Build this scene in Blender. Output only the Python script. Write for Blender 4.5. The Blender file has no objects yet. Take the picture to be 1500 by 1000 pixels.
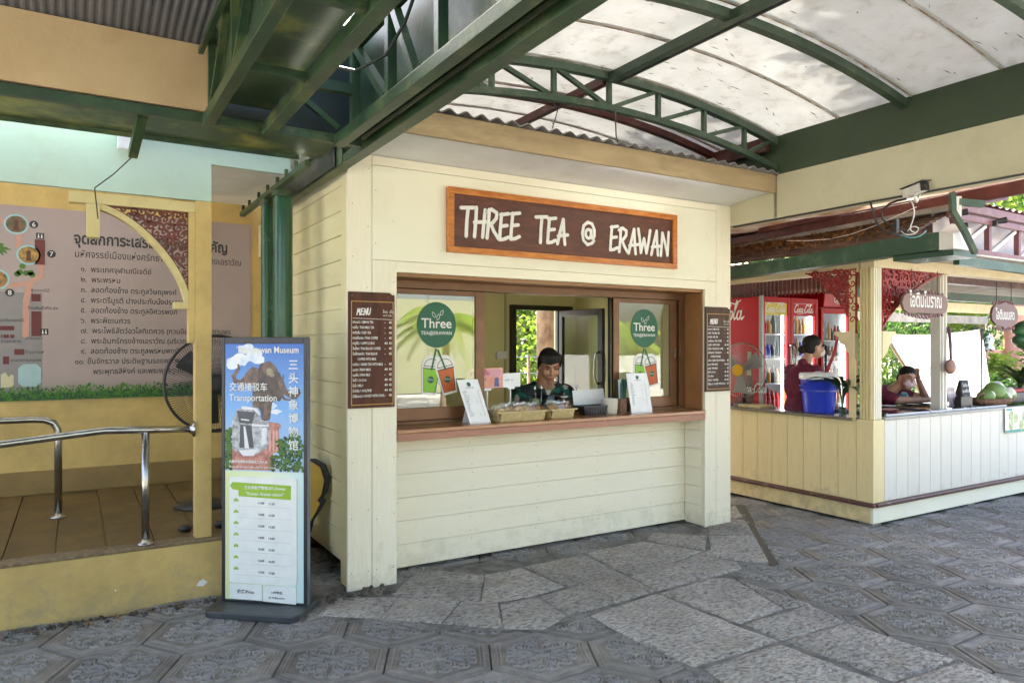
import bpy, bmesh, math, random
import numpy as np
from mathutils import Vector, Matrix, Euler

SC = bpy.context.scene
COL = SC.collection
R = math.radians
random.seed(7)

# ---------------------------------------------------------------- camera, sky, sun, exposure
cd = bpy.data.cameras.new("camera")
cam = bpy.data.objects.new("camera", cd)
COL.objects.link(cam)
cam.location = (0, 0, 1.6)
cam.rotation_euler = (R(90), 0, R(-31.2))
cd.sensor_width = 36
cd.lens = 36 * 1058 / 1500
cd.shift_y = 7 / 1500
cd.clip_end = 600
cd.clip_start = 0.05
SC.camera = cam

SUN_DIR = Vector((0.28, 0.62, 0.74)).normalized()
world = bpy.data.worlds.new("World")
SC.world = world
world.use_nodes = True
wn = world.node_tree.nodes
wl = world.node_tree.links
sky = wn.new('ShaderNodeTexSky')
sky.sky_type = 'NISHITA'
sky.sun_disc = False
sky.sun_elevation = math.asin(SUN_DIR.z)
sky.sun_rotation = math.atan2(SUN_DIR.x, SUN_DIR.y)
sky.air_density = 0.8
sky.dust_density = 6.0
sky.ozone_density = 0.6
bgn = wn['Background']
bgn.inputs[1].default_value = 0.15
wl.new(sky.outputs[0], bgn.inputs[0])
sd = bpy.data.lights.new("sun", 'SUN')
sd.energy = 4.6
sd.angle = R(0.6)
sd.color = (1.0, 0.95, 0.86)
sun = bpy.data.objects.new("sun", sd)
COL.objects.link(sun)
sun.rotation_euler = (-SUN_DIR).to_track_quat('-Z', 'Y').to_euler()
sun.location = (10, 10, 20)
SC.view_settings.view_transform = 'Standard'
SC.view_settings.look = 'None'
SC.view_settings.gamma = 1
SC.view_settings.use_curve_mapping = False
SC.view_settings.exposure = 3.25
SC.cycles.max_bounces = 10
SC.cycles.diffuse_bounces = 6
SC.cycles.transmission_bounces = 8
SC.cycles.transparent_max_bounces = 16
SC.cycles.use_denoising = True
SC.cycles.caustics_reflective = False
SC.cycles.caustics_refractive = False
SC.cycles.sample_clamp_indirect = 6

# ---------------------------------------------------------------- materials
def mat(name, col, col2=None, scale=6, detail=6, mix=(0.35, 0.65), rough=0.55, rvar=0.1, metal=0, bump=0.0, bscale=40,
        stretch=(1, 1, 1), bstretch=None, spec=0.5, dirt=None, dscale=3, damt=0.5, tint=0.0, trans=0.0, coat=0, emit=None, estr=1, alpha=None, wst=0.0, wsc=1.6, splash=0.0, bdist=0.01):
    m = bpy.data.materials.new(name)
    m.use_nodes = True
    N = m.node_tree.nodes
    L = m.node_tree.links
    b = N['Principled BSDF']
    if col2 is None:
        col2 = tuple(c * 0.82 for c in col)
    tc = N.new('ShaderNodeTexCoord')
    mp = N.new('ShaderNodeMapping')
    mp.inputs['Scale'].default_value = stretch
    L.new(tc.outputs['Object'], mp.inputs[0])
    oi = N.new('ShaderNodeObjectInfo')
    vm = N.new('ShaderNodeVectorMath'); vm.operation = 'ADD'
    cm = N.new('ShaderNodeVectorMath'); cm.operation = 'SCALE'; cm.inputs['Scale'].default_value = 13.7
    cx = N.new('ShaderNodeCombineXYZ')
    for k in range(3):
        L.new(oi.outputs['Random'], cx.inputs[k])
    L.new(cx.outputs[0], cm.inputs[0])
    L.new(mp.outputs[0], vm.inputs[0]); L.new(cm.outputs[0], vm.inputs[1])
    n = N.new('ShaderNodeTexNoise')
    n.inputs['Scale'].default_value = scale
    n.inputs['Detail'].default_value = detail
    n.inputs['Roughness'].default_value = 0.62
    L.new(vm.outputs[0], n.inputs['Vector'])
    rp = N.new('ShaderNodeValToRGB')
    rp.color_ramp.elements[0].position = mix[0]
    rp.color_ramp.elements[1].position = mix[1]
    rp.color_ramp.elements[0].color = (*col2, 1)
    rp.color_ramp.elements[1].color = (*col, 1)
    L.new(n.outputs[0], rp.inputs[0])
    out = rp.outputs[0]
    if dirt is not None:
        dn = N.new('ShaderNodeTexNoise')
        dn.inputs['Scale'].default_value = dscale
        dn.inputs['Detail'].default_value = 9
        dn.inputs['Roughness'].default_value = 0.7
        L.new(vm.outputs[0], dn.inputs['Vector'])
        dr = N.new('ShaderNodeValToRGB')
        dr.color_ramp.elements[0].position = 0.52
        dr.color_ramp.elements[1].position = 0.72
        dr.color_ramp.elements[1].color = (damt, damt, damt, 1)
        L.new(dn.outputs[0], dr.inputs[0])
        mx = N.new('ShaderNodeMix'); mx.data_type = 'RGBA'
        L.new(dr.outputs[0], mx.inputs[0])
        L.new(out, mx.inputs[6])
        mx.inputs[7].default_value = (*dirt, 1)
        out = mx.outputs[2]
    if tint:
        hs = N.new('ShaderNodeHueSaturation')
        mr = N.new('ShaderNodeMapRange')
        mr.inputs[3].default_value = 1 - tint
        mr.inputs[4].default_value = 1 + tint
        L.new(oi.outputs['Random'], mr.inputs[0])
        L.new(mr.outputs[0], hs.inputs['Value'])
        L.new(out, hs.inputs['Color'])
        out = hs.outputs[0]
    if wst:
        gp = N.new('ShaderNodeNewGeometry'); wn_ = N.new('ShaderNodeTexNoise'); wn_.inputs['Scale'].default_value = wsc; wn_.inputs['Detail'].default_value = 10; wn_.inputs['Roughness'].default_value = 0.72
        L.new(gp.outputs['Position'], wn_.inputs['Vector'])
        wr = N.new('ShaderNodeMapRange'); wr.inputs[1].default_value = 0.38; wr.inputs[2].default_value = 0.64; wr.inputs[3].default_value = 1 - wst; wr.inputs[4].default_value = 1.0
        L.new(wn_.outputs[0], wr.inputs[0])
        h2 = N.new('ShaderNodeHueSaturation'); L.new(wr.outputs[0], h2.inputs['Value']); L.new(out, h2.inputs['Color']); out = h2.outputs[0]
    if splash:
        gp = N.new('ShaderNodeNewGeometry'); sn = N.new('ShaderNodeTexNoise'); sn.inputs['Scale'].default_value = 9; sn.inputs['Detail'].default_value = 10; sn.inputs['Roughness'].default_value = 0.75
        L.new(gp.outputs['Position'], sn.inputs['Vector']); sz = N.new('ShaderNodeSeparateXYZ'); L.new(gp.outputs['Position'], sz.inputs[0])
        zm = N.new('ShaderNodeMapRange'); zm.inputs[1].default_value = 0.0; zm.inputs[2].default_value = 0.45; zm.inputs[3].default_value = 0.10; zm.inputs[4].default_value = -0.16
        L.new(sz.outputs[2], zm.inputs[0]); ad = N.new('ShaderNodeMath'); ad.operation = 'ADD'; L.new(zm.outputs[0], ad.inputs[0]); L.new(sn.outputs[0], ad.inputs[1])
        sm = N.new('ShaderNodeMapRange'); sm.inputs[1].default_value = 0.50; sm.inputs[2].default_value = 0.66; sm.inputs[3].default_value = 0; sm.inputs[4].default_value = splash
        L.new(ad.outputs[0], sm.inputs[0]); mx3 = N.new('ShaderNodeMix'); mx3.data_type = 'RGBA'; L.new(sm.outputs[0], mx3.inputs[0]); L.new(out, mx3.inputs[6]); mx3.inputs[7].default_value = (0.26, 0.22, 0.15, 1); out = mx3.outputs[2]
    L.new(out, b.inputs['Base Color'])
    b.inputs['Metallic'].default_value = metal
    b.inputs['Specular IOR Level'].default_value = spec
    if rvar:
        rr = N.new('ShaderNodeMapRange')
        rr.inputs[3].default_value = max(0, rough - rvar)
        rr.inputs[4].default_value = min(1, rough + rvar)
        L.new(n.outputs[0], rr.inputs[0])
        L.new(rr.outputs[0], b.inputs['Roughness'])
    else:
        b.inputs['Roughness'].default_value = rough
    if coat:
        b.inputs['Coat Weight'].default_value = coat
        b.inputs['Coat Roughness'].default_value = 0.1
    if bump:
        bn = N.new('ShaderNodeTexNoise')
        bn.inputs['Scale'].default_value = bscale
        bn.inputs['Detail'].default_value = 5
        if bstretch:
            mp2 = N.new('ShaderNodeMapping')
            mp2.inputs['Scale'].default_value = bstretch
            L.new(tc.outputs['Object'], mp2.inputs[0])
            L.new(mp2.outputs[0], bn.inputs['Vector'])
        else:
            L.new(vm.outputs[0], bn.inputs['Vector'])
        bp = N.new('ShaderNodeBump')
        bp.inputs['Strength'].default_value = bump
        bp.inputs['Distance'].default_value = bdist
        L.new(bn.outputs[0], bp.inputs['Height'])
        L.new(bp.outputs[0], b.inputs['Normal'])
    if emit:
        b.inputs['Emission Color'].default_value = (*emit, 1)
        b.inputs['Emission Strength'].default_value = estr
    if trans:
        o = N['Material Output']
        t = N.new('ShaderNodeBsdfTranslucent')
        L.new(out, t.inputs[0])
        ms = N.new('ShaderNodeMixShader'); ms.inputs[0].default_value = trans
        L.new(b.outputs[0], ms.inputs[1]); L.new(t.outputs[0], ms.inputs[2])
        L.new(ms.outputs[0], o.inputs[0])
    return m

def flat(name, col, rough=0.6, **k):
    return mat(name, col, tuple(c * 0.93 for c in col), scale=12, rough=rough, **k)

def glassmat(name, tint=(1, 1, 1), refl=0.12, rough=0.0, base=0.0):
    m = bpy.data.materials.new(name)
    m.use_nodes = True
    N = m.node_tree.nodes; L = m.node_tree.links
    o = N['Material Output']
    N.remove(N['Principled BSDF'])
    t = N.new('ShaderNodeBsdfTransparent'); t.inputs[0].default_value = (*tint, 1)
    g = N.new('ShaderNodeBsdfGlossy'); g.inputs['Roughness'].default_value = rough
    f = N.new('ShaderNodeLayerWeight'); f.inputs[0].default_value = 0.5
    pw = N.new('ShaderNodeMath'); pw.operation = 'POWER'; pw.inputs[1].default_value = 4.0
    L.new(f.outputs['Facing'], pw.inputs[0])
    ma = N.new('ShaderNodeMath'); ma.operation = 'MULTIPLY_ADD'; ma.inputs[1].default_value = 0.6; ma.inputs[2].default_value = refl * 0.55 + 0.02; ma.use_clamp = True
    L.new(pw.outputs[0], ma.inputs[0])
    ms = N.new('ShaderNodeMixShader')
    L.new(ma.outputs[0], ms.inputs[0]); L.new(t.outputs[0], ms.inputs[1]); L.new(g.outputs[0], ms.inputs[2])
    L.new(ms.outputs[0], o.inputs[0])
    return m

CREAM = (0.80, 0.73, 0.54)
M = {}
M['cream_v'] = mat('cream_paint_upright', (0.83, 0.775, 0.61), (0.81, 0.75, 0.58), scale=5, stretch=(3, 3, 0.5), rough=0.5, bump=0.5, bscale=9, bstretch=(9, 9, 0.7), dirt=(0.60, 0.53, 0.36), dscale=2.2, damt=0.22, splash=0.28)
M['cream_h'] = mat('cream_paint_level', (0.83, 0.775, 0.61), (0.81, 0.75, 0.58), scale=4, stretch=(0.5, 0.5, 3), rough=0.5, bump=0.22, bscale=9, bstretch=(0.7, 0.7, 9), dirt=(0.62, 0.54, 0.37), dscale=2.0, damt=0.22, splash=0.22)
M['cream'] = mat('cream_paint', (0.82, 0.79, 0.63), (0.80, 0.765, 0.595), scale=3, rough=0.5, bump=0.1, bscale=30, dirt=(0.55, 0.47, 0.3), dscale=1.8, damt=0.25)
M['cream2'] = mat('cream_paint_weathered', (0.72, 0.62, 0.40), (0.60, 0.49, 0.28), scale=5, rough=0.5, bump=0.15, bscale=30, dirt=(0.25, 0.17, 0.08), dscale=5, damt=0.5)
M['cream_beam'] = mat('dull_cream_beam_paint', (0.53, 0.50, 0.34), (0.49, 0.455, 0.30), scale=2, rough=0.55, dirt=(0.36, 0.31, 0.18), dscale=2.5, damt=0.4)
M['cream_side'] = mat('cream_side_paint_bounce_tint', (0.74, 0.69, 0.42), (0.70, 0.64, 0.37), scale=4, stretch=(0.5, 0.5, 3), rough=0.5, bump=0.22, bscale=9, bstretch=(9, 0.7, 9), dirt=(0.45, 0.38, 0.18), dscale=2.0, damt=0.3, splash=0.4)  # cream boards with the yellow bounce light on this side put into the colour
M['white_siding'] = mat('white_siding_paint', (0.69, 0.655, 0.575), (0.66, 0.625, 0.54), scale=6, stretch=(3, 3, .4), rough=0.45, bump=0.12, bscale=20, dirt=(0.5, 0.45, 0.35), dscale=14, damt=0.22, tint=0.03, splash=0.4)
M['stall_siding'] = mat('shaded_siding_paint', (0.72, 0.60, 0.33), (0.69, 0.57, 0.30), scale=6, stretch=(3, 3, .4), rough=0.5, bump=0.12, bscale=20, dirt=(0.40, 0.30, 0.15), dscale=16, damt=0.3, tint=0.03, splash=0.55)  # same boards on the stall's shaded side, shade put into the yellow-tan colour
M['tan'] = mat('tan_wall_paint', (0.62, 0.44, 0.155), (0.56, 0.395, 0.135), scale=2, rough=0.6, bump=0.08, bscale=60, dirt=(0.3, 0.21, 0.07), dscale=1.5, damt=0.35, wst=0.2, wsc=3.0, splash=0.45)
M['tan_dark'] = mat('ochre_skirting_paint', (0.30, 0.19, 0.06), (0.22, 0.14, 0.045), scale=3, rough=0.55, dirt=(0.1, 0.07, 0.03), damt=0.5)
M['tan_board'] = mat('tan_board_paint', (0.55, 0.40, 0.22), (0.47, 0.33, 0.17), scale=2.5, rough=0.7, bump=0.1, bscale=80, dirt=(0.28, 0.18, 0.09), dscale=2, damt=0.4)
M['fascia'] = mat('brown_fascia_paint', (0.46, 0.34, 0.19), (0.36, 0.26, 0.14), scale=4, stretch=(.5, 1, 2), rough=0.6, bump=0.15, bscale=20, dirt=(0.14, 0.10, 0.05), dscale=3, damt=0.6)
M['mint'] = mat('pale_mint_board', (0.44, 0.57, 0.48), (0.40, 0.52, 0.43), scale=2, rough=0.6, dirt=(0.35, 0.33, 0.22), dscale=1.6, damt=0.35)
M['white'] = mat('white_board', (0.78, 0.78, 0.76), (0.70, 0.70, 0.67), scale=3, rough=0.5, dirt=(0.45, 0.42, 0.35), dscale=2, damt=0.3)
M['green'] = mat('dark_green_steel', (0.038, 0.078, 0.030), (0.016, 0.038, 0.018), scale=5, rough=0.4, rvar=0.15, bump=0.12, bscale=50, dirt=(0.19, 0.20, 0.06), dscale=3.5, damt=0.65)
M['green_plain'] = mat('green_gutter_board_paint', (0.036, 0.058, 0.024), (0.026, 0.044, 0.02), scale=3, rough=0.55, bump=0.08, bscale=40, dirt=(0.05, 0.07, 0.03), dscale=8, damt=0.5)
M['yellow_cream'] = mat('yellow_cream_timber_paint', (0.60, 0.50, 0.23), (0.54, 0.44, 0.19), scale=5, rough=0.5, dirt=(0.3, 0.2, 0.08), dscale=6, damt=0.4)
M['green_sheet'] = mat('light_patched_stained_green_sheet', (0.045, 0.085, 0.032), (0.018, 0.040, 0.02), scale=3, rough=0.45, bump=0.1, bscale=20, dirt=(0.30, 0.29, 0.06), dscale=2.2, damt=0.9)  # yellowish patches are lit spots put into the colour, along with stains
M['green_light'] = mat('grey_green_steel', (0.052, 0.090, 0.055), (0.034, 0.062, 0.038), scale=6, rough=0.4, dirt=(0.2, 0.19, 0.12), dscale=6, damt=0.4)
M['green_gutter'] = mat('green_gutter_paint', (0.030, 0.085, 0.048), (0.022, 0.062, 0.036), scale=4, rough=0.4, bump=0.08, bscale=15, dirt=(0.22, 0.25, 0.16), dscale=4, damt=0.5)
M['column_green'] = mat('glossy_green_column_paint', (0.02, 0.10, 0.05), (0.015, 0.07, 0.035), scale=4, rough=0.25, coat=0.3)
M['red_steel'] = mat('maroon_steel', (0.105, 0.018, 0.016), (0.07, 0.012, 0.012), scale=6, rough=0.45, dirt=(0.25, 0.15, 0.1), dscale=5, damt=0.35)
M['pink_steel'] = mat('faded_maroon_steel', (0.22, 0.085, 0.09), (0.16, 0.055, 0.06), scale=6, rough=0.4, dirt=(0.4, 0.3, 0.27), dscale=5, damt=0.4)
M['maroon'] = mat('maroon_fretwork_paint', (0.17, 0.035, 0.022), (0.11, 0.022, 0.015), scale=10, rough=0.42)
M['redfret'] = mat('red_fretwork_paint', (0.34, 0.022, 0.020), (0.24, 0.015, 0.014), scale=10, rough=0.42)
M['maroon_trim'] = mat('maroon_trim_paint', (0.11, 0.040, 0.035), (0.07, 0.028, 0.025), scale=8, rough=0.4, dirt=(0.4, 0.3, 0.2), dscale=9, damt=0.4)
M['brown_alu'] = mat('brown_aluminium', (0.17, 0.075, 0.03), (0.13, 0.055, 0.022), scale=5, rough=0.35, metal=0.25, dirt=(0.25, 0.17, 0.1), dscale=4, damt=0.3)
M['brown_reveal'] = mat('brown_reveal_paint', (0.34, 0.165, 0.06), (0.27, 0.125, 0.045), scale=5, rough=0.45, dirt=(0.2, 0.1, 0.05), damt=0.35)
M['dark_frame'] = mat('dark_olive_frame', (0.030, 0.026, 0.013), (0.02, 0.018, 0.01), rough=0.4)
M['black'] = mat('black_plastic', (0.012, 0.012, 0.013), (0.02, 0.02, 0.022), rough=0.4)
M['charcoal'] = mat('charcoal_plastic', (0.045, 0.05, 0.052), (0.035, 0.038, 0.04), scale=10, rough=0.45, dirt=(0.2, 0.19, 0.16), dscale=6, damt=0.35)
M['counter_wood'] = mat('varnished_counter_wood', (0.42, 0.19, 0.075), (0.28, 0.115, 0.04), scale=5, stretch=(0.7, 12, 12), rough=0.28, bump=0.04, bscale=20, coat=0.3)
M['counter_edge'] = mat('pinkish_counter_edge', (0.42, 0.20, 0.13), (0.34, 0.15, 0.09), scale=5, stretch=(0.7, 8, 8), rough=0.45, dirt=(0.2, 0.1, 0.06), damt=0.4)
M['orange_wood'] = mat('orange_varnished_wood', (0.62, 0.22, 0.035), (0.40, 0.115, 0.015), scale=4, stretch=(2, 9, 9), rough=0.32, coat=0.2, dirt=(0.2, 0.06, 0.01), dscale=7, damt=0.5)
M['sign_brown'] = mat('dark_brown_sign_board', (0.115, 0.034, 0.016), (0.070, 0.020, 0.010), scale=9, stretch=(1, 1, 4), rough=0.5, bump=0.25, bscale=60, dirt=(0.20, 0.07, 0.035), dscale=5, damt=0.6)
M['menu_wood'] = mat('dark_stained_menu_wood', (0.12, 0.034, 0.012), (0.045, 0.012, 0.007), scale=3, stretch=(5, 5, 0.8), rough=0.5, spec=0.3, dirt=(0.03, 0.012, 0.008), dscale=3, damt=0.7)
M['letter'] = flat('white_letter_paint', (0.78, 0.77, 0.72), 0.5)
M['yellow_line'] = flat('yellow_paint_line', (0.60, 0.36, 0.06), 0.5)
M['steel'] = mat('brushed_stainless_steel', (0.42, 0.41, 0.39), (0.34, 0.33, 0.31), scale=20, rough=0.24, metal=1, rvar=0.08)
M['deck'] = mat('brown_deck_slab', (0.155, 0.095, 0.022), (0.09, 0.055, 0.014), scale=5, detail=10, rough=0.7, bump=0.3, bscale=70, dirt=(0.24, 0.17, 0.09), dscale=3.5, damt=0.45, tint=0.08)
M['deck_edge'] = mat('gritty_deck_border', (0.25, 0.18, 0.10), (0.15, 0.10, 0.05), scale=30, rough=0.85, bump=0.5, bscale=120, dirt=(0.08, 0.05, 0.025), dscale=3, damt=0.6)
M['mortar'] = mat('dark_sandy_mortar', (0.10, 0.092, 0.078), (0.05, 0.046, 0.04), scale=14, detail=10, rough=0.95, bump=0.8, bscale=60, dirt=(0.16, 0.13, 0.08), dscale=4, damt=0.6)
M['stone'] = mat('rough_granite_slab', (0.47, 0.44, 0.395), (0.15, 0.14, 0.125), scale=30, detail=14, mix=(0.34, 0.56), stretch=(1, 1.8, 1), rough=0.9, bump=1.0, bscale=26, bdist=0.035, dirt=(0.36, 0.29, 0.20), dscale=2.6, damt=0.5, tint=0.16, wst=0.35, wsc=2.2)
M['glass'] = glassmat('window_glass', (0.93, 0.96, 0.93), 0.24)
M['glass_r'] = glassmat('side_window_glass', (0.93, 0.96, 0.93), 0.16)
M['clear'] = glassmat('clear_glass', (0.9, 0.95, 0.94), 0.05)
M['fridge_glass'] = glassmat('fridge_door_glass', (0.95, 0.98, 0.99), 0.02)
M['plastic_clear'] = glassmat('clear_plastic_wrap', (0.93, 0.94, 0.95), 0.14, 0.15)
M['skin'] = mat('skin', (0.46, 0.235, 0.14), (0.42, 0.205, 0.12), scale=9, rough=0.5)
M['skin2'] = mat('light_skin', (0.52, 0.29, 0.19), (0.47, 0.25, 0.16), scale=9, rough=0.5)
M['hair'] = mat('black_hair', (0.010, 0.008, 0.007), (0.014, 0.011, 0.009), scale=8, stretch=(14, 14, 2), rough=0.6, spec=0.3, bump=0.4, bscale=30, bstretch=(6, 6, 1))
M['maroon_cloth'] = mat('maroon_cloth', (0.16, 0.012, 0.04), (0.11, 0.008, 0.028), scale=8, rough=0.8, bump=0.35, bscale=12)
M['mask'] = flat('pale_face_mask', (0.78, 0.70, 0.70), 0.8)
M['paper'] = flat('white_paper', (0.82, 0.82, 0.84), 0.5)
M['ink'] = flat('black_ink', (0.03, 0.03, 0.035), 0.6)
M['coke_red'] = mat('glossy_red_fridge_paint', (0.44, 0.005, 0.008), (0.38, 0.004, 0.006), scale=2, rough=0.4, rvar=0.03, spec=0.25)
M['white_gloss'] = flat('glossy_white', (0.8, 0.8, 0.8), 0.3)
M['tube'] = mat('lit_fluorescent_tube', (1, 1, 1), (1, 1, 1), emit=(0.93, 0.97, 1.0), estr=3)
M['tube_mint'] = mat('lit_cool_tube', (1, 1, 1), (1, 1, 1), emit=(0.80, 1.0, 0.92), estr=1.6)
M['fridge_light'] = mat('lit_fridge_light_strip', (1, 1, 1), (1, 1, 1), emit=(0.9, 0.96, 1.0), estr=2.2)
M['straw'] = mat('woven_palm_basket', (0.66, 0.55, 0.30), (0.50, 0.38, 0.17), scale=40, rough=0.8, bump=0.4, bscale=80)
M['wicker'] = mat('brown_wicker', (0.22, 0.12, 0.07), (0.12, 0.06, 0.035), scale=40, rough=0.7, bump=0.5, bscale=80)
M['bark'] = mat('brown_grey_bark', (0.24, 0.17, 0.115), (0.09, 0.055, 0.035), scale=7, stretch=(1, 1, .5), rough=0.95, bump=0.9, bscale=14)
M['leaf'] = mat('green_leaf', (0.10, 0.22, 0.03), (0.045, 0.11, 0.02), scale=0.9, rough=0.5, trans=0.5)
M['leaf_y'] = mat('yellow_green_leaf', (0.26, 0.33, 0.035), (0.10, 0.20, 0.02), scale=0.8, rough=0.5, trans=0.55)
M['leaf_d'] = mat('dark_green_leaf', (0.035, 0.085, 0.02), (0.018, 0.045, 0.012), scale=1.2, rough=0.45, trans=0.3)
M['dry_leaf'] = mat('dry_brown_leaf', (0.33, 0.155, 0.055), (0.12, 0.058, 0.025), scale=3, rough=0.8, tint=0.3, trans=0.15)
M['rooftile'] = mat('brown_ribbed_roof_sheet', (0.11, 0.060, 0.042), (0.055, 0.034, 0.027), scale=7, rough=0.75, bump=0.3, bscale=30, dirt=(0.28, 0.17, 0.13), dscale=4, damt=0.5)
M['corr'] = mat('grey_fibre_cement_sheet', (0.30, 0.29, 0.27), (0.17, 0.16, 0.15), scale=4, rough=0.85, dirt=(0.08, 0.07, 0.06), dscale=5, damt=0.6)
M['dark_corr'] = mat('dark_metal_roof_sheet', (0.15, 0.15, 0.158), (0.11, 0.11, 0.118), scale=3, rough=0.6, dirt=(0.2, 0.16, 0.12), dscale=3, damt=0.4)
M['canopy'] = mat('translucent_white_canopy_sheet', (0.80, 0.80, 0.785), (0.72, 0.72, 0.70), scale=4, rough=0.6, trans=0.215, dirt=(0.45, 0.41, 0.35), dscale=9, damt=0.5)
M['sail'] = mat('white_canvas', (0.86, 0.88, 0.92), (0.82, 0.84, 0.89), scale=3, rough=0.8, trans=0.6)
M['blue'] = mat('bright_blue_plastic', (0.018, 0.045, 0.55), (0.016, 0.04, 0.48), scale=3, rough=0.3, rvar=0.03)
M['coconut'] = mat('green_coconut_husk', (0.22, 0.33, 0.09), (0.14, 0.23, 0.05), scale=6, rough=0.45)
M['coconut_cut'] = flat('pale_cut_husk', (0.76, 0.74, 0.60), 0.7)
M['pink_wall'] = mat('salmon_plaster', (0.62, 0.29, 0.21), (0.55, 0.25, 0.18), scale=3, rough=0.7)
M['plaster'] = mat('pale_interior_paint', (0.72, 0.68, 0.36), (0.68, 0.64, 0.33), scale=2, rough=0.6)
M['chalk'] = flat('chalkboard_black', (0.03, 0.032, 0.035), 0.7)
M['orange'] = flat('orange_food', (0.62, 0.25, 0.03), 0.4)
M['yellow'] = mat('yellow_wood_paint', (0.52, 0.33, 0.035), (0.44, 0.27, 0.03), scale=6, rough=0.5)
M['beige_plastic'] = flat('pale_grey_plastic', (0.68, 0.66, 0.58), 0.5)
M['grass'] = mat('lawn_grass', (0.10, 0.17, 0.03), (0.06, 0.10, 0.02), scale=1.2, rough=0.9, bump=0.5, bscale=20)

# floral shirt
def shirtmat():
    m = mat('dark_green_floral_cloth', (0.006, 0.012, 0.014), (0.006, 0.016, 0.016), rough=0.75, bump=0.3, bscale=14)
    N = m.node_tree.nodes; L = m.node_tree.links
    b = N['Principled BSDF']
    tc = N.new('ShaderNodeTexCoord')
    v = N.new('ShaderNodeTexVoronoi'); v.inputs['Scale'].default_value = 17
    v.inputs['Randomness'].default_value = 1
    w = N.new('ShaderNodeTexNoise'); w.inputs['Scale'].default_value = 14
    vm = N.new('ShaderNodeVectorMath'); vm.operation = 'MULTIPLY_ADD'
    vm.inputs[1].default_value = (.09, .09, .09)
    L.new(w.outputs['Color'], vm.inputs[0]); L.new(tc.outputs['Object'], vm.inputs[2])
    L.new(vm.outputs[0], v.inputs['Vector'])
    rp = N.new('ShaderNodeValToRGB'); rp.color_ramp.interpolation = 'CONSTANT'
    rp.color_ramp.elements[0].color = (0.006, 0.012, 0.016, 1)
    rp.color_ramp.elements[1].position = 0.42; rp.color_ramp.elements[1].color = (0.008, 0.12, 0.10, 1)
    e = rp.color_ramp.elements.new(0.66); e.color = (0.55, 0.46, 0.42, 1)
    e = rp.color_ramp.elements.new(0.82); e.color = (0.006, 0.012, 0.016, 1)
    s = N.new('ShaderNodeSeparateColor')
    L.new(v.outputs['Color'], s.inputs[0]); L.new(s.outputs[0], rp.inputs[0])
    L.new(rp.outputs[0], b.inputs['Base Color'])
    return m
M['floral'] = shirtmat()

# relief tile: worn ridges paler than the hollows
def tilemat():
    m = mat('grey_concrete_tile', (0.28, 0.256, 0.224), (0.17, 0.156, 0.137), scale=12, detail=10, rough=0.75, bump=0.35, bscale=60, dirt=(0.10, 0.095, 0.08), dscale=2.3, damt=0.5, tint=0.16, wst=0.38)
    N = m.node_tree.nodes; L = m.node_tree.links
    b = N['Principled BSDF']
    src = b.inputs['Base Color'].links[0].from_socket
    tc = N.new('ShaderNodeTexCoord'); sx = N.new('ShaderNodeSeparateXYZ')
    L.new(tc.outputs['Object'], sx.inputs[0])
    mr = N.new('ShaderNodeMapRange'); mr.inputs[1].default_value = 0.000; mr.inputs[2].default_value = 0.0065
    mr.inputs[3].default_value = 0.0; mr.inputs[4].default_value = 0.36
    L.new(sx.outputs[2], mr.inputs[0])
    mx = N.new('ShaderNodeMix'); mx.data_type = 'RGBA'
    L.new(mr.outputs[0], mx.inputs[0]); L.new(src, mx.inputs[6]); mx.inputs[7].default_value = (0.34, 0.335, 0.32, 1)
    L.new(mx.outputs[2], b.inputs['Base Color'])
    return m
M['tile'] = tilemat()

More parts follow.
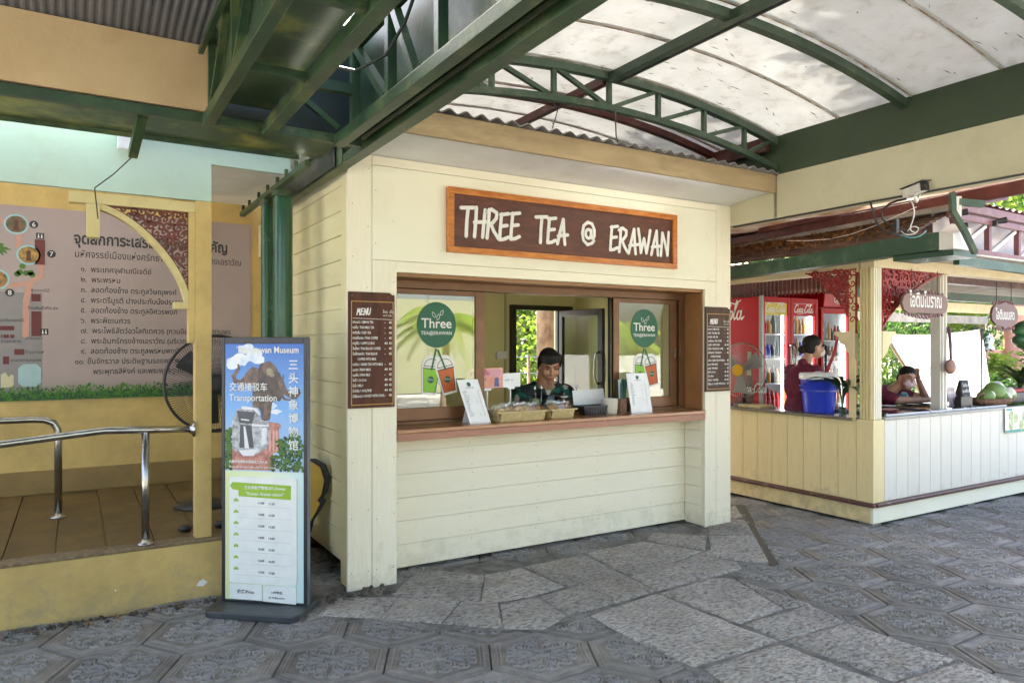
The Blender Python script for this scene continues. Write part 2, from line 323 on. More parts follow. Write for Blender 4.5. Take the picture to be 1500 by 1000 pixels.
# ---------------------------------------------------------------- mesh builder
class MB:
    def __init__(s): s.v = []; s.f = []; s.m = []; s.cur = 0
    def add(s, vs, fs):
        o = len(s.v)
        s.v.extend([tuple(p) for p in vs])
        for f in fs:
            s.f.append([o + i for i in f]); s.m.append(s.cur)
        return s
    def box(s, x0, x1, y0, y1, z0, z1):
        if x0 > x1: x0, x1 = x1, x0
        if y0 > y1: y0, y1 = y1, y0
        if z0 > z1: z0, z1 = z1, z0
        return s.add([(x0, y0, z0), (x1, y0, z0), (x1, y1, z0), (x0, y1, z0), (x0, y0, z1), (x1, y0, z1), (x1, y1, z1), (x0, y1, z1)],
                     [(0, 3, 2, 1), (4, 5, 6, 7), (0, 1, 5, 4), (1, 2, 6, 5), (2, 3, 7, 6), (3, 0, 4, 7)])
    def beam(s, p, q, w, h, up=(0, 0, 1)):
        p = Vector(p); q = Vector(q); d = (q - p)
        if d.length < 1e-6: return s
        d.normalize(); u = Vector(up)
        if abs(d.dot(u)) > 0.99: u = Vector((0, 1, 0))
        a = d.cross(u).normalized() * (w / 2); b = a.cross(d).normalized() * (h / 2)
        vs = [p - a - b, p + a - b, p + a + b, p - a + b, q - a - b, q + a - b, q + a + b, q - a + b]
        return s.add(vs, [(0, 1, 2, 3), (7, 6, 5, 4), (0, 4, 5, 1), (1, 5, 6, 2), (2, 6, 7, 3), (3, 7, 4, 0)])
    def tube(s, pts, r, seg=10, caps=True):
        pts = [Vector(p) for p in pts]
        n = len(pts); rs = r if isinstance(r, (list, tuple)) else [r] * n
        o = len(s.v); prev = None
        for i, p in enumerate(pts):
            d = (pts[min(i + 1, n - 1)] - pts[max(i - 1, 0)]).normalized()
            if prev is None:
                a = d.orthogonal().normalized()
            else:
                a = (prev - d * prev.dot(d)).normalized()
            prev = a; b = d.cross(a)
            for k in range(seg):
                t = 2 * math.pi * k / seg
                s.v.append(tuple(p + (a * math.cos(t) + b * math.sin(t)) * rs[i]))
        for i in range(n - 1):
            for k in range(seg):
                k2 = (k + 1) % seg
                s.f.append([o + i * seg + k, o + i * seg + k2, o + (i + 1) * seg + k2, o + (i + 1) * seg + k]); s.m.append(s.cur)
        if caps:
            s.f.append([o + k for k in range(seg)][::-1]); s.m.append(s.cur)
            s.f.append([o + (n - 1) * seg + k for k in range(seg)]); s.m.append(s.cur)
        return s
    def lathe(s, prof, c=(0, 0, 0), seg=20, close=True, wob=0):
        o = len(s.v); n = len(prof)
        for (r, z) in prof:
            for k in range(seg):
                t = 2 * math.pi * k / seg
                rr = r * (1 + wob * math.sin(3 * t + z * 20))
                s.v.append((c[0] + rr * math.cos(t), c[1] + rr * math.sin(t), c[2] + z))
        for i in range(n - 1):
            for k in range(seg):
                k2 = (k + 1) % seg
                s.f.append([o + i * seg + k, o + i * seg + k2, o + (i + 1) * seg + k2, o + (i + 1) * seg + k]); s.m.append(s.cur)
        if close:
            s.f.append([o + k for k in range(seg)][::-1]); s.m.append(s.cur)
            s.f.append([o + (n - 1) * seg + k for k in range(seg)]); s.m.append(s.cur)
        return s
    def ell(s, c, r, seg=14, rings=9, rot=None):
        o = len(s.v); c = Vector(c)
        def P(x, y, z):
            p = Vector((x * r[0], y * r[1], z * r[2]))
            if rot is not None: p = rot @ p
            return tuple(c + p)
        s.v.append(P(0, 0, -1))
        for i in range(1, rings):
            a = math.pi * i / rings
            for k in range(seg):
                t = 2 * math.pi * k / seg
                s.v.append(P(math.sin(a) * math.cos(t), math.sin(a) * math.sin(t), -math.cos(a)))
        s.v.append(P(0, 0, 1))
        for k in range(seg):
            k2 = (k + 1) % seg
            s.f.append([o, o + 1 + k2, o + 1 + k]); s.m.append(s.cur)
            for i in range(rings - 2):
                s.f.append([o + 1 + i * seg + k, o + 1 + i * seg + k2, o + 1 + (i + 1) * seg + k2, o + 1 + (i + 1) * seg + k]); s.m.append(s.cur)
            s.f.append([o + 1 + (rings - 2) * seg + k, o + 1 + (rings - 2) * seg + k2, o + 1 + (rings - 1) * seg]); s.m.append(s.cur)
        return s
    def cap(s, p, q, r1, r2, seg=12):
        p = Vector(p); q = Vector(q); d = (q - p); L = max(d.length, 1e-5)
        pts = []; rs = []
        for k in range(4):
            a = math.pi / 2 * k / 4
            pts.append(p - d / L * r1 * math.cos(a)); rs.append(max(r1 * math.sin(a), 1e-4))
        pts.append(p); rs.append(r1); pts.append(q); rs.append(r2)
        for k in range(1, 5):
            a = math.pi / 2 * k / 4
            pts.append(q + d / L * r2 * math.sin(a)); rs.append(max(r2 * math.cos(a), 1e-4))
        return s.tube(pts, rs, seg)
    def prism(s, poly, z0, z1, F=None):
        """poly in a plane; F maps (a, b, depth) to a point"""
        F = F or (lambda a, b, c: (a, b, c))
        n = len(poly)
        ar = sum(poly[i][0] * poly[(i + 1) % n][1] - poly[(i + 1) % n][0] * poly[i][1] for i in range(n))
        if ar < 0: poly = poly[::-1]
        vs = [F(a, b, z0) for a, b in poly] + [F(a, b, z1) for a, b in poly]
        return s.add(vs, [list(range(n))[::-1], [n + i for i in range(n)]] + [(i, (i + 1) % n, n + (i + 1) % n, n + i) for i in range(n)])
    def ribbon(s, pts, w, z0, z1, F):
        """stroke with round ends"""
        P = [Vector((p[0], p[1])) for p in pts]; n = len(P)
        ws = w if isinstance(w, (list, tuple)) else [w] * n
        Lft = []; Rgt = []
        for i in range(n):
            d = (P[min(i + 1, n - 1)] - P[max(i - 1, 0)])
            if d.length < 1e-9: d = Vector((1, 0))
            d.normalize(); nn = Vector((-d.y, d.x))
            if 0 < i < n - 1:
                d1 = (P[i] - P[i - 1]).normalized(); c = max(0.55, abs(d1.dot(d)))
            else: c = 1
            Lft.append(P[i] + nn * ws[i] / 2 / c); Rgt.append(P[i] - nn * ws[i] / 2 / c)
        def capp(c, frm, r):
            out = []; a0 = math.atan2(frm.y - c.y, frm.x - c.x)
            for k in range(1, 5):
                a = a0 - math.pi * k / 5
                out.append(Vector((c.x + r * math.cos(a), c.y + r * math.sin(a))))
            return out
        end = capp(P[-1], Lft[-1], ws[-1] / 2); st = capp(P[0], Rgt[0], ws[0] / 2)
        # strip
        o = len(s.v); k = 0
        ring = []
        vs = []
        for i in range(n): vs += [Lft[i], Rgt[i]]
        base = [F(p.x, p.y, z1) for p in vs]; low = [F(p.x, p.y, z0) for p in vs]
        fs = []
        m = len(vs)
        for i in range(n - 1):
            a, b, c, d = 2 * i, 2 * i + 1, 2 * i + 3, 2 * i + 2
            fs.append((a, b, c, d)); fs.append((m + d, m + c, m + b, m + a))
            fs.append((b, m + b, m + c, c)); fs.append((a, d, m + d, m + a))
        s.add(base + low, fs)
        for c, ring in ((P[-1], [Lft[-1]] + end + [Rgt[-1]]), (P[0], [Rgt[0]] + st + [Lft[0]])):
            q = [F(p.x, p.y, z1) for p in ring] + [F(p.x, p.y, z0) for p in ring]
            t = len(ring)
            s.add(q, [tuple(range(t))[::-1]] + [(i, i + 1, t + i + 1, t + i) for i in range(t - 1)])
        return s
    def xf(s, Mx):
        s.v = [tuple(Mx @ Vector(p)) for p in s.v]; return s
    def build(s, name, mats, parent=None, smooth=False, bevel=0, off=None, stuff=False, auto=None):
        me = bpy.data.meshes.new(name)
        if off is None:
            off = Vector(parent['base']) if parent is not None and 'base' in parent else Vector((0, 0, 0))
        off = Vector(off)
        me.from_pydata([tuple(Vector(p) - off) for p in s.v], [], s.f)
        if not isinstance(mats, (list, tuple)): mats = [mats]
        for m_ in mats: me.materials.append(M[m_] if isinstance(m_, str) else m_)
        if len(mats) > 1: me.polygons.foreach_set('material_index', s.m)
        if smooth: me.polygons.foreach_set('use_smooth', [True] * len(me.polygons))
        bm = bmesh.new(); bm.from_mesh(me); bmesh.ops.recalc_face_normals(bm, faces=bm.faces) if len(s.f) < 60000 else None; bm.to_mesh(me); bm.free()
        me.update()
        if auto: 
            me.polygons.foreach_set('use_smooth', [True] * len(me.polygons))
            me.set_sharp_from_angle(angle=R(auto))
        o = bpy.data.objects.new(name, me); COL.objects.link(o)
        if parent is not None: o.parent = parent
        elif off.length > 0: o.location = off
        if bevel:
            b = o.modifiers.new('bevel', 'BEVEL'); b.width = bevel; b.segments = 2; b.limit_method = 'ANGLE'; b.angle_limit = R(40)
        if stuff: o['kind'] = 'stuff'
        return o

def tag(o, label, cat, group=None, kind=None):
    o['label'] = label
    if cat: o['category'] = cat
    if group: o['group'] = group
    if kind: o['kind'] = kind
    return o

def thing(name, label, cat, base, group=None):
    o = bpy.data.objects.new(name, None); COL.objects.link(o)
    o.location = base; o['base'] = base; o.empty_display_size = 0.1
    return tag(o, label, cat, group)

def structure(name, mb, mats, label=None, **k):
    o = mb.build(name, mats, **k); o['kind'] = 'structure'
    if label: o['label'] = label
    return o

def one(name, mb, mats, label, cat, base, group=None, **k):
    """a thing that is a single mesh, origin at its base"""
    o = mb.build(name, mats, off=base, **k)
    return tag(o, label, cat, group)

def piece(src, parent, loc, name=None, rot=None, scale=None):
    c = src.copy(); COL.objects.link(c); c.parent = parent; c.location = loc
    if name: c.name = name
    if rot is not None: c.rotation_euler = rot
    if scale is not None: c.scale = scale
    return c

_tc = {}
def text_mesh(body, size, extrude=0.0, res=2, align='LEFT', shear=0, bold=0.0, sx=1.0):
    key = (body, size, extrude, res, align, shear, bold, sx)
    if key in _tc: return _tc[key]
    c = bpy.data.curves.new('text', 'FONT')
    c.body = body; c.size = size; c.extrude = extrude; c.resolution_u = res; c.align_x = align; c.shear = shear; c.offset = bold
    o = bpy.data.objects.new('text', c); COL.objects.link(o)
    dg = bpy.context.evaluated_depsgraph_get()
    me = bpy.data.meshes.new_from_object(o.evaluated_get(dg))
    bpy.data.objects.remove(o); bpy.data.curves.remove(c)
    if sx != 1.0:
        for v in me.vertices: v.co.x *= sx
    _tc[key] = me
    return me

def add_text(mb, body, size, F, x, y, z=0.0005, **k):
    me = text_mesh(body, size, **k)
    mb.add([F(x + v.co.x, y + v.co.y, z + v.co.z) for v in me.vertices], [list(p.vertices) for p in me.polygons])
    return mb

def frame(o, ax, ay, an):
    o = Vector(o); ax = Vector(ax).normalized(); ay = Vector(ay).normalized(); an = Vector(an).normalized()
    return lambda a, b, c: tuple(o + ax * a + ay * b + an * c)
FRONT = lambda x, y, z: frame((x, y, z), (1, 0, 0), (0, 0, 1), (0, -1, 0))   # a board facing -Y
LEFTF = lambda x, y, z: frame((x, y, z), (0, -1, 0), (0, 0, 1), (-1, 0, 0))  # a board facing -X
def disc(cx, cy, rx, ry=None, n=28):
    ry = ry or rx
    return [(cx + rx * math.cos(2 * math.pi * k / n), cy + ry * math.sin(2 * math.pi * k / n)) for k in range(n)]
def arcp(cx, cy, r, a0, a1, n=14, ry=None):
    return [(cx + r * math.cos(R(a0 + (a1 - a0) * k / n)), cy + (ry or r) * math.sin(R(a0 + (a1 - a0) * k / n))) for k in range(n + 1)]
def spiral(cx, cy, r0, r1, a0, a1, n=22):
    return [(cx + (r0 + (r1 - r0) * k / n) * math.cos(R(a0 + (a1 - a0) * k / n)), cy + (r0 + (r1 - r0) * k / n) * math.sin(R(a0 + (a1 - a0) * k / n))) for k in range(n + 1)]
# ---------------------------------------------------------------- ground
gm = mat('grey_paving_concrete', (0.34, 0.33, 0.31), (0.25, 0.245, 0.225), scale=2, detail=10, rough=0.9, bump=0.3, bscale=40, dirt=(0.12, 0.11, 0.09), dscale=0.8, damt=0.5)
mb = MB(); mb.box(-90, 110, -90, 110, -0.4, -0.035)
ground = structure('ground', mb, gm)
rn = random.Random(3)
mb = MB()
nx, ny = 70, 60
vs = []
for j in range(ny + 1):
    for i in range(nx + 1):
        x = -2.5 + 13.5 * i / nx; y = 0.2 + 7.6 * j / ny
        vs.append((x, y, -0.013 + 0.004 * math.sin(7.1 * x + 3 * y) * math.cos(5.3 * y - 2 * x) + rn.uniform(-.002, .002)))
mb.add(vs, [(j * (nx + 1) + i, j * (nx + 1) + i + 1, (j + 1) * (nx + 1) + i + 1, (j + 1) * (nx + 1) + i) for j in range(ny) for i in range(nx)])
bed = structure('mortar_bed', mb, 'mortar', smooth=True)
garden = MB(); garden.box(6, 60, 12.0, 60, -0.034, 0.02)
structure('garden_lawn', garden, 'grass')

# relief of one tile
def hex_relief(n=92, rad=0.3035):
    pts = []; idx = {}
    for ring in range(n + 1):
        if ring == 0: pts.append((0, 0)); continue
        for side in range(6):
            a0 = R(60 * side); a1 = R(60 * (side + 1))
            p0 = np.array([math.cos(a0), math.sin(a0)]) * rad * ring / n
            p1 = np.array([math.cos(a1), math.sin(a1)]) * rad * ring / n
            for k in range(ring):
                pts.append(tuple(p0 + (p1 - p0) * k / ring))
    P = np.array(pts)
    def start(r): return 0 if r == 0 else 1 + 3 * r * (r - 1)
    fs = []
    for r in range(1, n + 1):
        for side in range(6):
            for k in range(r):
                a = start(r) + side * r + k
                b = start(r) + (side * r + k + 1) % (6 * r)
                if r == 1: c = 0
                else:
                    c = start(r - 1) + (side * (r - 1) + k) % (6 * (r - 1)) if k < r else 0
                fs.append((a, b, c))
                if k > 0 or r == 1:
                    pass
                if r > 1 and k < r - 1:
                    d = start(r - 1) + (side * (r - 1) + k + 1) % (6 * (r - 1))
                    fs.append((c, b, d))
    apo = np.max(np.stack([P[:, 0] * math.cos(R(30 + 60 * k)) + P[:, 1] * math.sin(R(30 + 60 * k)) for k in range(6)]), axis=0)
    A = rad * math.cos(R(30))
    h = np.zeros(len(P))
    for off, w, hh in ((0.032, .0040, .0055), (0.049, .0036, .0050)):
        h += hh * np.exp(-((apo - (A - off)) / w) ** 2)
    curves = []
    for r_ in (.012, .026, .040):
        curves.append(arcp(0, 0, r_, 0, 360, 30))
    def polar(r, a): return (r * math.cos(R(a)), r * math.sin(R(a)))
    def rot(c, a, mir=1):
        ca, sa = math.cos(R(a)), math.sin(R(a))
        return [(x * ca - y * mir * sa, x * sa + y * mir * ca) for x, y in c]
    for k in range(6):
        a = 60 * k
        for mir in (1, -1):
            curves.append(rot(spiral(.158, .036, .032, .008, -70, 380, 34), a, mir))
            curves.append(rot([(.060, .006), (.082, .016), (.105, .020), (.130, .016), (.150, .006)], a, mir))
        b = a + 30
        for w, L0, L1 in ((.034, .046, .150), (.018, .062, .125)):
            for mir in (1, -1):
                curves.append(rot([(L0 + (L1 - L0) * t / 12, w * math.sin(math.pi * t / 12)) for t in range(13)], b, mir))
        curves.append(rot(arcp(.170, 0, .022, 60, 300, 12), b))
    allp = []
    for c in curves:
        for i in range(len(c) - 1):
            for t in (0, .33, .67):
                allp.append((c[i][0] + (c[i + 1][0] - c[i][0]) * t, c[i][1] + (c[i + 1][1] - c[i][1]) * t))
    Q = np.array(allp)
    # squash a little so that the six arms are not perfectly alike
    th = np.arctan2(Q[:, 1], Q[:, 0]); Q = Q * (1 + .06 * np.sin(2 * th + .7))[:, None]
    d = np.full(len(P), 9.)
    for i in range(0, len(Q), 400):
        dd = np.hypot(P[:, None, 0] - Q[None, i:i + 400, 0], P[:, None, 1] - Q[None, i:i + 400, 1]).min(1)
        d = np.minimum(d, dd)
    inside = 1 / (1 + np.exp(-(A - .056 - apo) / .002))
    h += inside * (.0110 * np.exp(-(d / .0044) ** 2) - .0012)
    edge = np.clip((A - apo) / .007, 0, 1)
    h -= .007 * (1 - edge) ** 2
    h += np.random.RandomState(1).normal(0, .00012, len(P))
    m = len(P)
    rim = [start(n) + i for i in range(6 * n)]
    V = [(P[i, 0], P[i, 1], h[i]) for i in range(m)] + [(P[i, 0], P[i, 1], -.03) for i in rim]
    for i in range(6 * n):
        j = (i + 1) % (6 * n)
        fs.append((rim[i], m + i, m + j, rim[j]))
    me = bpy.data.meshes.new('tile')
    me.from_pydata(V, [], fs)
    me.materials.append(M['tile'])
    bm = bmesh.new(); bm.from_mesh(me); bmesh.ops.recalc_face_normals(bm, faces=bm.faces); bm.to_mesh(me); bm.free()
    up = sum(p.normal.z for p in list(me.polygons)[:200])
    if up < 0: me.flip_normals()
    me.polygons.foreach_set('use_smooth', [True] * len(me.polygons))
    return me
tile_me = hex_relief()

cv = Vector((math.sin(R(31.2)), math.cos(R(31.2)))); cr = Vector((math.cos(R(31.2)), -math.sin(R(31.2))))
def seen(x, y, z=0, m=1.12):
    d = x * cv.x + y * cv.y; s = x * cr.x + y * cr.y
    if d < .5: return False
    return abs(s / d) < .709 * m and abs((1.6 - z) / d) < .475 * m
def inpoly(x, y, poly):
    c = False; n = len(poly)
    for i in range(n):
        x1, y1 = poly[i]; x2, y2 = poly[(i + 1) % n]
        if (y1 > y) != (y2 > y) and x < (x2 - x1) * (y - y1) / (y2 - y1) + x1: c = not c
    return c
STRIP = [(1.15, 4.30), (1.74, 3.70), (2.26, 3.357), (2.595, 3.42), (2.598, 2.441), (2.57, 1.0), (3.78, 1.0), (3.802, 2.165), (3.872, 3.459), (4.395, 3.522), (4.95, 4.14), (5.75, 5.0), (5.5, 5.3), (4.3, 4.75), (3.9, 4.6), (1.2, 4.75)]
K2BASE = [(6.25, 4.05), (14, 4.05), (14, 9), (6.25, 9)]
def dist_strip(x, y):
    best = 9
    n = len(STRIP)
    for i in range(n):
        a = Vector(STRIP[i]); b = Vector(STRIP[(i + 1) % n]); p = Vector((x, y)); ab = b - a
        t = max(0, min(1, (p - a).dot(ab) / ab.dot(ab))); best = min(best, (a + ab * t - p).length)
    return best
tiles = []
def lattice(c, p, th, test):
    for i in range(-30, 40):
        for j in range(-30, 40):
            a = R(th - 30); b = R(th + 30)
            x = c[0] + p * (i * math.cos(a) + j * math.cos(b)); y = c[1] + p * (i * math.sin(a) + j * math.sin(b))
            if not seen(x, y, 0, 1.2): continue
            if y > 5.05 and x < 1.4: continue
            if x < 1.3 and y > 4.93 + .22: continue
            if 1.5 < x < 5.2 and y > 5.35: continue
            if y > 7.6: continue
            if inpoly(x, y, K2BASE): continue
            ins = inpoly(x, y, STRIP)
            if ins and dist_strip(x, y) > .25: continue
            if not test(x, y, ins): continue
            tiles.append((x, y, th + 60 * ((i * 7 + j * 3) % 6)))
def left_side(x, y, ins):
    if ins and y > 4.55: return True
    return x < 2.9 + .0 * y or (ins and x < 3.0) if y < 3.6 else x < 4.1
lattice((0.651, 3.8532), .5325, 3.16, lambda x, y, ins: (x < 3.15 and y < 4.45) or (y >= 4.45 and x < 4.35 and (not ins or y > 4.5)))
lattice((4.6237, 3.1691), .5361, 1.12, lambda x, y, ins: x > 3.5 and (y < 4.45 or x > 4.6))
tiles.sort(key=lambda t: t[0] ** 2 + t[1] ** 2)
rt = random.Random(5)
first = None
far = MB()
for k, (x, y, a) in enumerate(tiles):
    if k < 300:
        o = bpy.data.objects.new('tile', tile_me); COL.objects.link(o)
        o.parent = ground; o.location = (x, y, rt.uniform(-.0025, .0015)); o.rotation_euler = (rt.uniform(-.004, .004), rt.uniform(-.004, .004), R(a))
    else:
        far.prism([(x + .303 * math.cos(R(a + 60 * q)), y + .303 * math.sin(R(a + 60 * q))) for q in range(6)], -.03, 0)
if far.f:
    o = far.build('far_tiles', 'tile', parent=ground); o['kind'] = 'stuff'

# stone slabs of the paved strip
STONES = [[(1.723, 4.364), (2.05, 4.702), (2.243, 4.639), (2.447, 4.408), (2.167, 3.965), (1.91, 4.178)],
[(1.223, 4.257), (1.408, 4.496), (1.757, 4.299), (1.532, 4.02)],
[(1.532, 4.02), (1.757, 4.299), (2.07, 4.038), (1.804, 3.758)],
[(1.804, 3.758), (2.078, 4.033), (2.259, 3.895), (2.07, 3.515)],
[(2.07, 3.515), (2.249, 3.86), (2.521, 3.851), (2.498, 3.485), (2.263, 3.387)],
[(2.447, 4.408), (2.745, 4.409), (2.794, 3.914), (2.534, 3.872), (2.267, 3.891), (2.174, 3.961)],
[(2.787, 4.439), (3.357, 4.477), (3.247, 3.546), (2.907, 3.503), (2.888, 3.889), (2.794, 3.914)],
[(2.521, 3.851), (2.888, 3.889), (2.907, 3.503), (2.508, 3.492)],
[(3.368, 4.492), (3.99, 4.51), (4.195, 4.045), (4.03, 4.005), (3.71, 3.922), (3.735, 3.541), (3.255, 3.542)],
[(2.608, 3.431), (3.211, 3.507), (3.233, 2.893), (3.267, 2.592), (2.629, 2.592), (2.59, 3.023)],
[(3.219, 3.503), (3.746, 3.552), (3.872, 3.459), (3.683, 2.897), (3.273, 2.868)],
[(3.286, 2.86), (3.882, 2.857), (3.818, 2.574), (3.274, 2.588)],
[(3.274, 2.588), (3.818, 2.574), (3.838, 1.969), (3.333, 1.996)],
[(2.661, 2.572), (3.239, 2.578), (3.278, 2.029), (2.929, 1.939), (2.571, 2.121)],
[(3.721, 3.912), (3.738, 3.557), (4.088, 3.558), (4.191, 3.705), (4.038, 4.001)],
[(4.038, 4.001), (4.345, 3.573), (4.405, 3.536), (4.597, 3.747), (4.288, 4.044)],
[(4.275, 4.052), (4.597, 3.747), (4.924, 4.111), (4.556, 4.334)],
[(4.589, 4.366), (4.909, 4.12), (5.333, 4.562), (4.9, 4.703)],
[(4.013, 4.513), (4.214, 4.045), (4.546, 4.34), (4.219, 4.667)],
[(5.0, 4.75), (5.364, 4.605), (5.7, 4.969), (5.35, 5.10)],
[(3.335, 1.986), (3.822, 1.951), (3.801, 1.5), (3.293, 1.48)],
[(2.58, 2.10), (2.93, 1.93), (3.27, 2.01), (3.28, 1.45), (2.57, 1.45)],
[(3.69, 2.892), (3.865, 3.429), (3.892, 2.865)]]
from mathutils import noise as mn
def slab(poly, k):
    cx = sum(p[0] for p in poly) / len(poly); cy = sum(p[1] for p in poly) / len(poly)
    out = []
    n = len(poly)
    for i in range(n):
        a = Vector(poly[i]); b = Vector(poly[(i + 1) % n]); L = (b - a).length; s = max(2, int(L / .05))
        for t in range(s):
            p = a + (b - a) * t / s
            q = mn.noise(Vector((p.x * 9, p.y * 9, 1.3))) * .010 + rn.uniform(-.003, .003)
            d = (p - Vector((cx, cy))).normalized()
            out.append(p - d * (.0005 + q * .7))
    m = len(out); c0 = Vector((cx, cy))
    V = []; F = []
    rings = [(1.0, -.02), (1.0, .002), (.955, .011), (.86, .014), (.7, .014), (.5, .014), (.28, .014)]
    tilt = (rn.uniform(-.008, .008), rn.uniform(-.008, .008))
    for s, z in rings:
        for p in out:
            q = c0 + (p - c0) * s
            zz = z
            if z > 0:
                zz += .004 * mn.noise(Vector((q.x * 12, q.y * 12, k))) + .0022 * mn.noise(Vector((q.x * 45, q.y * 45, k))) + (q.x - cx) * tilt[0] + (q.y - cy) * tilt[1]
            V.append((q.x - cx, q.y - cy, zz))
    V.append((0, 0, .014))
    for r_ in range(len(rings) - 1):
        for i in range(m):
            j = (i + 1) % m
            F.append((r_ * m + i, r_ * m + j, (r_ + 1) * m + j, (r_ + 1) * m + i))
    r_ = len(rings) - 1
    for i in range(m): F.append((r_ * m + i, r_ * m + (i + 1) % m, len(V) - 1))
    mb = MB(); mb.add(V, F)
    o = mb.build('stone', 'stone', off=(0, 0, 0), smooth=True)
    o.parent = ground; o.location = (cx, cy, 0)
for k, s in enumerate(STONES): slab(s, k)
# the mortar that fills the strip round the stones, and the narrow kerb strip on its right edge
mb = MB()
mb.prism(STRIP, -.03, .0045)
o = mb.build('mortar_strip', mat('grey_mortar', (0.20, 0.19, 0.17), (0.08, 0.075, 0.066), scale=10, detail=10, rough=0.95, bump=0.7, bscale=50), parent=ground)
mb = MB(); mb.prism([(5.673, 5.058), (5.723, 4.955), (4.954, 4.144), (4.395, 3.50), (4.33, 3.524), (4.93, 4.19)], -.02, .016)
o = mb.build('kerb_strip', 'charcoal', parent=ground, bevel=.004)
# broken rubble beside the tea kiosk's left post, black debris under the walkway edge
mb = MB(); rr = random.Random(11)
for _ in range(260):
    if _ < 150:
        t = rr.random(); x = -1.6 + 2.35 * t; y = 4.905 - .02 * t - abs(rr.gauss(0, .035))
        s = rr.uniform(.006, .022)
    else:
        x = rr.uniform(1.28, 1.78); y = rr.uniform(4.38, 4.60); s = rr.uniform(.008, .03)
    mb.ell((x, y, s * .3), (s, s * rr.uniform(.5, 1), s * .55), 6, 4, Euler((rr.random(), rr.random(), rr.random() * 6)).to_matrix())
o = mb.build('rubble', mat('dark_rubble', (0.11, 0.10, 0.085), (0.03, 0.028, 0.024), scale=20, rough=.95, dirt=(0.2, 0.15, 0.08), damt=.5)); tag(o, 'dark crumbled mortar and grit along the foot of the walls', None, kind='stuff')

def scatter_leaves(name, n, fn, m, size=(.03, .055), seed=1, parent=None, flat_=0.35):
    r = random.Random(seed); mb = MB()
    for _ in range(n):
        p = Vector(fn(r)); s = r.uniform(*size)
        e = Euler((r.gauss(0, flat_), r.gauss(0, flat_), r.random() * 6.3)).to_matrix()
        c = r.uniform(.15, .5)
        vs = [(-s, 0, 0), (-.2 * s, .32 * s, c * .3 * s), (.9 * s, 0, .1 * s), (-.2 * s, -.32 * s, c * .3 * s), (-.1 * s, 0, 0)]
        mb.add([p + e @ Vector(v) for v in vs], [(0, 4, 1), (4, 2, 1), (0, 3, 4), (4, 3, 2)])
    o = mb.build(name, m, parent=parent)
    return o
o = scatter_leaves('ground_litter', 46, lambda r: (lambda x, y: (x, y, .012))(*r.choice(((r.uniform(.3, 4.9), r.uniform(2.6, 4.5)), (r.uniform(5, 8), r.uniform(2.6, 3.7)), (r.uniform(1.9, 4.7), r.uniform(4.5, 4.78))))), 'dry_leaf', (.008, .022), 14)
tag(o, 'a few small dry leaf scraps scattered over the paving', None, kind='stuff')
o = scatter_leaves('dry_leaves', 60, lambda r: (-.8 + 1.5 * r.random(), 4.87 - abs(r.gauss(0, .05)), .012), 'dry_leaf', (.012, .03), 4)
tag(o, 'small dry leaves and litter in the gap below the tan walkway wall', None, kind='stuff')

# ---------------------------------------------------------------- raised walkway and the wall behind it (left)
mb = MB(); mb.box(-3.5, 1.34, 4.945, 7.15, -.03, .355)
walk = structure('raised_walkway', mb, 'tan', bevel=.004)
mb = MB()
mb.box(-3.5, 1.34, 4.935, 5.06, .355, .378)
mb.build('edge_border', 'deck_edge', parent=walk, bevel=.006)
# deck slabs, from the border to the wall
sx = -3.5
slabme = None
for k in range(19):
    w = .262
    if slabme is None:
        mb = MB(); mb.box(0.004, w - .005, 5.063, 7.145, .34, .378)
        so = mb.build('slab', 'deck', bevel=.004); so.parent = walk; so.location = (sx, 0, 0)
        slabme = so
    else:
        if sx + w > 1.34: break
        c = piece(slabme, walk, (sx, 0, rn.uniform(-.002, .002)))
        c.rotation_euler = (0, rn.uniform(-.004, .004), 0)
    sx += w
wallb = thing('building_wall', 'tan painted wall behind the raised walkway with an ochre skirting', 'wall', (-1, 7.15, .378))
mb = MB(); mb.box(-3.5, 1.60, 7.15, 7.35, -.03, 3.4); mb.build('wall', 'tan', parent=wallb)
mb = MB(); mb.box(-3.5, 1.60, 7.13, 7.15, .378, .57); mb.build('skirting', 'tan_dark', parent=wallb, bevel=.003)
mb = MB(); mb.box(1.60, 1.72, 6.95, 7.35, .3, 3.2); mb.build('pilaster', 'cream2', parent=wallb, bevel=.004)
mb = MB(); mb.box(1.50, 1.60, 7.10, 7.149, 2.45, 2.75); mb.box(1.52, 1.58, 7.08, 7.149, 2.1, 2.43); mb.build('plaster_patch', 'cream2', parent=wallb, bevel=.004)
mb = MB(); mb.prism([(.66, .085), (.70, .078), (.725, .10), (.70, .122), (.675, .112)], 0, .0015, FRONT(0, 4.9445, 0)); mb.build('paint_chip', 'letter', parent=walk)
mb = MB(); mb.prism([(.205, .132), (.214, .131), (.215, .14), (.207, .141)], 0, .0015, FRONT(0, 4.9445, 0)); mb.build('paint_chip', 'letter', parent=walk)
# wooden post with fretwork bracket
post = thing('walkway_post', 'tan timber post at the walkway edge with a curved maroon fretwork bracket', 'post', (.71, 5.03, .378))
mb = MB(); mb.box(.658, .756, 4.985, 5.085, .36, 2.529); mb.build('upright', 'tan', parent=post, bevel=.004)
mb = MB(); mb.box(.62, .658, 4.99, 5.08, 1.62, 2.4515); mb.build('side_batten', 'tan', parent=post, bevel=.003)
mb = MB(); mb.box(-.03, .66, 4.99, 5.06, 2.452, 2.515); mb.build('top_rail', 'yellow_cream', parent=post, bevel=.003)
mb = MB(); mb.box(.06, .13, 4.985, 5.065, 2.25, 2.45); mb.build('hanging_peg', 'yellow_cream', parent=post, bevel=.003)
mb = MB(); mb.box(.535, .6195, 4.99, 5.07, 1.835, 1.880); mb.build('bracket_foot', 'yellow_cream', parent=post, bevel=.003)

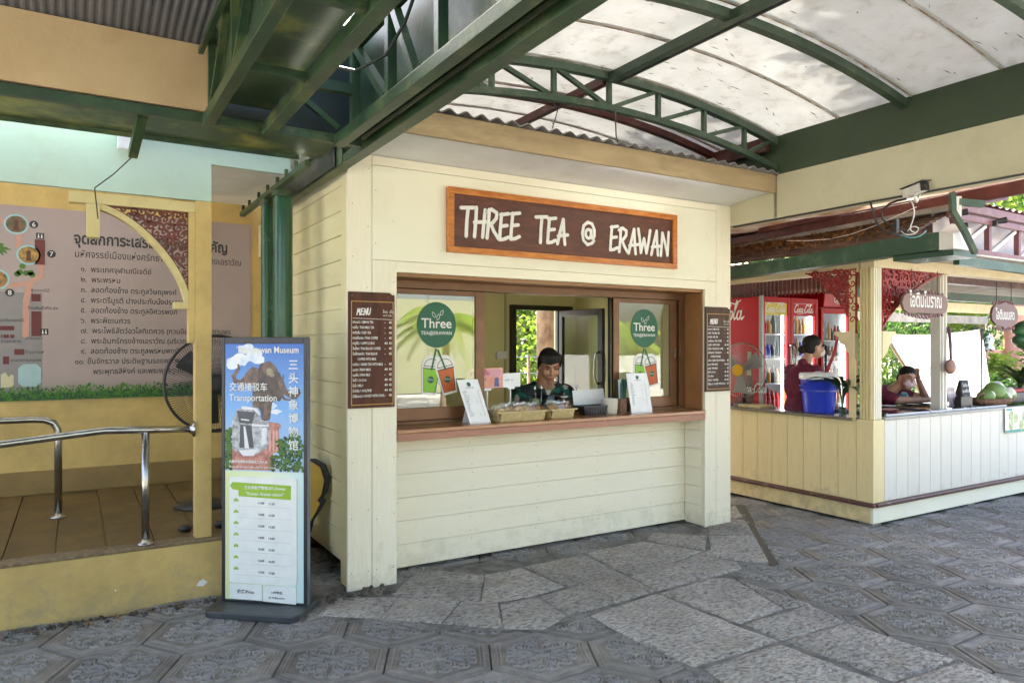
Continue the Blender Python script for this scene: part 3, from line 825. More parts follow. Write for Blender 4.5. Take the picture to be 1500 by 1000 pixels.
def fretwork(name, F, w, h, m, parent, depth=.018, seed=1, curve=2.0, sc=1.0):
    """pierced scroll panel: corner at (0,0), w along -a, h along -b, cut by a concave arc"""
    r = random.Random(seed); mb = MB(); lay = 0
    def bnd(x):                      # x in 0..1 away from the corner -> allowed depth 0..1
        return max(0.0, 1 - (1 - (1 - x) ** 2) ** .5) if False else max(0.0, 1 - (1 - (1 - min(x, 1)) ** 2) ** 0.5)
    def lim(x, y):                   # inside test for the region between corner and arc centred at (1,1)
        return (max(0, 1 - x) ** curve + max(0, 1 - y) ** curve) ** (1 / curve) >= 1.0
    st = .058 * sc; rowi = 0; yy = st * .35
    while yy < h:
        xx = st * (.35 + .5 * (rowi % 2))
        while xx < w:
            x = (xx + r.uniform(-.12, .12) * st) / w; y = (yy + r.uniform(-.12, .12) * st) / h
            q = st * r.uniform(.46, .56)
            gap = ((max(0, 1 - x) ** curve + max(0, 1 - y) ** curve) ** (1 / curve) - 1.0) * min(w, h)
            if gap > q * .15:
                q = min(q, gap + q * .45); a0 = r.random() * 360; d = r.choice((-1, 1)); n = 18; lay += 1
                cx, cy = max(-x * w, -w + q), -y * h
                mb.ribbon(spiral(cx, cy, q * 1.08, q * .18, a0, a0 + d * 400, n), [max(.005, q * (.46 - .18 * k / n)) for k in range(n + 1)], -depth, depth + .0002 * (lay % 7), F)
                t = R(a0); e = (cx + q * 1.9 * math.cos(t + .5), cy + q * 1.9 * math.sin(t + .5))
                if -w < e[0] < 0 and -h < e[1] < 0 and lim(-e[0] / w, -e[1] / h):
                    c0 = (cx + q * 1.05 * math.cos(t), cy + q * 1.05 * math.sin(t))
                    mb.ribbon([c0, ((c0[0] + e[0]) / 2, (c0[1] + e[1]) / 2 + q * .2), e], [q * .5, q * .42, .003], -depth * .9, depth * .93, F)
            xx += st
        yy += st * .86; rowi += 1
    # rims
    e = .010 * max(1, sc * .8)
    mb.ribbon([(-w, -e / 2), (-w * .5, -e / 2), (0, -e / 2)], e, -depth, depth, F)
    mb.ribbon([(-e / 2, 0), (-e / 2, -h)], e, -depth, depth * .97, F)
    arc = [(-(1 - math.cos(R(t)) ** (2 / curve)) * w, -(1 - math.sin(R(t)) ** (2 / curve)) * h) for t in range(0, 91, 6)]
    mb.ribbon(arc, e * 1.2, -depth, depth * .95, F)
    return mb.build(name, m, parent=parent)
Fp = frame((.628, 5.03, 2.455), (1, 0, 0), (0, 0, 1), (0, -1, 0))
fretwork('fretwork', Fp, .50, .57, 'maroon', post, seed=3, curve=1.55, sc=.85)
mb = MB(); arc = [(-.012 - (1 - math.cos(R(t)) ** (2 / 1.55)) * .51, -.012 - (1 - math.sin(R(t)) ** (2 / 1.55)) * .575) for t in range(0, 91, 5)]
mb.ribbon(arc, .036, -.035, .035, Fp); mb.build('curved_brace', 'yellow_cream', parent=post)

# handrails
hr = thing('handrail', 'stainless handrail running to the tan post with its foot on the walkway edge', 'handrail', (.37, 5.0, .378))
mb = MB(); mb.tube([(-2.4, 5.0, .83), (-.8, 5.0, .99), (-.36, 5.0, 1.045), (.10, 5.0, 1.088), (.16, 5.0, 1.092), (.655, 5.0, 1.072)], .0225, 14); mb.build('top_rail', 'steel', parent=hr, smooth=True)
mb = MB(); mb.tube([(.375, 5.0, .385), (.375, 5.0, 1.07)], .0225, 14); mb.build('upright', 'steel', parent=hr, smooth=True)
mb = MB(); mb.lathe([(.048, 0), (.048, .006), (.03, .014), (.024, .03)], (.375, 5.0, .378), 18); mb.build('base_flange', 'steel', parent=hr, smooth=True)
mb = MB(); mb.lathe([(.05, 0), (.05, .008), (.03, .016), (.026, .03)], (0, 0, 0), 18).xf(Matrix.Translation((.656, 5.0, 1.072)) @ Matrix.Rotation(R(-90), 4, 'Y')); mb.build('wall_flange', 'steel', parent=hr, smooth=True)
hr = thing('handrail', 'stainless handrail with a rounded end standing further back on the walkway', 'handrail', (-.10, 6.1, .378))
mb = MB(); mb.tube([(-3, 6.1, 1.09), (-.25, 6.1, 1.085), (-.18, 6.1, 1.078), (-.13, 6.1, 1.055), (-.105, 6.1, 1.01), (-.10, 6.1, .95), (-.10, 6.1, .385)], .0245, 14); mb.build('rail', 'steel', parent=hr, smooth=True)
mb = MB(); mb.lathe([(.055, 0), (.055, .006), (.035, .014), (.026, .03)], (-.10, 6.1, .378), 18); mb.build('base_flange', 'steel', parent=hr, smooth=True)

# pedestal fan behind the post
fan = thing('pedestal_fan', 'big black pedestal fan with a wire cage behind the tan post', 'fan', (.86, 6.0, .378))
fc = Vector((.93, 5.90, 1.315)); fr = .365
mb = MB()
mb.tube([fc + Vector((math.cos(t) * fr, 0, math.sin(t) * fr)) for t in np.linspace(0, 2 * math.pi, 49)], .011, 8, False)
mb.tube([fc + Vector((math.cos(t) * fr * .985, .06, math.sin(t) * fr * .985)) for t in np.linspace(0, 2 * math.pi, 49)], .006, 6, False)
mb.build('cage_ring', 'black', parent=fan, smooth=True)
mb = MB()
for k in range(120):
    t = 2 * math.pi * k / 120
    for s in (-1, 1):
        pts = []
        for q in range(6):
            rr_ = .07 + (fr - .07) * q / 5; bulge = .09 * (1 - (rr_ / fr) ** 2.5)
            tt = t + .25 * (1 - rr_ / fr)
            pts.append(fc + Vector((math.cos(tt) * rr_, s * bulge + .03, math.sin(tt) * rr_)))
        mb.tube(pts, .0016, 3, False)
mb.build('wire_cage', 'black', parent=fan)
mb = MB(); 
for k in range(3):
    a = R(120 * k + 20)
    V = []
    for i in range(7):
        rr_ = .05 + .26 * i / 6
        for j in range(5):
            b = a + (j - 2) * .17 * (1 - .25 * i / 6)
            V.append((fc.x + rr_ * math.cos(b), fc.y + .03 + .03 * (j - 2) / 2, fc.z + rr_ * math.sin(b)))
    mb.add(V, [(i * 5 + j, i * 5 + j + 1, (i + 1) * 5 + j + 1, (i + 1) * 5 + j) for i in range(6) for j in range(4)])
bl = mb.build('blades', 'charcoal', parent=fan, smooth=True)
mb = MB(); mb.lathe([(.04, 0), (.075, .01), (.075, .12), (.05, .2), (.02, .22)], (0, 0, 0), 18).xf(Matrix.Translation(fc) @ Matrix.Rotation(R(-90), 4, 'X')); mb.build('motor_housing', 'charcoal', parent=fan, smooth=True)
mb = MB(); mb.tube([(.88, 6.05, 1.3), (.86, 6.05, .42)], .02, 10); mb.lathe([(.22, 0), (.22, .012), (.12, .035), (.03, .07)], (.86, 6.0, .378), 24); mb.build('stand', 'black', parent=fan, smooth=True)
mb = MB(); mb.ell((.625, 5.2, .40), (.045, .035, .024), 12, 7); mb.ell((.86, 5.2, .40), (.06, .04, .028), 12, 7)
one('shoe_pair', mb, 'black', 'black rounded lumps like shoes lying on the deck behind the tan post', 'shoes', (.7, 5.25, .378), smooth=True)
# ---------------------------------------------------------------- printed wall map on the tan wall
FL = {}
def fm(c, rough=.6, **k):
    key = tuple(round(x, 3) for x in c)
    if key not in FL: FL[key] = flat('print_%d' % len(FL), c, rough, **k)
    return FL[key]
mp = thing('wall_map', 'large pinkish printed site map with black Thai lettering on the tan wall', 'wall map', (0, 7.14, 1.15))
Fm = FRONT(0, 7.148, 0)
mb = MB(); mb.box(-3.0, 1.43, 7.141, 7.149, 1.15, 2.748); mb.build('panel', mat('pinkish_grey_print', (0.36, 0.285, 0.27), (0.33, 0.26, 0.25), scale=2, rough=.5), parent=mp)
Fm = FRONT(0, 7.140, 0)
mb = MB(); mb.box(-3.0, -.229, 7.1398, 7.1408, 1.17, 2.04); mb.build('grey_ground_print', fm((.24, .22, .22)), parent=mp)
mb = MB()
mb.ribbon([(-.389, 2.62), (-.389, 2.411), (-.30, 2.33), (-.239, 2.263), (-.239, 2.178), (-.333, 2.117), (-.425, 2.096), (-1.2, 2.09)], .035, 0, .0012, Fm)
mb.ribbon([(-.315, 2.11), (-.34, 1.98), (-.345, 1.69)], .045, 0, .0014, Fm)
mb.ribbon([(-1.5, 2.60), (-.9, 2.66), (-.43, 2.61)], .035, 0, .0016, Fm)
mb.build('path_print', fm((.50, .27, .20)), parent=mp)
for (a, b, c, d) in [(-.281, -.21, 2.274, 2.482), (-.305, -.24, 1.97, 2.03), (-.305, -.235, 1.684, 1.888), (-.80, -.421, 1.73, 1.765), (-.494, -.455, 1.667, 1.694), (-.51, -.50, 1.667, 1.694), (-.448, -.42, 1.667, 1.694), (-.421, -.352, 1.53, 1.577), (-.496, -.455, 1.455, 1.517)]:
    mb = MB(); mb.box(a, b, 7.1380, 7.1395, c, d); mb.build('red_building_print', fm((.13, .025, .025)), parent=mp)
mb = MB(); mb.prism([(-.395 + .0, 1.30), (-.36, 1.268), (-.27, 1.268), (-.237, 1.30), (-.237, 1.42), (-.27, 1.453), (-.36, 1.453), (-.395, 1.42)], 0, .002, Fm); mb.build('pond_print', fm((.33, .47, .48)), parent=mp)
mb = MB(); mb.prism([(-.51, 1.266), (-.425, 1.266), (-.425, 1.36), (-.44, 1.37), (-.46, 1.35), (-.48, 1.39), (-.51, 1.37)], 0, .0022, Fm); mb.build('gate_print', fm((.55, .50, .32)), parent=mp)
for (x, z, inner) in ((-.407, 2.595, (.22, .10, .06)), (-.323, 2.350, (.55, .27, .06)), (-.535, 2.14, (.5, .2, .05))):
    mb = MB(); mb.prism(disc(x, z, .084, .082), 0, .002, Fm); mb.build('map_circle', fm((.28, .50, .55)), parent=mp)
    mb = MB(); mb.prism(disc(x, z, .070, .068), 0, .0026, Fm); mb.build('circle_picture', mat('print_picture', inner, (.05, .08, .03), scale=26, rough=.5), parent=mp)
    mb = MB(); mb.prism([(x - .02, z - .05), (x + .02, z - .05), (x + .012, z + .0), (x + .018, z + .02), (x, z + .045), (x - .018, z + .02), (x - .012, z)], 0, .0031, Fm); mb.build('statue_print', fm((.10, .035, .02)), parent=mp)
mb = MB(); mw = MB()
for (x, z, t) in ((-.288, 2.603, '6'), (-.165, 2.368, '7'), (-.451, 2.036, '8')):
    mb.prism(disc(x, z, .031), 0, .002, Fm); add_text(mw, t, .055, Fm, x, z - .019, .0025, align='CENTER')
for (x, z) in ((-.244, 2.512), (-.215, 1.72)):
    mb.box(x - .028, x + .028, 7.137, 7.139, z - .025, z + .025)
    for q in (-.011, .011):
        mw.prism(disc(x + q, z + .012, .004), 0, .0036, Fm); mw.prism([(x + q - .006, z - .016), (x + q + .006, z - .016), (x + q + .003, z + .007), (x + q - .003, z + .007)], 0, .0036, Fm)
mb.build('black_symbol', 'ink', parent=mp); mw.build('white_symbol', 'letter', parent=mp)
mb = MB()
for (x, z) in ((-.365, 2.255), (-.385, 2.205), (-.34, 2.20), (-.31, 2.205), (-.40, 2.19), (-.30, 2.19)): mb.prism(disc(x, z, .022), 0, .0022, Fm)
rp = random.Random(2)
for k in range(26):
    a = rp.random() * 6.3; L = rp.uniform(.05, .11)
    mb.prism([(-.54, 2.41), (-.54 + L * .6 * math.cos(a) - .012 * math.sin(a), 2.41 + L * .6 * math.sin(a) + .012 * math.cos(a)), (-.54 + L * math.cos(a), 2.41 + L * math.sin(a)), (-.54 + L * .6 * math.cos(a) + .012 * math.sin(a), 2.41 + L * .6 * math.sin(a) - .012 * math.cos(a))], 0, .002 + .00005 * k, Fm)
mb.build('green_tree_print', fm((.07, .16, .02)), parent=mp)
tx = MB()
add_text(tx, 'จุดสักการะเสริมสิริมงคลสำคัญ', .128, Fm, -.006, 2.47, .0012, bold=.0035, sx=.80, res=3)
add_text(tx, 'มหัศจรรย์เมืองแห่งศรัทธา ณ พิพิธภัณฑ์ช้างเอราวัณ', .082, Fm, -.002, 2.355, .0012, sx=.80, res=2)
lines = ['๑.  พระเกศจุฬามณีเจดีย์', '๒.  พระพรหม', '๓.  ลอดท้องช้าง ตระกูลวิษณุพงศ์', '๔.  พระตรีมูรติ ปางประทับนั่งประทานพร', '๕.  ลอดท้องช้าง ตระกูลอิศวรพงศ์', '๖.  พระพิฆเนศวร', '๗.  พระโพธิสัตว์อวโลกิเตศวร (กวนอิม) ปางประทานพร', '๘.  พระอินทร์ทรงช้างเอราวัณ (บริเวณลานสักการะ)', '๙.  ลอดท้องช้าง ตระกูลพรหมพงศ์', '๑๐. ชั้นจักรวาล ประดิษฐานรอยพระพุทธบาท', '     พระพุทธสิหิงค์ และพระพุทธรูปปางต่างๆ']
for i, s in enumerate(lines):
    x = .043 if i < 9 else (.0 if i == 9 else .055)
    add_text(tx, s, .066, Fm, x, 2.234 - .0872 * i, .0012, res=2, sx=.86)
for s, x, z in (('ซุ้มดอกไม้', -.31, 2.05), ('ร้านสินค้าที่ระลึก', -.33, 1.905), ('จุดรับดอกไม้', -.52, 1.80), ('ร้านอาหาร', -.51, 1.63), ('ทางออก', -.345, 1.655), ('ร้านกาแฟ', -.345, 1.54), ('ศาลาการเกษตร', -.445, 1.475)):
    add_text(tx, s, .034, Fm, x, z, .0026, res=1)
tx.build('lettering', 'ink', parent=mp)
rf = random.Random(8); g1 = MB(); g2 = MB()
g1.prism([(-1.3, 1.152), (1.428, 1.152), (1.428, 1.215), (-1.3, 1.215)], 0, .001, Fm)
for k in range(2600):
    x = rf.uniform(-1.3, 1.42); z = 1.150 + abs(rf.gauss(0, .048)); 
    if z > 1.262: continue
    a = rf.uniform(.2, 2.9); L = rf.uniform(.02, .05); 
    p = [(x, z), (x + L * .5 * math.cos(a) - .007, z + L * .5 * math.sin(a)), (x + L * math.cos(a), z + L * math.sin(a)), (x + L * .5 * math.cos(a) + .007, z + L * .5 * math.sin(a))]
    (g1 if rf.random() < .55 + (z - 1.2) * 6 else g2).prism(p, 0, .0012 + .000002 * k, Fm)
g1.build('grass_print', fm((.08, .22, .02)), parent=mp); g2.build('shrub_print', fm((.02, .075, .03)), parent=mp)

# ---------------------------------------------------------------- tea kiosk
KX0, KX1, KY = 1.515, 5.074, 4.564
kiosk = thing('tea_kiosk', 'cream boarded drinks kiosk with a brown framed serving window and wooden counter', 'kiosk', (KX0, KY, 0))
# corner posts: two upright boards each, a yellowish groove between
def post_boards(xa, xb, xc, side_x):
    for a, b in ((xa, xb - .002), (xb + .002, xc)):
        mb = MB(); mb.box(a, b, KY, KY + .03, .004, 2.862 if abs(a - KX0) < .01 or abs(b - KX1) < .01 else 2.1725)
        mb.build('post_board', 'cream_v', parent=kiosk, bevel=.002)
    mb = MB(); mb.box(xa + .035 if xa < 2 else xa + .004, xc - .004, KY + .031, KY + .245, .01, 2.095); mb.build('post_core', 'cream', parent=kiosk)
post_boards(KX0, 1.682, 1.856, 0)
post_boards(4.755, 4.891, KX1, 0)
mb = MB(); mb.box(1.680, 1.684, KY + .012, KY + .03, .01, 2.1); mb.build('groove_strip', 'yellow', parent=kiosk)
# header boards above the window
for (x0, x1, z0, z1, m_) in ((1.683, 4.890, 2.802, 2.862, 'cream_h'), (1.683, 4.890, 2.175, 2.799, 'cream'), (1.8565, 4.7545, 2.100, 2.1725, 'cream_h')):
    mb = MB(); mb.box(x0, x1, KY, KY + .03, z0, z1); mb.build('header_board', m_, parent=kiosk, bevel=.002)
mb = MB(); mb.box(1.52, 5.07, KY + .031, KY + .06, 2.12, 2.86); mb.build('header_backing', 'cream', parent=kiosk)
# lower siding planks
YP = 4.814
zs = [.027, .192, .357, .522, .687, .852, .985]
for a, b in zip(zs[:-1], zs[1:]):
    mb = MB(); mb.add([(1.857, YP - .012, a + .001), (4.754, YP - .012, a + .001), (4.754, YP + .01, a + .001), (1.857, YP + .01, a + .001), (1.857, YP, b - .003), (4.754, YP, b - .003), (4.754, YP + .01, b - .003), (1.857, YP + .01, b - .003)],
        [(0, 3, 2, 1), (4, 5, 6, 7), (0, 1, 5, 4), (1, 2, 6, 5), (2, 3, 7, 6), (3, 0, 4, 7)])
    mb.build('plank', 'cream_h', parent=kiosk, bevel=.0015)
    # return of the right post
    mb = MB(); mb.box(4.745, 4.7545, KY + .032, YP - .014, a + .001, b - .003); mb.build('plank', 'cream_h', parent=kiosk, bevel=.0015)
mb = MB(); mb.box(1.86, 4.75, YP + .012, YP + .05, .03, .985); mb.build('wall_backing', 'cream', parent=kiosk)
# left side wall planks
z = .20; k = 0
while z < 2.72:
    z2 = min(z + .165, 2.80)
    mb = MB(); mb.box(KX0 + .012, KX0 + .03, KY + .135, 7.0, z + .001, z2 - .004); mb.build('plank', 'cream_side', parent=kiosk, bevel=.0015)
    z = z2
mb = MB(); mb.box(KX0 + .0305, KX0 + .07, KY + .035, 7.0, .15, 2.8); mb.build('wall_backing', 'cream', parent=kiosk)
mb = MB(); mb.box(KX0, KX0 + .029, KY + .031, KY + .132, .03, 2.86); mb.build('post_board', 'cream_side', parent=kiosk, bevel=.002)
mb = MB(); mb.box(KX1 - .06, KX1, KY + .04, 7.0, .03, 2.8); mb.build('right_wall', 'cream', parent=kiosk)
mb = MB(); rq = random.Random(3)
for x in (KX0 + .03, KX0 + .14, 1.71, 1.83, 4.78, 4.87, 4.92, 5.05):
    z = .12
    while z < 2.8:
        if not (.9 < z < 1.0): mb.prism(disc(x + rq.uniform(-.006, .006), z, .0035, n=6), 0, .0004, FRONT(0, KY - .0001, 0))
        z += rq.uniform(.28, .42)
for a in zs[:-1]:
    for x in (1.95, 2.55, 3.15, 3.75, 4.35, 4.70):
        mb.prism(disc(x + rq.uniform(-.02, .02), a + .03, .0035, n=6), 0, .0006, FRONT(0, YP - .012, 0)); mb.prism(disc(x + rq.uniform(-.02, .02), a + .13, .0035, n=6), 0, .0006, FRONT(0, YP - .004, 0))
mb.build('nail_heads', mat('rusty_nail', (.22, .13, .07), rough=.8), parent=kiosk, stuff=True)
# inner room
mb = MB(); mb.box(1.59, 5.0, 4.88, 6.98, .10, .16); mb.build('floor', 'deck', parent=kiosk)
mb = MB(); mb.box(1.6, 4.10, 6.80, 6.86, .16, 2.62); mb.box(4.72, 5.0, 6.80, 6.86, .16, 2.62); mb.box(4.10, 4.72, 6.80, 6.86, 2.05, 2.62)
mb.build('back_wall', 'plaster', parent=kiosk)
mb = MB(); mb.box(4.985, 5.012, 4.9, 6.8, .16, 2.62); mb.build('inner_lining', 'plaster', parent=kiosk)
mb = MB(); mb.box(1.588, 1.60, 4.9, 6.8, .16, 2.62); mb.build('inner_lining', 'plaster', parent=kiosk)
mb = MB(); mb.box(1.59, 5.0, 4.66, 6.86, 2.622, 2.66); mb.build('ceiling', 'white', parent=kiosk)
mb = MB()
for x in (2.6, 3.1, 3.62, 4.02): mb.box(x, x + .02, 6.786, 6.799, .16, 2.62)
mb.box(3.64, 4.98, 6.786, 6.7995, 2.30, 2.325)
mb.build('wall_batten', mat('dull_inner_batten', (.52, .48, .24), rough=.6), parent=kiosk)
df = MB(); df.box(4.085, 4.14, 6.74, 6.81, .16, 2.00); df.box(4.085, 4.90, 6.74, 6.81, 2.0, 2.055); df.box(4.70, 4.75, 6.76, 6.81, .16, 2.0)
df.build('door_frame', 'dark_frame', parent=kiosk, bevel=.003)
# open glass door: hinge at (4.72, 6.74), free edge near (4.78, 6.02)
hinge = Vector((4.72, 6.735)); free = Vector((4.785, 6.03)); dv = (free - hinge).normalized(); dn = Vector((-dv.y, dv.x))
def Fd(a, b, c): p = hinge + dv * a + dn * c; return (p.x, p.y, b)
W = (free - hinge).length
dp = MB()
for (a0, a1, b0, b1) in ((0, .055, .18, 2.0), (W - .075, W, .18, 2.0), (.055, W - .075, 1.93, 2.0), (.055, W - .075, .18, .30)):
    dp.prism([(a0, b0), (a1, b0), (a1, b1), (a0, b1)], -.02, .02, Fd)
door = dp.build('glass_door', 'dark_frame', parent=kiosk, bevel=.003)
dp = MB(); dp.prism([(.055, .30), (W - .075, .30), (W - .075, 1.93), (.055, 1.93)], -.003, .003, Fd)
o = dp.build('pane', 'clear', off=kiosk['base']); o.parent = door
dp = MB()
for s in (-1, 1):
    dp.tube([Fd(W - .05, 1.20, s * .02), Fd(W - .055, 1.22, s * .06), Fd(W - .06, 1.28, s * .075), Fd(W - .06, 1.45, s * .075), Fd(W - .055, 1.52, s * .06), Fd(W - .05, 1.54, s * .02)], .012, 10)
o = dp.build('handle', 'steel', off=kiosk['base'], smooth=True); o.parent = door
mb = MB(); mb.box(3.91, 4.04, 6.77, 6.798, 1.46, 1.545); mb.build('switch_box', 'white_gloss', parent=kiosk, bevel=.004)
mb = MB(); mb.box(3.95, 3.975, 6.762, 6.7695, 1.485, 1.52); mb.build('switch', 'white_gloss', parent=kiosk, bevel=.002)
# serving window: reveal, frame, sliding panes
mb = MB(); mb.box(4.742, 4.7545, KY + .031, YP + .02, 1.036, 2.10); mb.build('reveal', 'brown_reveal', parent=kiosk)
mb = MB(); mb.box(1.857, 4.741, KY + .032, YP + .0, 2.075, 2.098); mb.build('reveal', 'brown_reveal', parent=kiosk)
mb = MB(); mb.box(1.857, 1.870, KY + .031, YP + .02, 1.036, 2.074); mb.build('reveal', 'brown_reveal', parent=kiosk)
fr_ = MB(); YW = 4.815
fr_.box(1.87, 4.741, YW - .02, YW + .10, 2.015, 2.074)
fr_.box(1.87, 4.741, YW - .015, YW + .10, 1.036, 1.062)
fr_.box(1.87, 1.915, YW - .02, YW + .10, 1.062, 2.015)
fr_.box(4.675, 4.741, YW - .02, YW + .10, 1.062, 2.015)
fr_.build('window_frame', 'brown_alu', parent=kiosk, bevel=.003)
fr_ = MB(); fr_.box(4.62, 4.674, YW + .03, YW + .06, 1.062, 2.015); fr_.box(1.92, 2.66, YW + .012, YW + .02, 1.062, 1.10); fr_.build('track_channel', 'black', parent=kiosk)
def sash(x0, x1, y, gm_, stick):
    s = MB(); s.box(x0, x0 + .035, y, y + .028, 1.064, 2.013); s.box(x1 - .075, x1, y, y + .028, 1.064, 2.013)
    s.box(x0 + .035, x1 - .075, y, y + .028, 1.975, 2.013); s.box(x0 + .035, x1 - .075, y, y + .028, 1.064, 1.155)
    w = s.build('window_sash', 'brown_alu', parent=kiosk, bevel=.003)
    g = MB(); g.box(x0 + .035, x1 - .075, y + .012, y + .016, 1.155, 1.975)
    o = g.build('pane', gm_, off=kiosk['base']); o.parent = w
    return w
swL = sash(1.915, 2.672, YW + .002, 'glass', True)
swR = sash(3.925, 4.66, YW + .002, 'glass_r', True)
# the right sash has its wide stile on the left as well
s = MB(); s.box(3.925, 3.99, YW - .002, YW + .028, 1.0645, 2.0125); o = s.build('meeting_stile', 'brown_alu', off=kiosk['base'], bevel=.003); o.parent = swR
s = MB(); s.box(3.905, 3.922, YW + .03, YW + .05, 1.062, 2.015); s.build('gasket_strip', 'black', parent=kiosk)
s = MB(); s.box(4.625, 4.636, YW - .012, YW + .0, 1.50, 1.58); s.build('window_latch', 'steel', parent=kiosk, bevel=.002)
# stickers on the panes
GR = fm((.010, .115, .055)); GRm = flat('sticker_green', (.010, .115, .055), .5)
def sticker(cx, sash_, tilt):
    F = FRONT(cx, YW + .013, 1.757)
    mb = MB(); mb.prism(disc(0, 0, .158, .168, 40), 0, .001, F); o = mb.build('round_sticker', GRm, off=kiosk['base']); o.parent = sash_
    mb = MB()
    add_text(mb, 'Three', .100, F, 0, -.022, .0014, align='CENTER', bold=.0012, res=4, sx=1.0)
    add_text(mb, 'TEA@ERAWAN', .036, F, 0, -.072, .0014, align='CENTER', bold=.0003, res=3)
    for (a, b, t) in ((-.012, .085, 120), (.03, .10, 60), (.008, .065, 80)):
        c, s_ = math.cos(R(t)), math.sin(R(t))
        leaf = [(0, 0), (.012, .010), (.030, .010), (.045, 0), (.030, -.010), (.012, -.010)]
        P = [(a + x * c - y * s_, b - .03 + x * s_ + y * c) for x, y in leaf]
        P2 = [(a + x * c * .6 + .012 * c - y * .5 * s_, b - .03 + x * .6 * s_ + .012 * s_ + y * .5 * c) for x, y in leaf]
        mb.ribbon(P + [P[0]], .003, 0, .0016, F)
    o = mb.build('sticker_lettering', 'letter', off=kiosk['base']); o.parent = sash_
    # two cups
    F = FRONT(cx + .01, YW + .013, 1.39)
    def cup(x, rot, colr, nm, lay):
        c, s_ = math.cos(R(rot)), math.sin(R(rot))
        T = lambda pts: [(x + a * c - b * s_, a * s_ + b * c) for a, b in pts]
        out = [(-.072, .075)] + [(.07 * math.cos(R(t)), .075 + .062 * math.sin(R(t))) for t in range(180, -1, -15)] + [(.072, .075), (.050, -.135), (-.050, -.135)]
        mb = MB(); mb.prism(T([(a * 1.14, b * 1.08) for a, b in out]), 0, .0004 + lay, F); o = mb.build('cup_sticker_border', 'letter', off=kiosk['base']); o.parent = sash_
        mb = MB(); mb.prism(T([(-.062, .045), (.062, .045), (.045, -.125), (-.045, -.125)]), 0, .0008 + lay, F); o = mb.build('cup_drink_print', colr, off=kiosk['base']); o.parent = sash_
        mb = MB(); mb.prism(T(disc(0, -.035, .026)), 0, .0012 + lay, F); o = mb.build('cup_logo_print', GRm, off=kiosk['base']); o.parent = sash_
        mb = MB()
        mb.ribbon(T([(-.066, .045), (.066, .045)]), .007, 0, .0013 + lay, F); mb.ribbon(T([(-.064, .062), (.064, .062)]), .005, 0, .0014 + lay, F)
        mb.ribbon(T([(.060 * math.cos(R(t)), .065 + .052 * math.sin(R(t))) for t in range(0, 181, 12)]), .004, 0, .0013 + lay, F)
        mb.ribbon(T([(-.064, .045), (-.046, -.127), (.046, -.127), (.064, .045)]), .004, 0, .0014 + lay, F)
        o = mb.build('cup_outline_print', 'ink', off=kiosk['base']); o.parent = sash_
        mb = MB(); add_text(mb, 'Three', .020, F, *T([(0, -.04)])[0], .0017 + lay, align='CENTER', res=1); o = mb.build('cup_lettering', 'letter', off=kiosk['base']); o.parent = sash_
        mb = MB(); mb.ribbon(T([(.0, .04), (-.03 if rot > 0 else .02, .19)]), .014, 0, .0018 + lay, F); o = mb.build('straw_print', GRm, off=kiosk['base']); o.parent = sash_
    cup(-.055, -6, flat('lime_print', (.24, .52, .03), .5), 'g', 0)
    cup(.070, 12, flat('tea_orange_print', (.55, .11, .02), .5), 'o', .002)
sticker(2.276, swL, 0)
sticker(4.283, swR, 0)
# counter
mb = MB(); mb.box(1.8575, 4.753, KY - .012, 4.792, 1.008, 1.035); mb.build('counter_top', 'counter_wood', parent=kiosk, bevel=.004)
mb = MB(); mb.box(1.8575, 4.74, 4.9165, 5.12, .995, 1.018); mb.build('inner_counter', 'counter_wood', parent=kiosk, bevel=.003)
mb = MB(); mb.box(1.8575, 4.753, KY - .006, KY + .018, .957, 1.007); mb.build('counter_edge', 'counter_edge', parent=kiosk, bevel=.003)
# soffit, fascia, corrugated roof
mb = MB(); mb.add([(1.45, 4.094, 2.912), (5.06, 4.094, 2.912), (5.06, KY + .03, 2.864), (1.45, KY + .03, 2.864), (1.45, 4.094, 2.922), (5.06, 4.094, 2.922), (5.06, KY + .03, 2.876), (1.45, KY + .03, 2.876)],
    [(0, 3, 2, 1), (4, 5, 6, 7), (0, 1, 5, 4), (1, 2, 6, 5), (2, 3, 7, 6), (3, 0, 4, 7)]); mb.build('soffit', 'white', parent=kiosk)
mb = MB(); mb.box(1.48, 5.068, 4.064, 4.092, 2.893, 3.045); mb.build('fascia', 'fascia', parent=kiosk, bevel=.003)
mb = MB(); V = []; n = 300
for j, (y, z) in enumerate(((4.02, 3.058), (7.3, 3.25))):
    for i in range(n + 1):
        x = 1.50 + 3.56 * i / n; V.append((x, y, z + .014 * math.sin(x * 2 * math.pi / .115)))
for j, (y, z) in enumerate(((4.02, 3.052), (7.3, 3.244))):
    for i in range(n + 1):
        x = 1.50 + 3.56 * i / n; V.append((x, y, z + .014 * math.sin(x * 2 * math.pi / .115)))
m_ = n + 1
mb.add(V, [(i, i + 1, m_ + i + 1, m_ + i) for i in range(n)] + [(2 * m_ + i + 1, 2 * m_ + i, 3 * m_ + i, 3 * m_ + i + 1) for i in range(n)] + [(i + 1, i, 2 * m_ + i, 2 * m_ + i + 1) for i in range(n)])
mb.build('corrugated_roof', 'corr', parent=kiosk, smooth=False)
# soffit lamps
for (x0, x1, lab) in ((3.33, 4.47, 'lit fluorescent tube under the kiosk eave above the right half of the name board'),):
    t = thing('tube_lamp', lab, 'lamp', (x0, 4.125, 2.90))
    mb = MB(); mb.tube([(x0, 4.108, 2.9065), (x1, 4.108, 2.9065)], .0045, 8); mb.build('tube', 'tube', parent=t, smooth=True)
    mb = MB(); mb.box(x0 - .02, x1 + .02, 4.094, 4.103, 2.899, 2.908); mb.build('batten', 'white_gloss', parent=t)

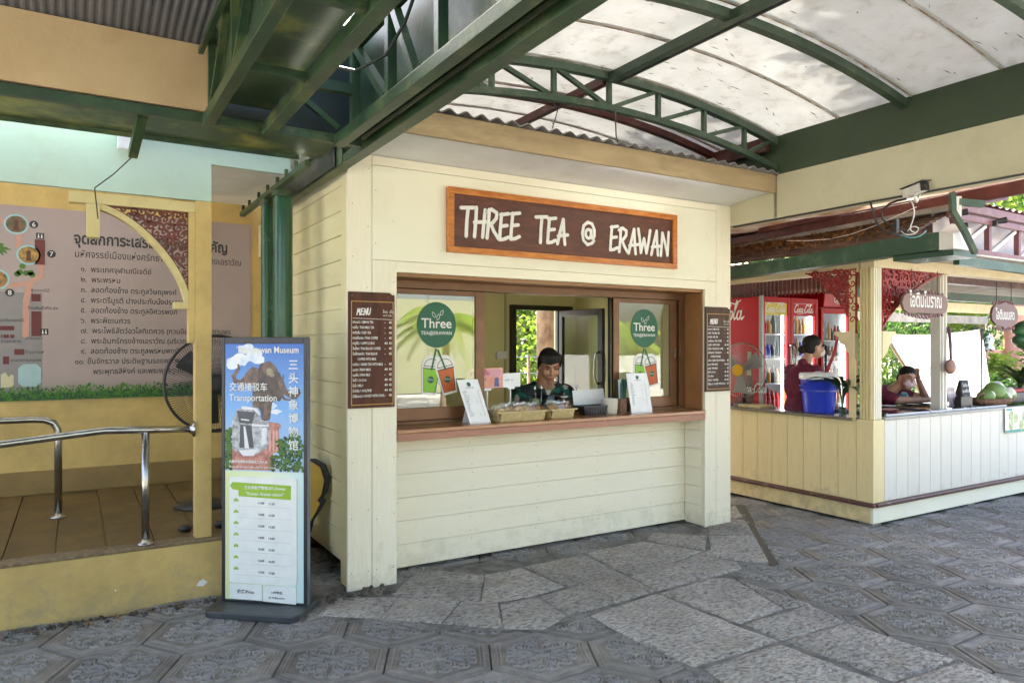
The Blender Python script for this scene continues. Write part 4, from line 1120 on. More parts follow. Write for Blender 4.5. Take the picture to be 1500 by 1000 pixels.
# name board
sb = thing('name_board', 'orange framed brown wooden board reading THREE TEA @ ERAWAN', 'sign', (2.22, KY - .03, 2.255))
mb = MB(); mb.box(2.25, 4.355, KY - .022, KY - .003, 2.285, 2.682); mb.build('board', 'sign_brown', parent=sb)
for (a, b, c, d) in ((2.222, 4.381, 2.668, 2.712), (2.222, 4.381, 2.256, 2.298), (2.222, 2.268, 2.2985, 2.6675), (4.335, 4.381, 2.2985, 2.6675)):
    mb = MB(); mb.box(a, b, KY - .045, KY - .003, c, d); mb.build('frame_rail', 'orange_wood', parent=sb, bevel=.003)
G = {  # strokes on a 1 x 1.6 box, marker style
 'T': [[(-.05, 1.52), (.75, 1.60)], [(.38, 1.55), (.30, .85), (.26, .02)]],
 'H': [[(.14, 1.58), (.10, .8), (.02, .0)], [(.68, 1.5), (.60, .8), (.52, .02)], [(.02, .78), (.72, .86)]],
 'R': [[(.16, 1.55), (.10, .8), (.02, .0)], [(.0, 1.42), (.30, 1.58), (.62, 1.42), (.60, 1.12), (.36, .84), (.10, .76)], [(.24, .80), (.44, .40), (.72, .02)]],
 'E': [[(.16, 1.5), (.08, .78), (.02, .04)], [(.08, 1.46), (.62, 1.56)], [(.08, .80), (.52, .88)], [(.02, .04), (.30, .08), (.60, .22)]],
 'A': [[(.0, .0), (.22, .8), (.46, 1.58)], [(.46, 1.58), (.50, .8), (.58, .0)], [(.06, .50), (.80, .62)]],
 'W': [[(.0, 1.58), (.14, .8), (.20, .06)], [(.20, .06), (.36, .6), (.48, 1.0)], [(.48, 1.0), (.58, .5), (.68, .06)], [(.68, .06), (.86, .8), (1.0, 1.56)]],
 'N': [[(.02, .0), (.10, .8), (.16, 1.5)], [(.16, 1.5), (.40, .8), (.60, .06)], [(.60, .06), (.66, .8), (.70, 1.58)]],
 'M': [[(.0, .0), (.08, .8), (.14, 1.5)], [(.14, 1.5), (.36, .7)], [(.36, .7), (.62, 1.5)], [(.62, 1.5), (.66, .8), (.70, .0)]],
 'U': [[(.06, 1.5), (.04, .6), (.12, .12), (.34, .02), (.54, .2), (.60, .8), (.62, 1.5)]],
 '@': [arcp(.56, .78, .24, 60, 400, 14, ry=.30), [(.80, 1.04), (.76, .60), (.92, .46), (1.06, .70), (1.06, 1.1), (.86, 1.48), (.50, 1.56), (.16, 1.3), (.04, .8), (.14, .30), (.48, .04), (.86, .16), (1.02, .34)]],
}
WD = {'T': .72, 'H': .76, 'R': .76, 'E': .70, 'A': .78, 'W': 1.06, 'N': .80, '@': 1.25, ' ': .42, 'M': .84, 'U': .76}
def hand(mb, s, x, y, h, w, F, z=.001, d=.004, sl=0.0):
    u = h / 1.6; lay = 0; r = random.Random(len(s))
    for ch in s:
        if ch == ' ': x += WD[' '] * u; continue
        dy = r.uniform(-.03, .03) * h; k = r.uniform(.96, 1.04)
        for st in G[ch]:
            lay += 1
            mb.ribbon([(x + (a + b * sl) * u * k, y + dy + b * u * k) for a, b in st], w, z, z + d + .0002 * (lay % 9), F)
        x += WD[ch] * u * 1.08
    return x
Fs = FRONT(0, KY - .022, 0)
def letters(word, x, y, h, w):
    u = h / 1.6; r = random.Random(len(word))
    for ch in word:
        mb = MB(); dy = r.uniform(-.03, .03) * h; k = r.uniform(.96, 1.04)
        for q, st in enumerate(G[ch]): mb.ribbon([(x + a * u * k, y + dy + b * u * k) for a, b in st], w, .001, .006 + .0002 * q, Fs)
        mb.build('name_letter', 'letter', parent=sb); x += WD[ch] * u * 1.06
letters('THREE', 2.335, 2.375, .205, .026); letters('TEA', 2.965, 2.380, .200, .026); letters('@', 3.385, 2.395, .180, .024); letters('ERAWAN', 3.665, 2.362, .200, .025)

# menu boards on the two posts
def menu_board(x0, x1, z0, z1, lab, m_):
    t = thing('menu_board', lab, 'menu board', (x0, KY - .02, z0), 'wooden drink menu boards on the kiosk posts')
    mb = MB(); V = [(x0, z0), (x1, z0), (x1, z1 - .015), (x1 - .02, z1 - .012), (x1 - .035, z1), (x0, z1)]
    F = FRONT(0, KY - .003, 0)
    mb.prism(V, 0, .017, F); mb.build('board', m_, parent=t, bevel=.002)
    F = FRONT(0, KY - .020, 0); w = x1 - x0
    a, b, c, d = x0 + .020, x1 - .012, z0 + .022, z1 - .062
    mb = MB()
    for p, q in (((a, c), (b, c)), ((b, c), (b, d)), ((b, d), (a, d)), ((a, d), (a, c))): mb.ribbon([p, q], .004, 0, .0008 + .0001 * (p[0] == q[0]), F)
    mb.build('border_line', 'yellow_line', parent=t)
    mb = MB()
    hand(mb, 'MENU', x0 + .055, z1 - .150, .045, .0065, F, .0002, .001, .1)
    mb.ribbon([(x0 + .03, z1 - .172), (x1 - .02, z1 - .178)], .0025, 0, .001, F)
    add_text(mb, 'ร้อน  เย็น', .026, F, x1 - .085, z1 - .135, .001, res=1, sx=.8); add_text(mb, 'HOT ICED', .017, F, x1 - .083, z1 - .158, .001, res=1, sx=.8)
    rows = [('ชามะนาว / LEMON TEA', '-', '45'), ('ชาเย็น / THAI MILK TEA', '-', '45'), ('ชาดำเย็น / ICED TEA', '-', '45'), ('กาแฟโบราณ / THAI COFFEE', '-', '45'), ('คาปูชิโน / CAPPUCCINO', '40', '45'), ('โอเลี้ยง / THAI BLACK COFFEE', '-', '45'), ('โอเลี้ยงยกล้อ / THAI BLACK', '-', '45'), ('        COFFEE WITH MILK', '', ''), ('ชาเขียว / GREEN TEA WITH MILK', '-', '45'), ('นมสด / FRESH MILK', '40', '45'), ('นมเย็น / PINK MILK', '-', '45'), ('โกโก้ / COCOA', '40', '45'), ('ไมโล / MILO', '40', '45'), ('โอวัลติน / OVALTINE', '40', '45'), ('น้ำผึ้งมะนาว / HONEY WITH SODA', '-', '45')]
    zz = z1 - .205
    for s_, p, q in rows:
        add_text(mb, s_, .0235, F, x0 + .026, zz, .001, res=1, sx=.62, bold=.0004, shear=.15)
        if q: add_text(mb, p, .024, F, x1 - .073, zz, .001, res=1, bold=.0004); add_text(mb, q, .024, F, x1 - .042, zz, .001, res=1, sx=.9, bold=.0004)
        zz -= .0345
    mb.build('lettering', 'letter', parent=t)
    for px_, pz in ((x0 + .022, z1 - .025), (x1 - .05, z1 - .03), (x0 + .02, z0 + .012), (x1 - .02, z0 + .012)):
        mb = MB(); mb.ell((px_, KY - .021, pz), (.004, .003, .004), 8, 5); mb.build('screw', 'steel', parent=t)
menu_board(1.516, 1.834, 1.196, 1.955, 'dark wooden MENU board with white handwriting on the left post of the kiosk', 'menu_wood')
menu_board(4.740, 5.048, 1.200, 1.948, 'dull wooden MENU board with white handwriting on the right post of the kiosk', mat('weathered_menu_wood', (.085, .040, .026), (.05, .025, .018), scale=4, stretch=(5, 5, .8), rough=.55, spec=.3, dirt=(.2, .15, .12), damt=.4))
# ---------------------------------------------------------------- timetable totem
A = Vector((.757, -.654, 0)); Nn = Vector((-.654, -.757, 0)); T0 = Vector((.771, 4.701, 0))
def FT(a, b, c): p = T0 + A * a + Nn * c; return (p.x, p.y, b)
tot = thing('timetable_stand', 'black framed upright poster stand of The Erawan Museum transport times', 'poster stand', (.98, 4.52, 0))
mb = MB()
def rrect(x0, x1, y0, y1, r, n=5):
    out = []
    for cx, cy, a in ((x1 - r, y1 - r, 0), (x0 + r, y1 - r, 90), (x0 + r, y0 + r, 180), (x1 - r, y0 + r, 270)):
        out += [(cx + r * math.cos(R(a + 90 * k / n)), cy + r * math.sin(R(a + 90 * k / n))) for k in range(n + 1)]
    return out
mb.prism([(a, b) for a, b in rrect(-.015, .572, -.175, .185, .05)], .006, .046, lambda a, b, c: FT(a, c, b)); mb.build('base_plate', 'charcoal', parent=tot, bevel=.006)
mb = MB()
for a0, a1, b0, b1 in ((0, .022, .046, 1.655), (.534, .556, .046, 1.655), (.022, .534, 1.615, 1.655), (.022, .534, .046, .060)):
    mb.prism([(a0, b0), (a1, b0), (a1, b1), (a0, b1)], -.034, .004, FT)
mb.build('frame', 'black', parent=tot, bevel=.003)
mb = MB(); mb.prism([(.555, .046), (.5575, .046), (.5575, 1.65), (.555, 1.65)], -.038, .0, FT); mb.prism([(.022, .06), (.534, .06), (.534, 1.615), (.022, 1.615)], -.034, -.02, FT); mb.build('side_panel', mat('blue_grey_metal', (.16, .20, .24), rough=.35, metal=.4), parent=tot)
def U(X, Y): return (.022 + (X - 107) / 518 * .512, 1.600 - ((480 + Y / 4.167) - 507) / 236.0)
def L_(X, Y): return (.022 + (X - 22) / 548 * .512, 1.600 - ((670 + Y / 4.35) - 507) / 236.0 )
zsplit = U(0, 858)[1]
def gradmat(name, stops, axis=2, z0=0, z1=1, rough=.35, noise=.0):
    m = bpy.data.materials.new(name); m.use_nodes = True
    N = m.node_tree.nodes; L = m.node_tree.links; b = N['Principled BSDF']
    tc = N.new('ShaderNodeTexCoord'); sx = N.new('ShaderNodeSeparateXYZ'); mr = N.new('ShaderNodeMapRange')
    mr.inputs[1].default_value = z0; mr.inputs[2].default_value = z1
    L.new(tc.outputs['Object'], sx.inputs[0]); L.new(sx.outputs[axis], mr.inputs[0])
    rp = N.new('ShaderNodeValToRGB')
    rp.color_ramp.elements[0].color = (*stops[0][1], 1); rp.color_ramp.elements[0].position = stops[0][0]
    rp.color_ramp.elements[1].color = (*stops[-1][1], 1); rp.color_ramp.elements[1].position = stops[-1][0]
    for p, c in stops[1:-1]:
        e = rp.color_ramp.elements.new(p); e.color = (*c, 1)
    L.new(mr.outputs[0], rp.inputs[0]); L.new(rp.outputs[0], b.inputs['Base Color']); b.inputs['Roughness'].default_value = rough
    return m
mb = MB(); mb.prism([(.022, zsplit), (.534, zsplit), (.534, 1.615), (.022, 1.615)], -.0195, .0, FT)
mb.build('picture_print', gradmat('blue_sky_print', [(0, (.45, .60, .75)), (.5, (.16, .38, .72)), (1, (.03, .14, .50))], 2, zsplit, 1.615), parent=tot)
mb = MB(); mb.prism([(.022, .060), (.534, .060), (.534, zsplit), (.022, zsplit)], -.0195, .0, FT)
mb.build('timetable_print', gradmat('pale_yellow_blue_print', [(0, (.62, .72, .34)), (.5, (.72, .76, .52)), (1, (.55, .72, .72))], 0, .77 - .98 + 0, 1.19 - .98), parent=tot)
ly = [0.0004]
def pr(name, polys, m_, lift=None):
    mb = MB(); l0 = ly[0]
    for k, p in enumerate(polys): mb.prism(p, -.001, l0 + .000004 * k, FT)
    ly[0] = l0 + .0004 + .000004 * len(polys)
    mb.build(name, m_, parent=tot)
def blob(X, Y, rx, ry, n=26, wob=.15, seed=0):
    r = random.Random(seed + X); ph = [r.random() * 6 for _ in range(4)]
    return [U(X + rx * (1 + wob * sum(math.sin((q + 2) * t + ph[q]) for q in range(4)) / 2) * math.cos(t), Y + ry * (1 + wob * sum(math.cos((q + 2) * t + ph[q]) for q in range(4)) / 2) * math.sin(t)) for t in [2 * math.pi * k / n for k in range(n)]]
cl = [blob(x, y, a, b, seed=5) for x, y, a, b in ((250, 130, 55, 32), (300, 165, 50, 40), (160, 215, 45, 40), (215, 190, 60, 35), (330, 195, 40, 26), (425, 465, 22, 18), (440, 500, 40, 14))]
pr('cloud_print', cl, mat('cloud_print', (.78, .80, .82), (.45, .58, .75), scale=16, mix=(.3, .55)))
def U_r(pts, w0, w1): 
    mb = MB(); P = [U(*p) for p in pts]; n = len(P)
    return P, [ (w0 + (w1 - w0) * k / (n - 1)) / 518 * .512 for k in range(n)]
elm = mat('bronze_statue_print', (.22, .13, .09), (.055, .035, .025), scale=22, rough=.4)
eld = mat('dark_bronze_statue_print', (.10, .065, .05), (.03, .02, .016), scale=20, rough=.4)
pr('statue_print', [[U(*p) for p in q] for q in (
  [(300, 300), (345, 215), (400, 200), (440, 230), (470, 280), (480, 350), (470, 430), (420, 445), (405, 550), (350, 560), (345, 500), (330, 480), (290, 470), (290, 380)],
  [(430, 250), (470, 270), (490, 330), (505, 380), (470, 440), (440, 430), (420, 330)])], eld)
pr('statue_print', [[U(*p) for p in q] for q in (
  [(235, 290), (262, 255), (290, 235), (320, 240), (330, 290), (322, 330), (290, 345), (240, 335), (222, 318)],
  [(350, 230), (372, 208), (410, 205), (438, 228), (448, 262), (420, 300), (380, 290), (356, 262)],
  [(290, 400), (330, 390), (334, 480), (292, 478)], [(375, 410), (415, 400), (405, 552), (360, 540)])], elm)
mb = MB(); l0 = ly[0]
for k, (pts, a, b) in enumerate((([(250, 300), (215, 330), (175, 320), (163, 290), (185, 265), (200, 240), (196, 225)], 34, 14), ([(478, 330), (500, 380), (540, 405), (575, 412), (598, 388), (590, 365)], 40, 14), ([(480, 400), (500, 425), (535, 430), (565, 420)], 18, 5), ([(476, 320), (490, 305), (493, 282)], 16, 4), ([(235, 345), (200, 375), (175, 380)], 14, 5))):
    P, W_ = U_r(pts, a, b); mb.ribbon(P, W_, -.001, l0 + .0001 * k, FT)
ly[0] += .0008; mb.build('statue_trunk_print', elm, parent=tot)
pr('tusk_print', [blob(405, 262, 26, 20, seed=2), blob(420, 285, 16, 10, seed=3)], mat('gilded_print', (.45, .40, .25), (.15, .12, .08), scale=30))
pr('pedestal_print', [[U(*p) for p in q] for q in ([(390, 560), (470, 570), (478, 590), (462, 605), (470, 740), (385, 750), (385, 590)], [(112, 740), (200, 715), (420, 725), (440, 850), (112, 850)])], mat('salmon_building_print', (.62, .27, .20), (.30, .10, .07), scale=28, rough=.4))
pr('pillar_print', [[U(*p) for p in ((x, 610), (x + 12, 612), (x + 12, 735), (x, 735))] for x in (400, 424, 446)], fm((.75, .40, .32)))
pr('station_print', [[U(*p) for p in q] for q in ([(150, 580), (185, 495), (230, 470), (310, 480), (345, 545), (400, 570), (404, 680), (360, 735), (300, 760), (230, 765), (165, 735), (135, 650)],)], mat('grey_station_print', (.62, .62, .63), (.16, .16, .17), scale=26, rough=.4))
pr('station_roof_print', [[U(*p) for p in q] for q in ([(185, 498), (310, 505), (290, 575), (205, 570)], [(210, 580), (285, 585), (300, 720), (205, 720)])], fm((.10, .10, .105)))
pr('station_light_print', [[U(*p) for p in q] for q in ([(215, 545), (270, 550), (270, 558), (215, 553)], [(220, 470), (320, 480), (345, 520), (335, 524), (300, 492), (218, 488)], [(290, 575), (400, 580), (400, 590), (290, 588)], [(232, 590), (244, 590), (270, 720), (240, 720)], [(200, 735), (330, 725), (300, 765), (230, 768)], [(352, 600), (385, 595), (385, 690), (352, 700)])], fm((.78, .78, .76)))
rg = random.Random(4); gl = []; gd = []
for k in range(420):
    X = rg.choice((rg.uniform(112, 150), rg.uniform(405, 620), rg.uniform(470, 620))); lim = 620 if X > 450 else (700 if X > 200 else 600)
    Y = rg.uniform(lim + (0 if X < 200 else abs(X - 560) * .5), 850)
    (gl if rg.random() < .5 else gd).append(blob(X, Y, rg.uniform(5, 12), rg.uniform(5, 10), 7, .35, k))
pr('tree_print', gd, fm((.025, .06, .02))); pr('tree_print', gl, fm((.09, .18, .03)))
def txt(name, items, m_):
    mb = MB()
    for s, X, Y, size, fn, kw in items:
        a, b = fn(X, Y); add_text(mb, s, size, FT, a, b, ly[0], **kw)
    ly[0] += .0004
    mb.build(name, m_, parent=tot)
txt('white_lettering', [('The Erawan Museum', 188, 152, .054, U, dict(res=3, bold=.0009, sx=.88)), ('Transportation', 138, 438, .057, U, dict(res=3, bold=.0008, sx=.90)), ('交通接驳车', 138, 375, .056, U, dict(res=2, bold=.0006, sx=.9)),
   ('如需咨询请联系售票处工作人员', 138, 808, .018, U, dict(res=1, bold=.0004)), ('Please ask the ticket office staff for more details', 138, 838, .0175, U, dict(res=1, bold=.0003, sx=.9))] +
   [(ch, 562, 246 + 79 * k, .068, U, dict(res=2, bold=.0008, align='CENTER')) for k, ch in enumerate('三头神象博物馆')], 'letter')
pr('panel_print', [rrect(*(L_(58, 0)[0], L_(525, 0)[0]), L_(0, 765)[1], L_(0, 105)[1], .02)], fm((.80, .80, .74), .4))
pr('price_panel_print', [[L_(*p) for p in ((60, 770), (285, 772), (285, 870), (60, 865))], [L_(*p) for p in ((292, 772), (520, 775), (520, 880), (292, 872))]], fm((.79, .80, .74), .4))
lime = fm((.30, .48, .02), .4)
pr('green_banner_print', [[L_(*p) for p in ((60, 160), (80, 138), (488, 150), (486, 238), (122, 225), (122, 188), (80, 184))]], lime)
pr('row_badge_print', [[(L_(104, 0)[0] + .016 * math.cos(t), L_(0, 258 + 71 * k)[1] + .018 * math.sin(t)) for t in [math.pi * q / 10 for q in range(11)]] for k in range(7)], lime)
mb = MB(); 
for k in range(7): mb.ribbon([L_(115, 285 + 71.5 * k), L_(488, 289 + 71.5 * k)], .0012, 0, ly[0], FT)
mb.build('row_line_print', fm((.55, .55, .52)), parent=tot)
rows = []
for k in range(7):
    h = 11 + k
    rows += [('%d:00' % h, 258, 270 + 71.5 * k, .019, L_, dict(res=2, bold=.0003)), ('%d:30' % h, 330, 273 + 71.5 * k, .019, L_, dict(res=2, bold=.0003))]
txt('black_lettering', rows + [('价格/Price', 112, 828, .026, L_, dict(res=2, bold=.0006)), ('10泰铢/位', 350, 820, .017, L_, dict(res=1, bold=.0003)), ('20 THB/person', 332, 852, .017, L_, dict(res=1, bold=.0003))], 'ink')
txt('banner_lettering', [('三头神象博物馆-BTS Erawan', 162, 178, .024, L_, dict(res=2, bold=.0005, sx=.92)), ('"Erawan- Erawan station"', 175, 216, .026, L_, dict(res=2, bold=.0005, sx=.92))] + [(str(k + 1), 104, 262 + 71 * k, .017, L_, dict(res=1, align='CENTER')) for k in range(7)], 'letter')

# yellow carved board behind the stand
mb = MB(); F = frame((1.44, 4.98, 0), (.757, -.654, 0), (0, 0, 1), (-.654, -.757, 0))
out = [(-.25, .62), (-.2, .74), (-.1, .80), (-.02, .81), (.05, .77), (.08, .68), (.06, .58), (.03, .54), (.05, .52), (.02, .46), (-.03, .38), (-.05, .30), (-.09, .28), (-.1, 0.02), (-.2, 0.02)]
yb = thing('carved_sign', 'yellow wavy cut-out board with a black edge leaning behind the poster stand', 'board', (1.44, 4.98, 0))
mb.prism([(a * 1.12 + .0, b + (.012 if b > .3 else 0)) for a, b in out], -.02, 0, F); mb.build('backing', 'black', parent=yb, bevel=.002)
mb = MB(); mb.prism([(a - .028 * (a > -.05), b - .006) for a, b in out], .0, .012, F); mb.build('face', 'yellow', parent=yb, bevel=.002)

# green columns beside the kiosk
for (u, r_, y, lab) in ((1.27, .068, 5.25, 'thicker glossy green column beside the kiosk wall'), (1.245, .047, 5.62, 'thinner green pipe column left of the thick one')):
    t = thing('green_column', lab, 'column', (u, y, 0), 'green columns carrying the gutter truss')
    mb = MB(); mb.tube([(u, y, .0), (u, y, 2.66)], r_, 22); mb.build('shaft', 'column_green', parent=t, auto=40)
    mb = MB(); mb.tube([(u, y, 2.661), (u, y, 2.70)], r_ * 1.15, 22); mb.build('cap_plate', 'green', parent=t, auto=40)

# ---------------------------------------------------------------- canopy structure overhead
cano = thing('barrel_canopy', 'translucent white barrel canopy on curved green steel ribs and trusses', 'canopy', (3.28, 2.9, 3.3))
def topz(x): return 3.565 - (x - 3.28) ** 2 / 15.6
def lowz(x): return 3.31 - (x - 3.27) ** 2 / 16.4
XS = [1.48 + 3.70 * k / 28 for k in range(29)]
def rib(y, m_, low=False):
    mb = MB()
    for a, b in zip(XS[:-1], XS[1:]): mb.beam((a, y, topz(a) - .03), (b, y, topz(b) - .03), .055, .055, (0, 1, 0))
    o = mb.build('curved_rib', m_, parent=cano)
    if low:
        mb = MB()
        for a, b in zip(XS[:-1], XS[1:]): mb.beam((a, y, lowz(a) + .0), (b, y, lowz(b) + .0), .045, .045, (0, 1, 0))
        mb.build('lower_chord', m_, parent=cano)
        vx = [1.86, 2.315, 2.804, 3.286, 3.756, 4.236, 4.696]
        for k, x in enumerate(vx):
            mb = MB(); mb.beam((x, y, lowz(x) + .02), (x, y, topz(x) - .05), .032, .032, (0, 1, 0)); mb.build('strut', m_, parent=cano)
            x2 = (vx[k + 1] if k + 1 < len(vx) else 5.04)
            if x < 3.28: p, q = (x + .03, y, topz(x + .03) - .05), (x2 - .04, y, lowz(x2 - .04) + .02)
            else: p, q = (x + .05, y, lowz(x + .05) + .02), (x2 - .03, y, topz(x2 - .03) - .05)
            mb = MB(); mb.beam(p, q, .03, .03, (0, 1, 0)); mb.build('strut', m_, parent=cano)
rib(4.08, 'green_light', True); rib(2.962, 'green_light'); rib(1.76, 'green_light', True); rib(.60, 'green_light'); rib(-.55, 'green_light', True)
for y in (4.72, 5.5, 6.3): rib(y, 'red_steel')
mb = MB(); mb.beam((3.285, -1.2, topz(3.28) - .045), (3.285, 4.05, topz(3.28) - .045), .055, .06); mb.build('ridge_purlin', 'green_light', parent=cano)
mb = MB(); mb.tube([(3.34, -1.2, topz(3.3) - .07), (3.34, 4.05, topz(3.3) - .07)], .012, 8); mb.build('conduit', 'charcoal', parent=cano)
mb = MB(); mb.beam((3.285, 4.11, topz(3.28) - .045), (3.285, 6.3, topz(3.28) - .045), .055, .06); mb.build('ridge_purlin', 'red_steel', parent=cano)
mb = MB(); mb.beam((5.03, 4.12, 3.31), (5.03, 6.3, 3.31), .05, .12); mb.build('edge_purlin', 'red_steel', parent=cano)
# sheets laid over the ribs, each about 0.58 m wide with a lapped seam
y = -1.15; k = 0
while y < 6.4:
    y2 = y + .58; mb = MB(); V = []
    dz = .004 * (k % 2)
    for yy in (y - .02, y2 + .02):
        for z_ in (.012, .016):
            for x in XS: V.append((x, yy, topz(x) + z_ + dz + .004 + .002 * math.sin(3 * x + 5 * yy)))
    m_ = len(XS)
    F_ = []
    for i in range(m_ - 1):
        F_ += [(i, i + 1, 2 * m_ + i + 1, 2 * m_ + i), (m_ + i + 1, m_ + i, 3 * m_ + i, 3 * m_ + i + 1), (i + 1, i, m_ + i, m_ + i + 1), (2 * m_ + i, 2 * m_ + i + 1, 3 * m_ + i + 1, 3 * m_ + i)]
    F_ += [(0, 2 * m_, 3 * m_, m_), (m_ - 1, 2 * m_ - 1, 4 * m_ - 1, 3 * m_ - 1)]
    mb.add(V, F_); mb.build('roof_sheet', 'canopy', parent=cano, smooth=False)
    if k % 1 == 0:
        mb = MB()
        for a, b in zip(XS[:-1], XS[1:]): mb.beam((a, y, topz(a) + .008), (b, y, topz(b) + .008), .006, .004, (0, 1, 0))
        mb.build('seam_bead', mat('rusty_seam', (.30, .19, .10), (.62, .58, .50), scale=6, rough=.8, mix=(.42, .5)) if k == 0 else bpy.data.materials['rusty_seam'], parent=cano)
    y = y2; k += 1
mb = MB(); rq = random.Random(6)
for k in range(420):
    x = rq.uniform(1.6, 5.0); y = rq.uniform(-.8, 6.2); L = rq.uniform(.01, .05); a = rq.gauss(0, .35); w = rq.uniform(.002, .006)
    c, s_ = math.cos(a), math.sin(a); z = topz(x) + .006
    mb.add([(x + L * c, y + L * s_, topz(x + L * c) + .006), (x - w * s_, y + w * c, z), (x - L * c, y - L * s_, topz(x - L * c) + .006), (x + w * s_, y - w * c, z)], [(0, 1, 2, 3)])
mb.build('peeling_flecks', mat('dark_dirt_fleck', (.16, .13, .10), rough=.9), parent=cano, stuff=True)
# hanging wires
def wire(pts, r_, m_, lab, n=None):
    mb = MB(); mb.tube(pts, r_, 5); return one('wire', mb, m_, lab, 'cable', pts[0])
wire([(3.30, 4.03, 3.30), (3.33, 4.06, 3.22), (3.335, 4.06, 3.12), (3.35, 4.06, 3.06)], .005, 'charcoal', 'thin cable hanging from the green truss crown to the brown fascia')
wire([(2.80, 4.3, 3.43), (2.86, 4.2, 3.36), (2.85, 4.1, 3.22), (2.78, 4.06, 3.08)], .004, 'charcoal', 'thin cable looping down from the maroon purlin to the fascia')

# right beam: cream box under a green gutter board
bm_ = thing('roof_beam', 'long cream beam under a dark green gutter board on the right of the canopy', 'beam', (KX1, 2.0, 2.68))
for (a, b) in ((-1.4, 1.2), (1.203, 4.062), (4.094, 4.70)):
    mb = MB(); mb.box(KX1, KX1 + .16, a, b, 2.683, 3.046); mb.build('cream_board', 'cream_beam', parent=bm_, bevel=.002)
mb = MB(); mb.box(KX1 + .001, KX1 + .15, -1.4, 4.0, 3.048, 3.374); mb.build('gutter_board', 'green_plain', parent=bm_, bevel=.002)
mb = MB(); mb.box(KX1 + .008, KX1 + .15, 4.003, 6.4, 3.048, 3.40); mb.build('gutter_board', 'green_plain', parent=bm_, bevel=.002)
wire([(KX1 + .02, 4.55, 2.676), (KX1 - .005, 3.9, 2.672), (KX1 - .006, 3.3, 2.676), (KX1 - .006, 2.95, 2.672), (KX1 - .006, 1.2, 2.676)], .008, 'black', 'black cable clipped along the bottom edge of the cream beam')

# long green gutter truss over the camera (runs front to back)
gt = thing('gutter_truss', 'dark green steel trough with trussed sides running from the kiosk corner overhead', 'gutter truss', (1.0, 2.5, 2.72))
def part(mb, name, m_, **k): return mb.build(name, m_, parent=gt, **k)
mb = MB(); mb.box(1.40, 1.475, -1.5, 6.45, 2.715, 2.77); part(mb, 'outer_chord', 'green', bevel=.003)
mb = MB(); mb.box(1.405, 1.47, -1.5, 6.45, 2.8, 2.86); part(mb, 'outer_chord', 'green', bevel=.003)
mb = MB(); mb.box(1.225, 1.285, -1.5, 3.93, 2.705, 2.765); part(mb, 'inner_chord', 'green', bevel=.003)
mb = MB(); mb.box(1.225, 1.285, -1.5, 3.75, 3.155, 3.21); part(mb, 'upper_chord', 'green', bevel=.003)
mb = MB(); mb.box(1.345, 1.352, -1.5, 4.0, 2.775, 3.62); part(mb, 'side_sheet', 'green_sheet')
mb = MB(); mb.box(1.352, 1.47, -1.5, 6.45, 2.865, 2.872); part(mb, 'ledge_sheet', 'green')
vy = [3.66, 3.16, 2.62, 2.05, 1.45, .85]
for k, y in enumerate(vy):
    mb = MB(); mb.box(1.232, 1.278, y - .022, y + .022, 2.766, 3.154); part(mb, 'strut', 'green', bevel=.002)
    if k + 1 < len(vy):
        mb = MB(); mb.beam((1.255, y - .03 - (.0 if k % 2 else .0), 3.15 ), (1.255, vy[k + 1] + .05, 2.77), .04, .04, (1, 0, 0)) if k % 2 == 0 else mb.beam((1.255, y - .05, 3.15), (1.255, vy[k + 1] + .25, 2.77), .04, .04, (1, 0, 0)); part(mb, 'strut', 'green')
# trough between the two inner chords
mb = MB(); mb.box(.845, .905, -1.5, 3.95, 2.715, 2.775); part(mb, 'trough_chord', 'green', bevel=.003)
mb = MB(); mb.box(.555, .605, -1.5, 3.95, 2.715, 2.775); part(mb, 'trough_chord', 'green', bevel=.003)
mb = MB(); mb.box(.615, .90, -1.5, 3.97, 2.86, 2.868); part(mb, 'trough_bottom', 'green_sheet')
mb = MB(); mb.box(.600, .606, -1.5, 3.97, 2.87, 3.30); part(mb, 'trough_side', 'green_sheet')
mb = MB(); mb.box(.905, .911, -1.5, 3.4, 2.87, 3.30); part(mb, 'trough_side', 'green_sheet')
for y in (3.09, 2.35, 1.6, .8):
    mb = MB(); mb.beam((.605, y, 2.745), (.845, y, 2.745), .035, .035); part(mb, 'cross_bar', 'green')
for k, y in enumerate((3.80, 3.2, 2.6, 2.0, 1.4)):
    mb = MB(); mb.box(.560, .592, y - .016, y + .016, 2.776, 3.2); part(mb, 'strut', 'green')
    mb = MB(); mb.beam((.576, y - .02, 2.78), (.576, y - .55, 3.2), .028, .028, (1, 0, 0)); part(mb, 'strut', 'green')
mb = MB(); mb.box(.556, .596, -1.5, 3.95, 3.20, 3.25); part(mb, 'upper_chord', 'green', bevel=.003)
mb = MB(); mb.box(.528, .552, -1.5, 3.90, 3.06, 3.085); part(mb, 'outer_rail', 'green')
# end frame between trough and outer chord
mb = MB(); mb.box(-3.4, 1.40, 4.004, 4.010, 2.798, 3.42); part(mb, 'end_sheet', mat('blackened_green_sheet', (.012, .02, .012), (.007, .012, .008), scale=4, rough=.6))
mb = MB(); mb.beam((.905, 3.62, 2.92), (1.225, 3.62, 2.92), .05, .05); part(mb, 'cross_bar', 'green')
mb = MB(); mb.beam((.95, 3.90, 3.0), (1.24, 3.90, 2.80), .03, .03, (0, 1, 0)); part(mb, 'strut', 'green')
mb = MB(); mb.box(.93, .97, 3.90, 3.94, 2.80, 2.92); part(mb, 'strut', 'green')
for y in (4.75, 5.0, 5.2, 5.4, 5.62, 5.9, 6.2):
    mb = MB(); mb.box(1.425, 1.45, y - .012, y + .012, 2.62 if False else 2.771, 2.799); part(mb, 'strut', 'green')
mb = MB(); mb.box(1.20, 1.24, 4.42, 6.45, 2.70, 2.735); part(mb, 'rear_chord', 'green')
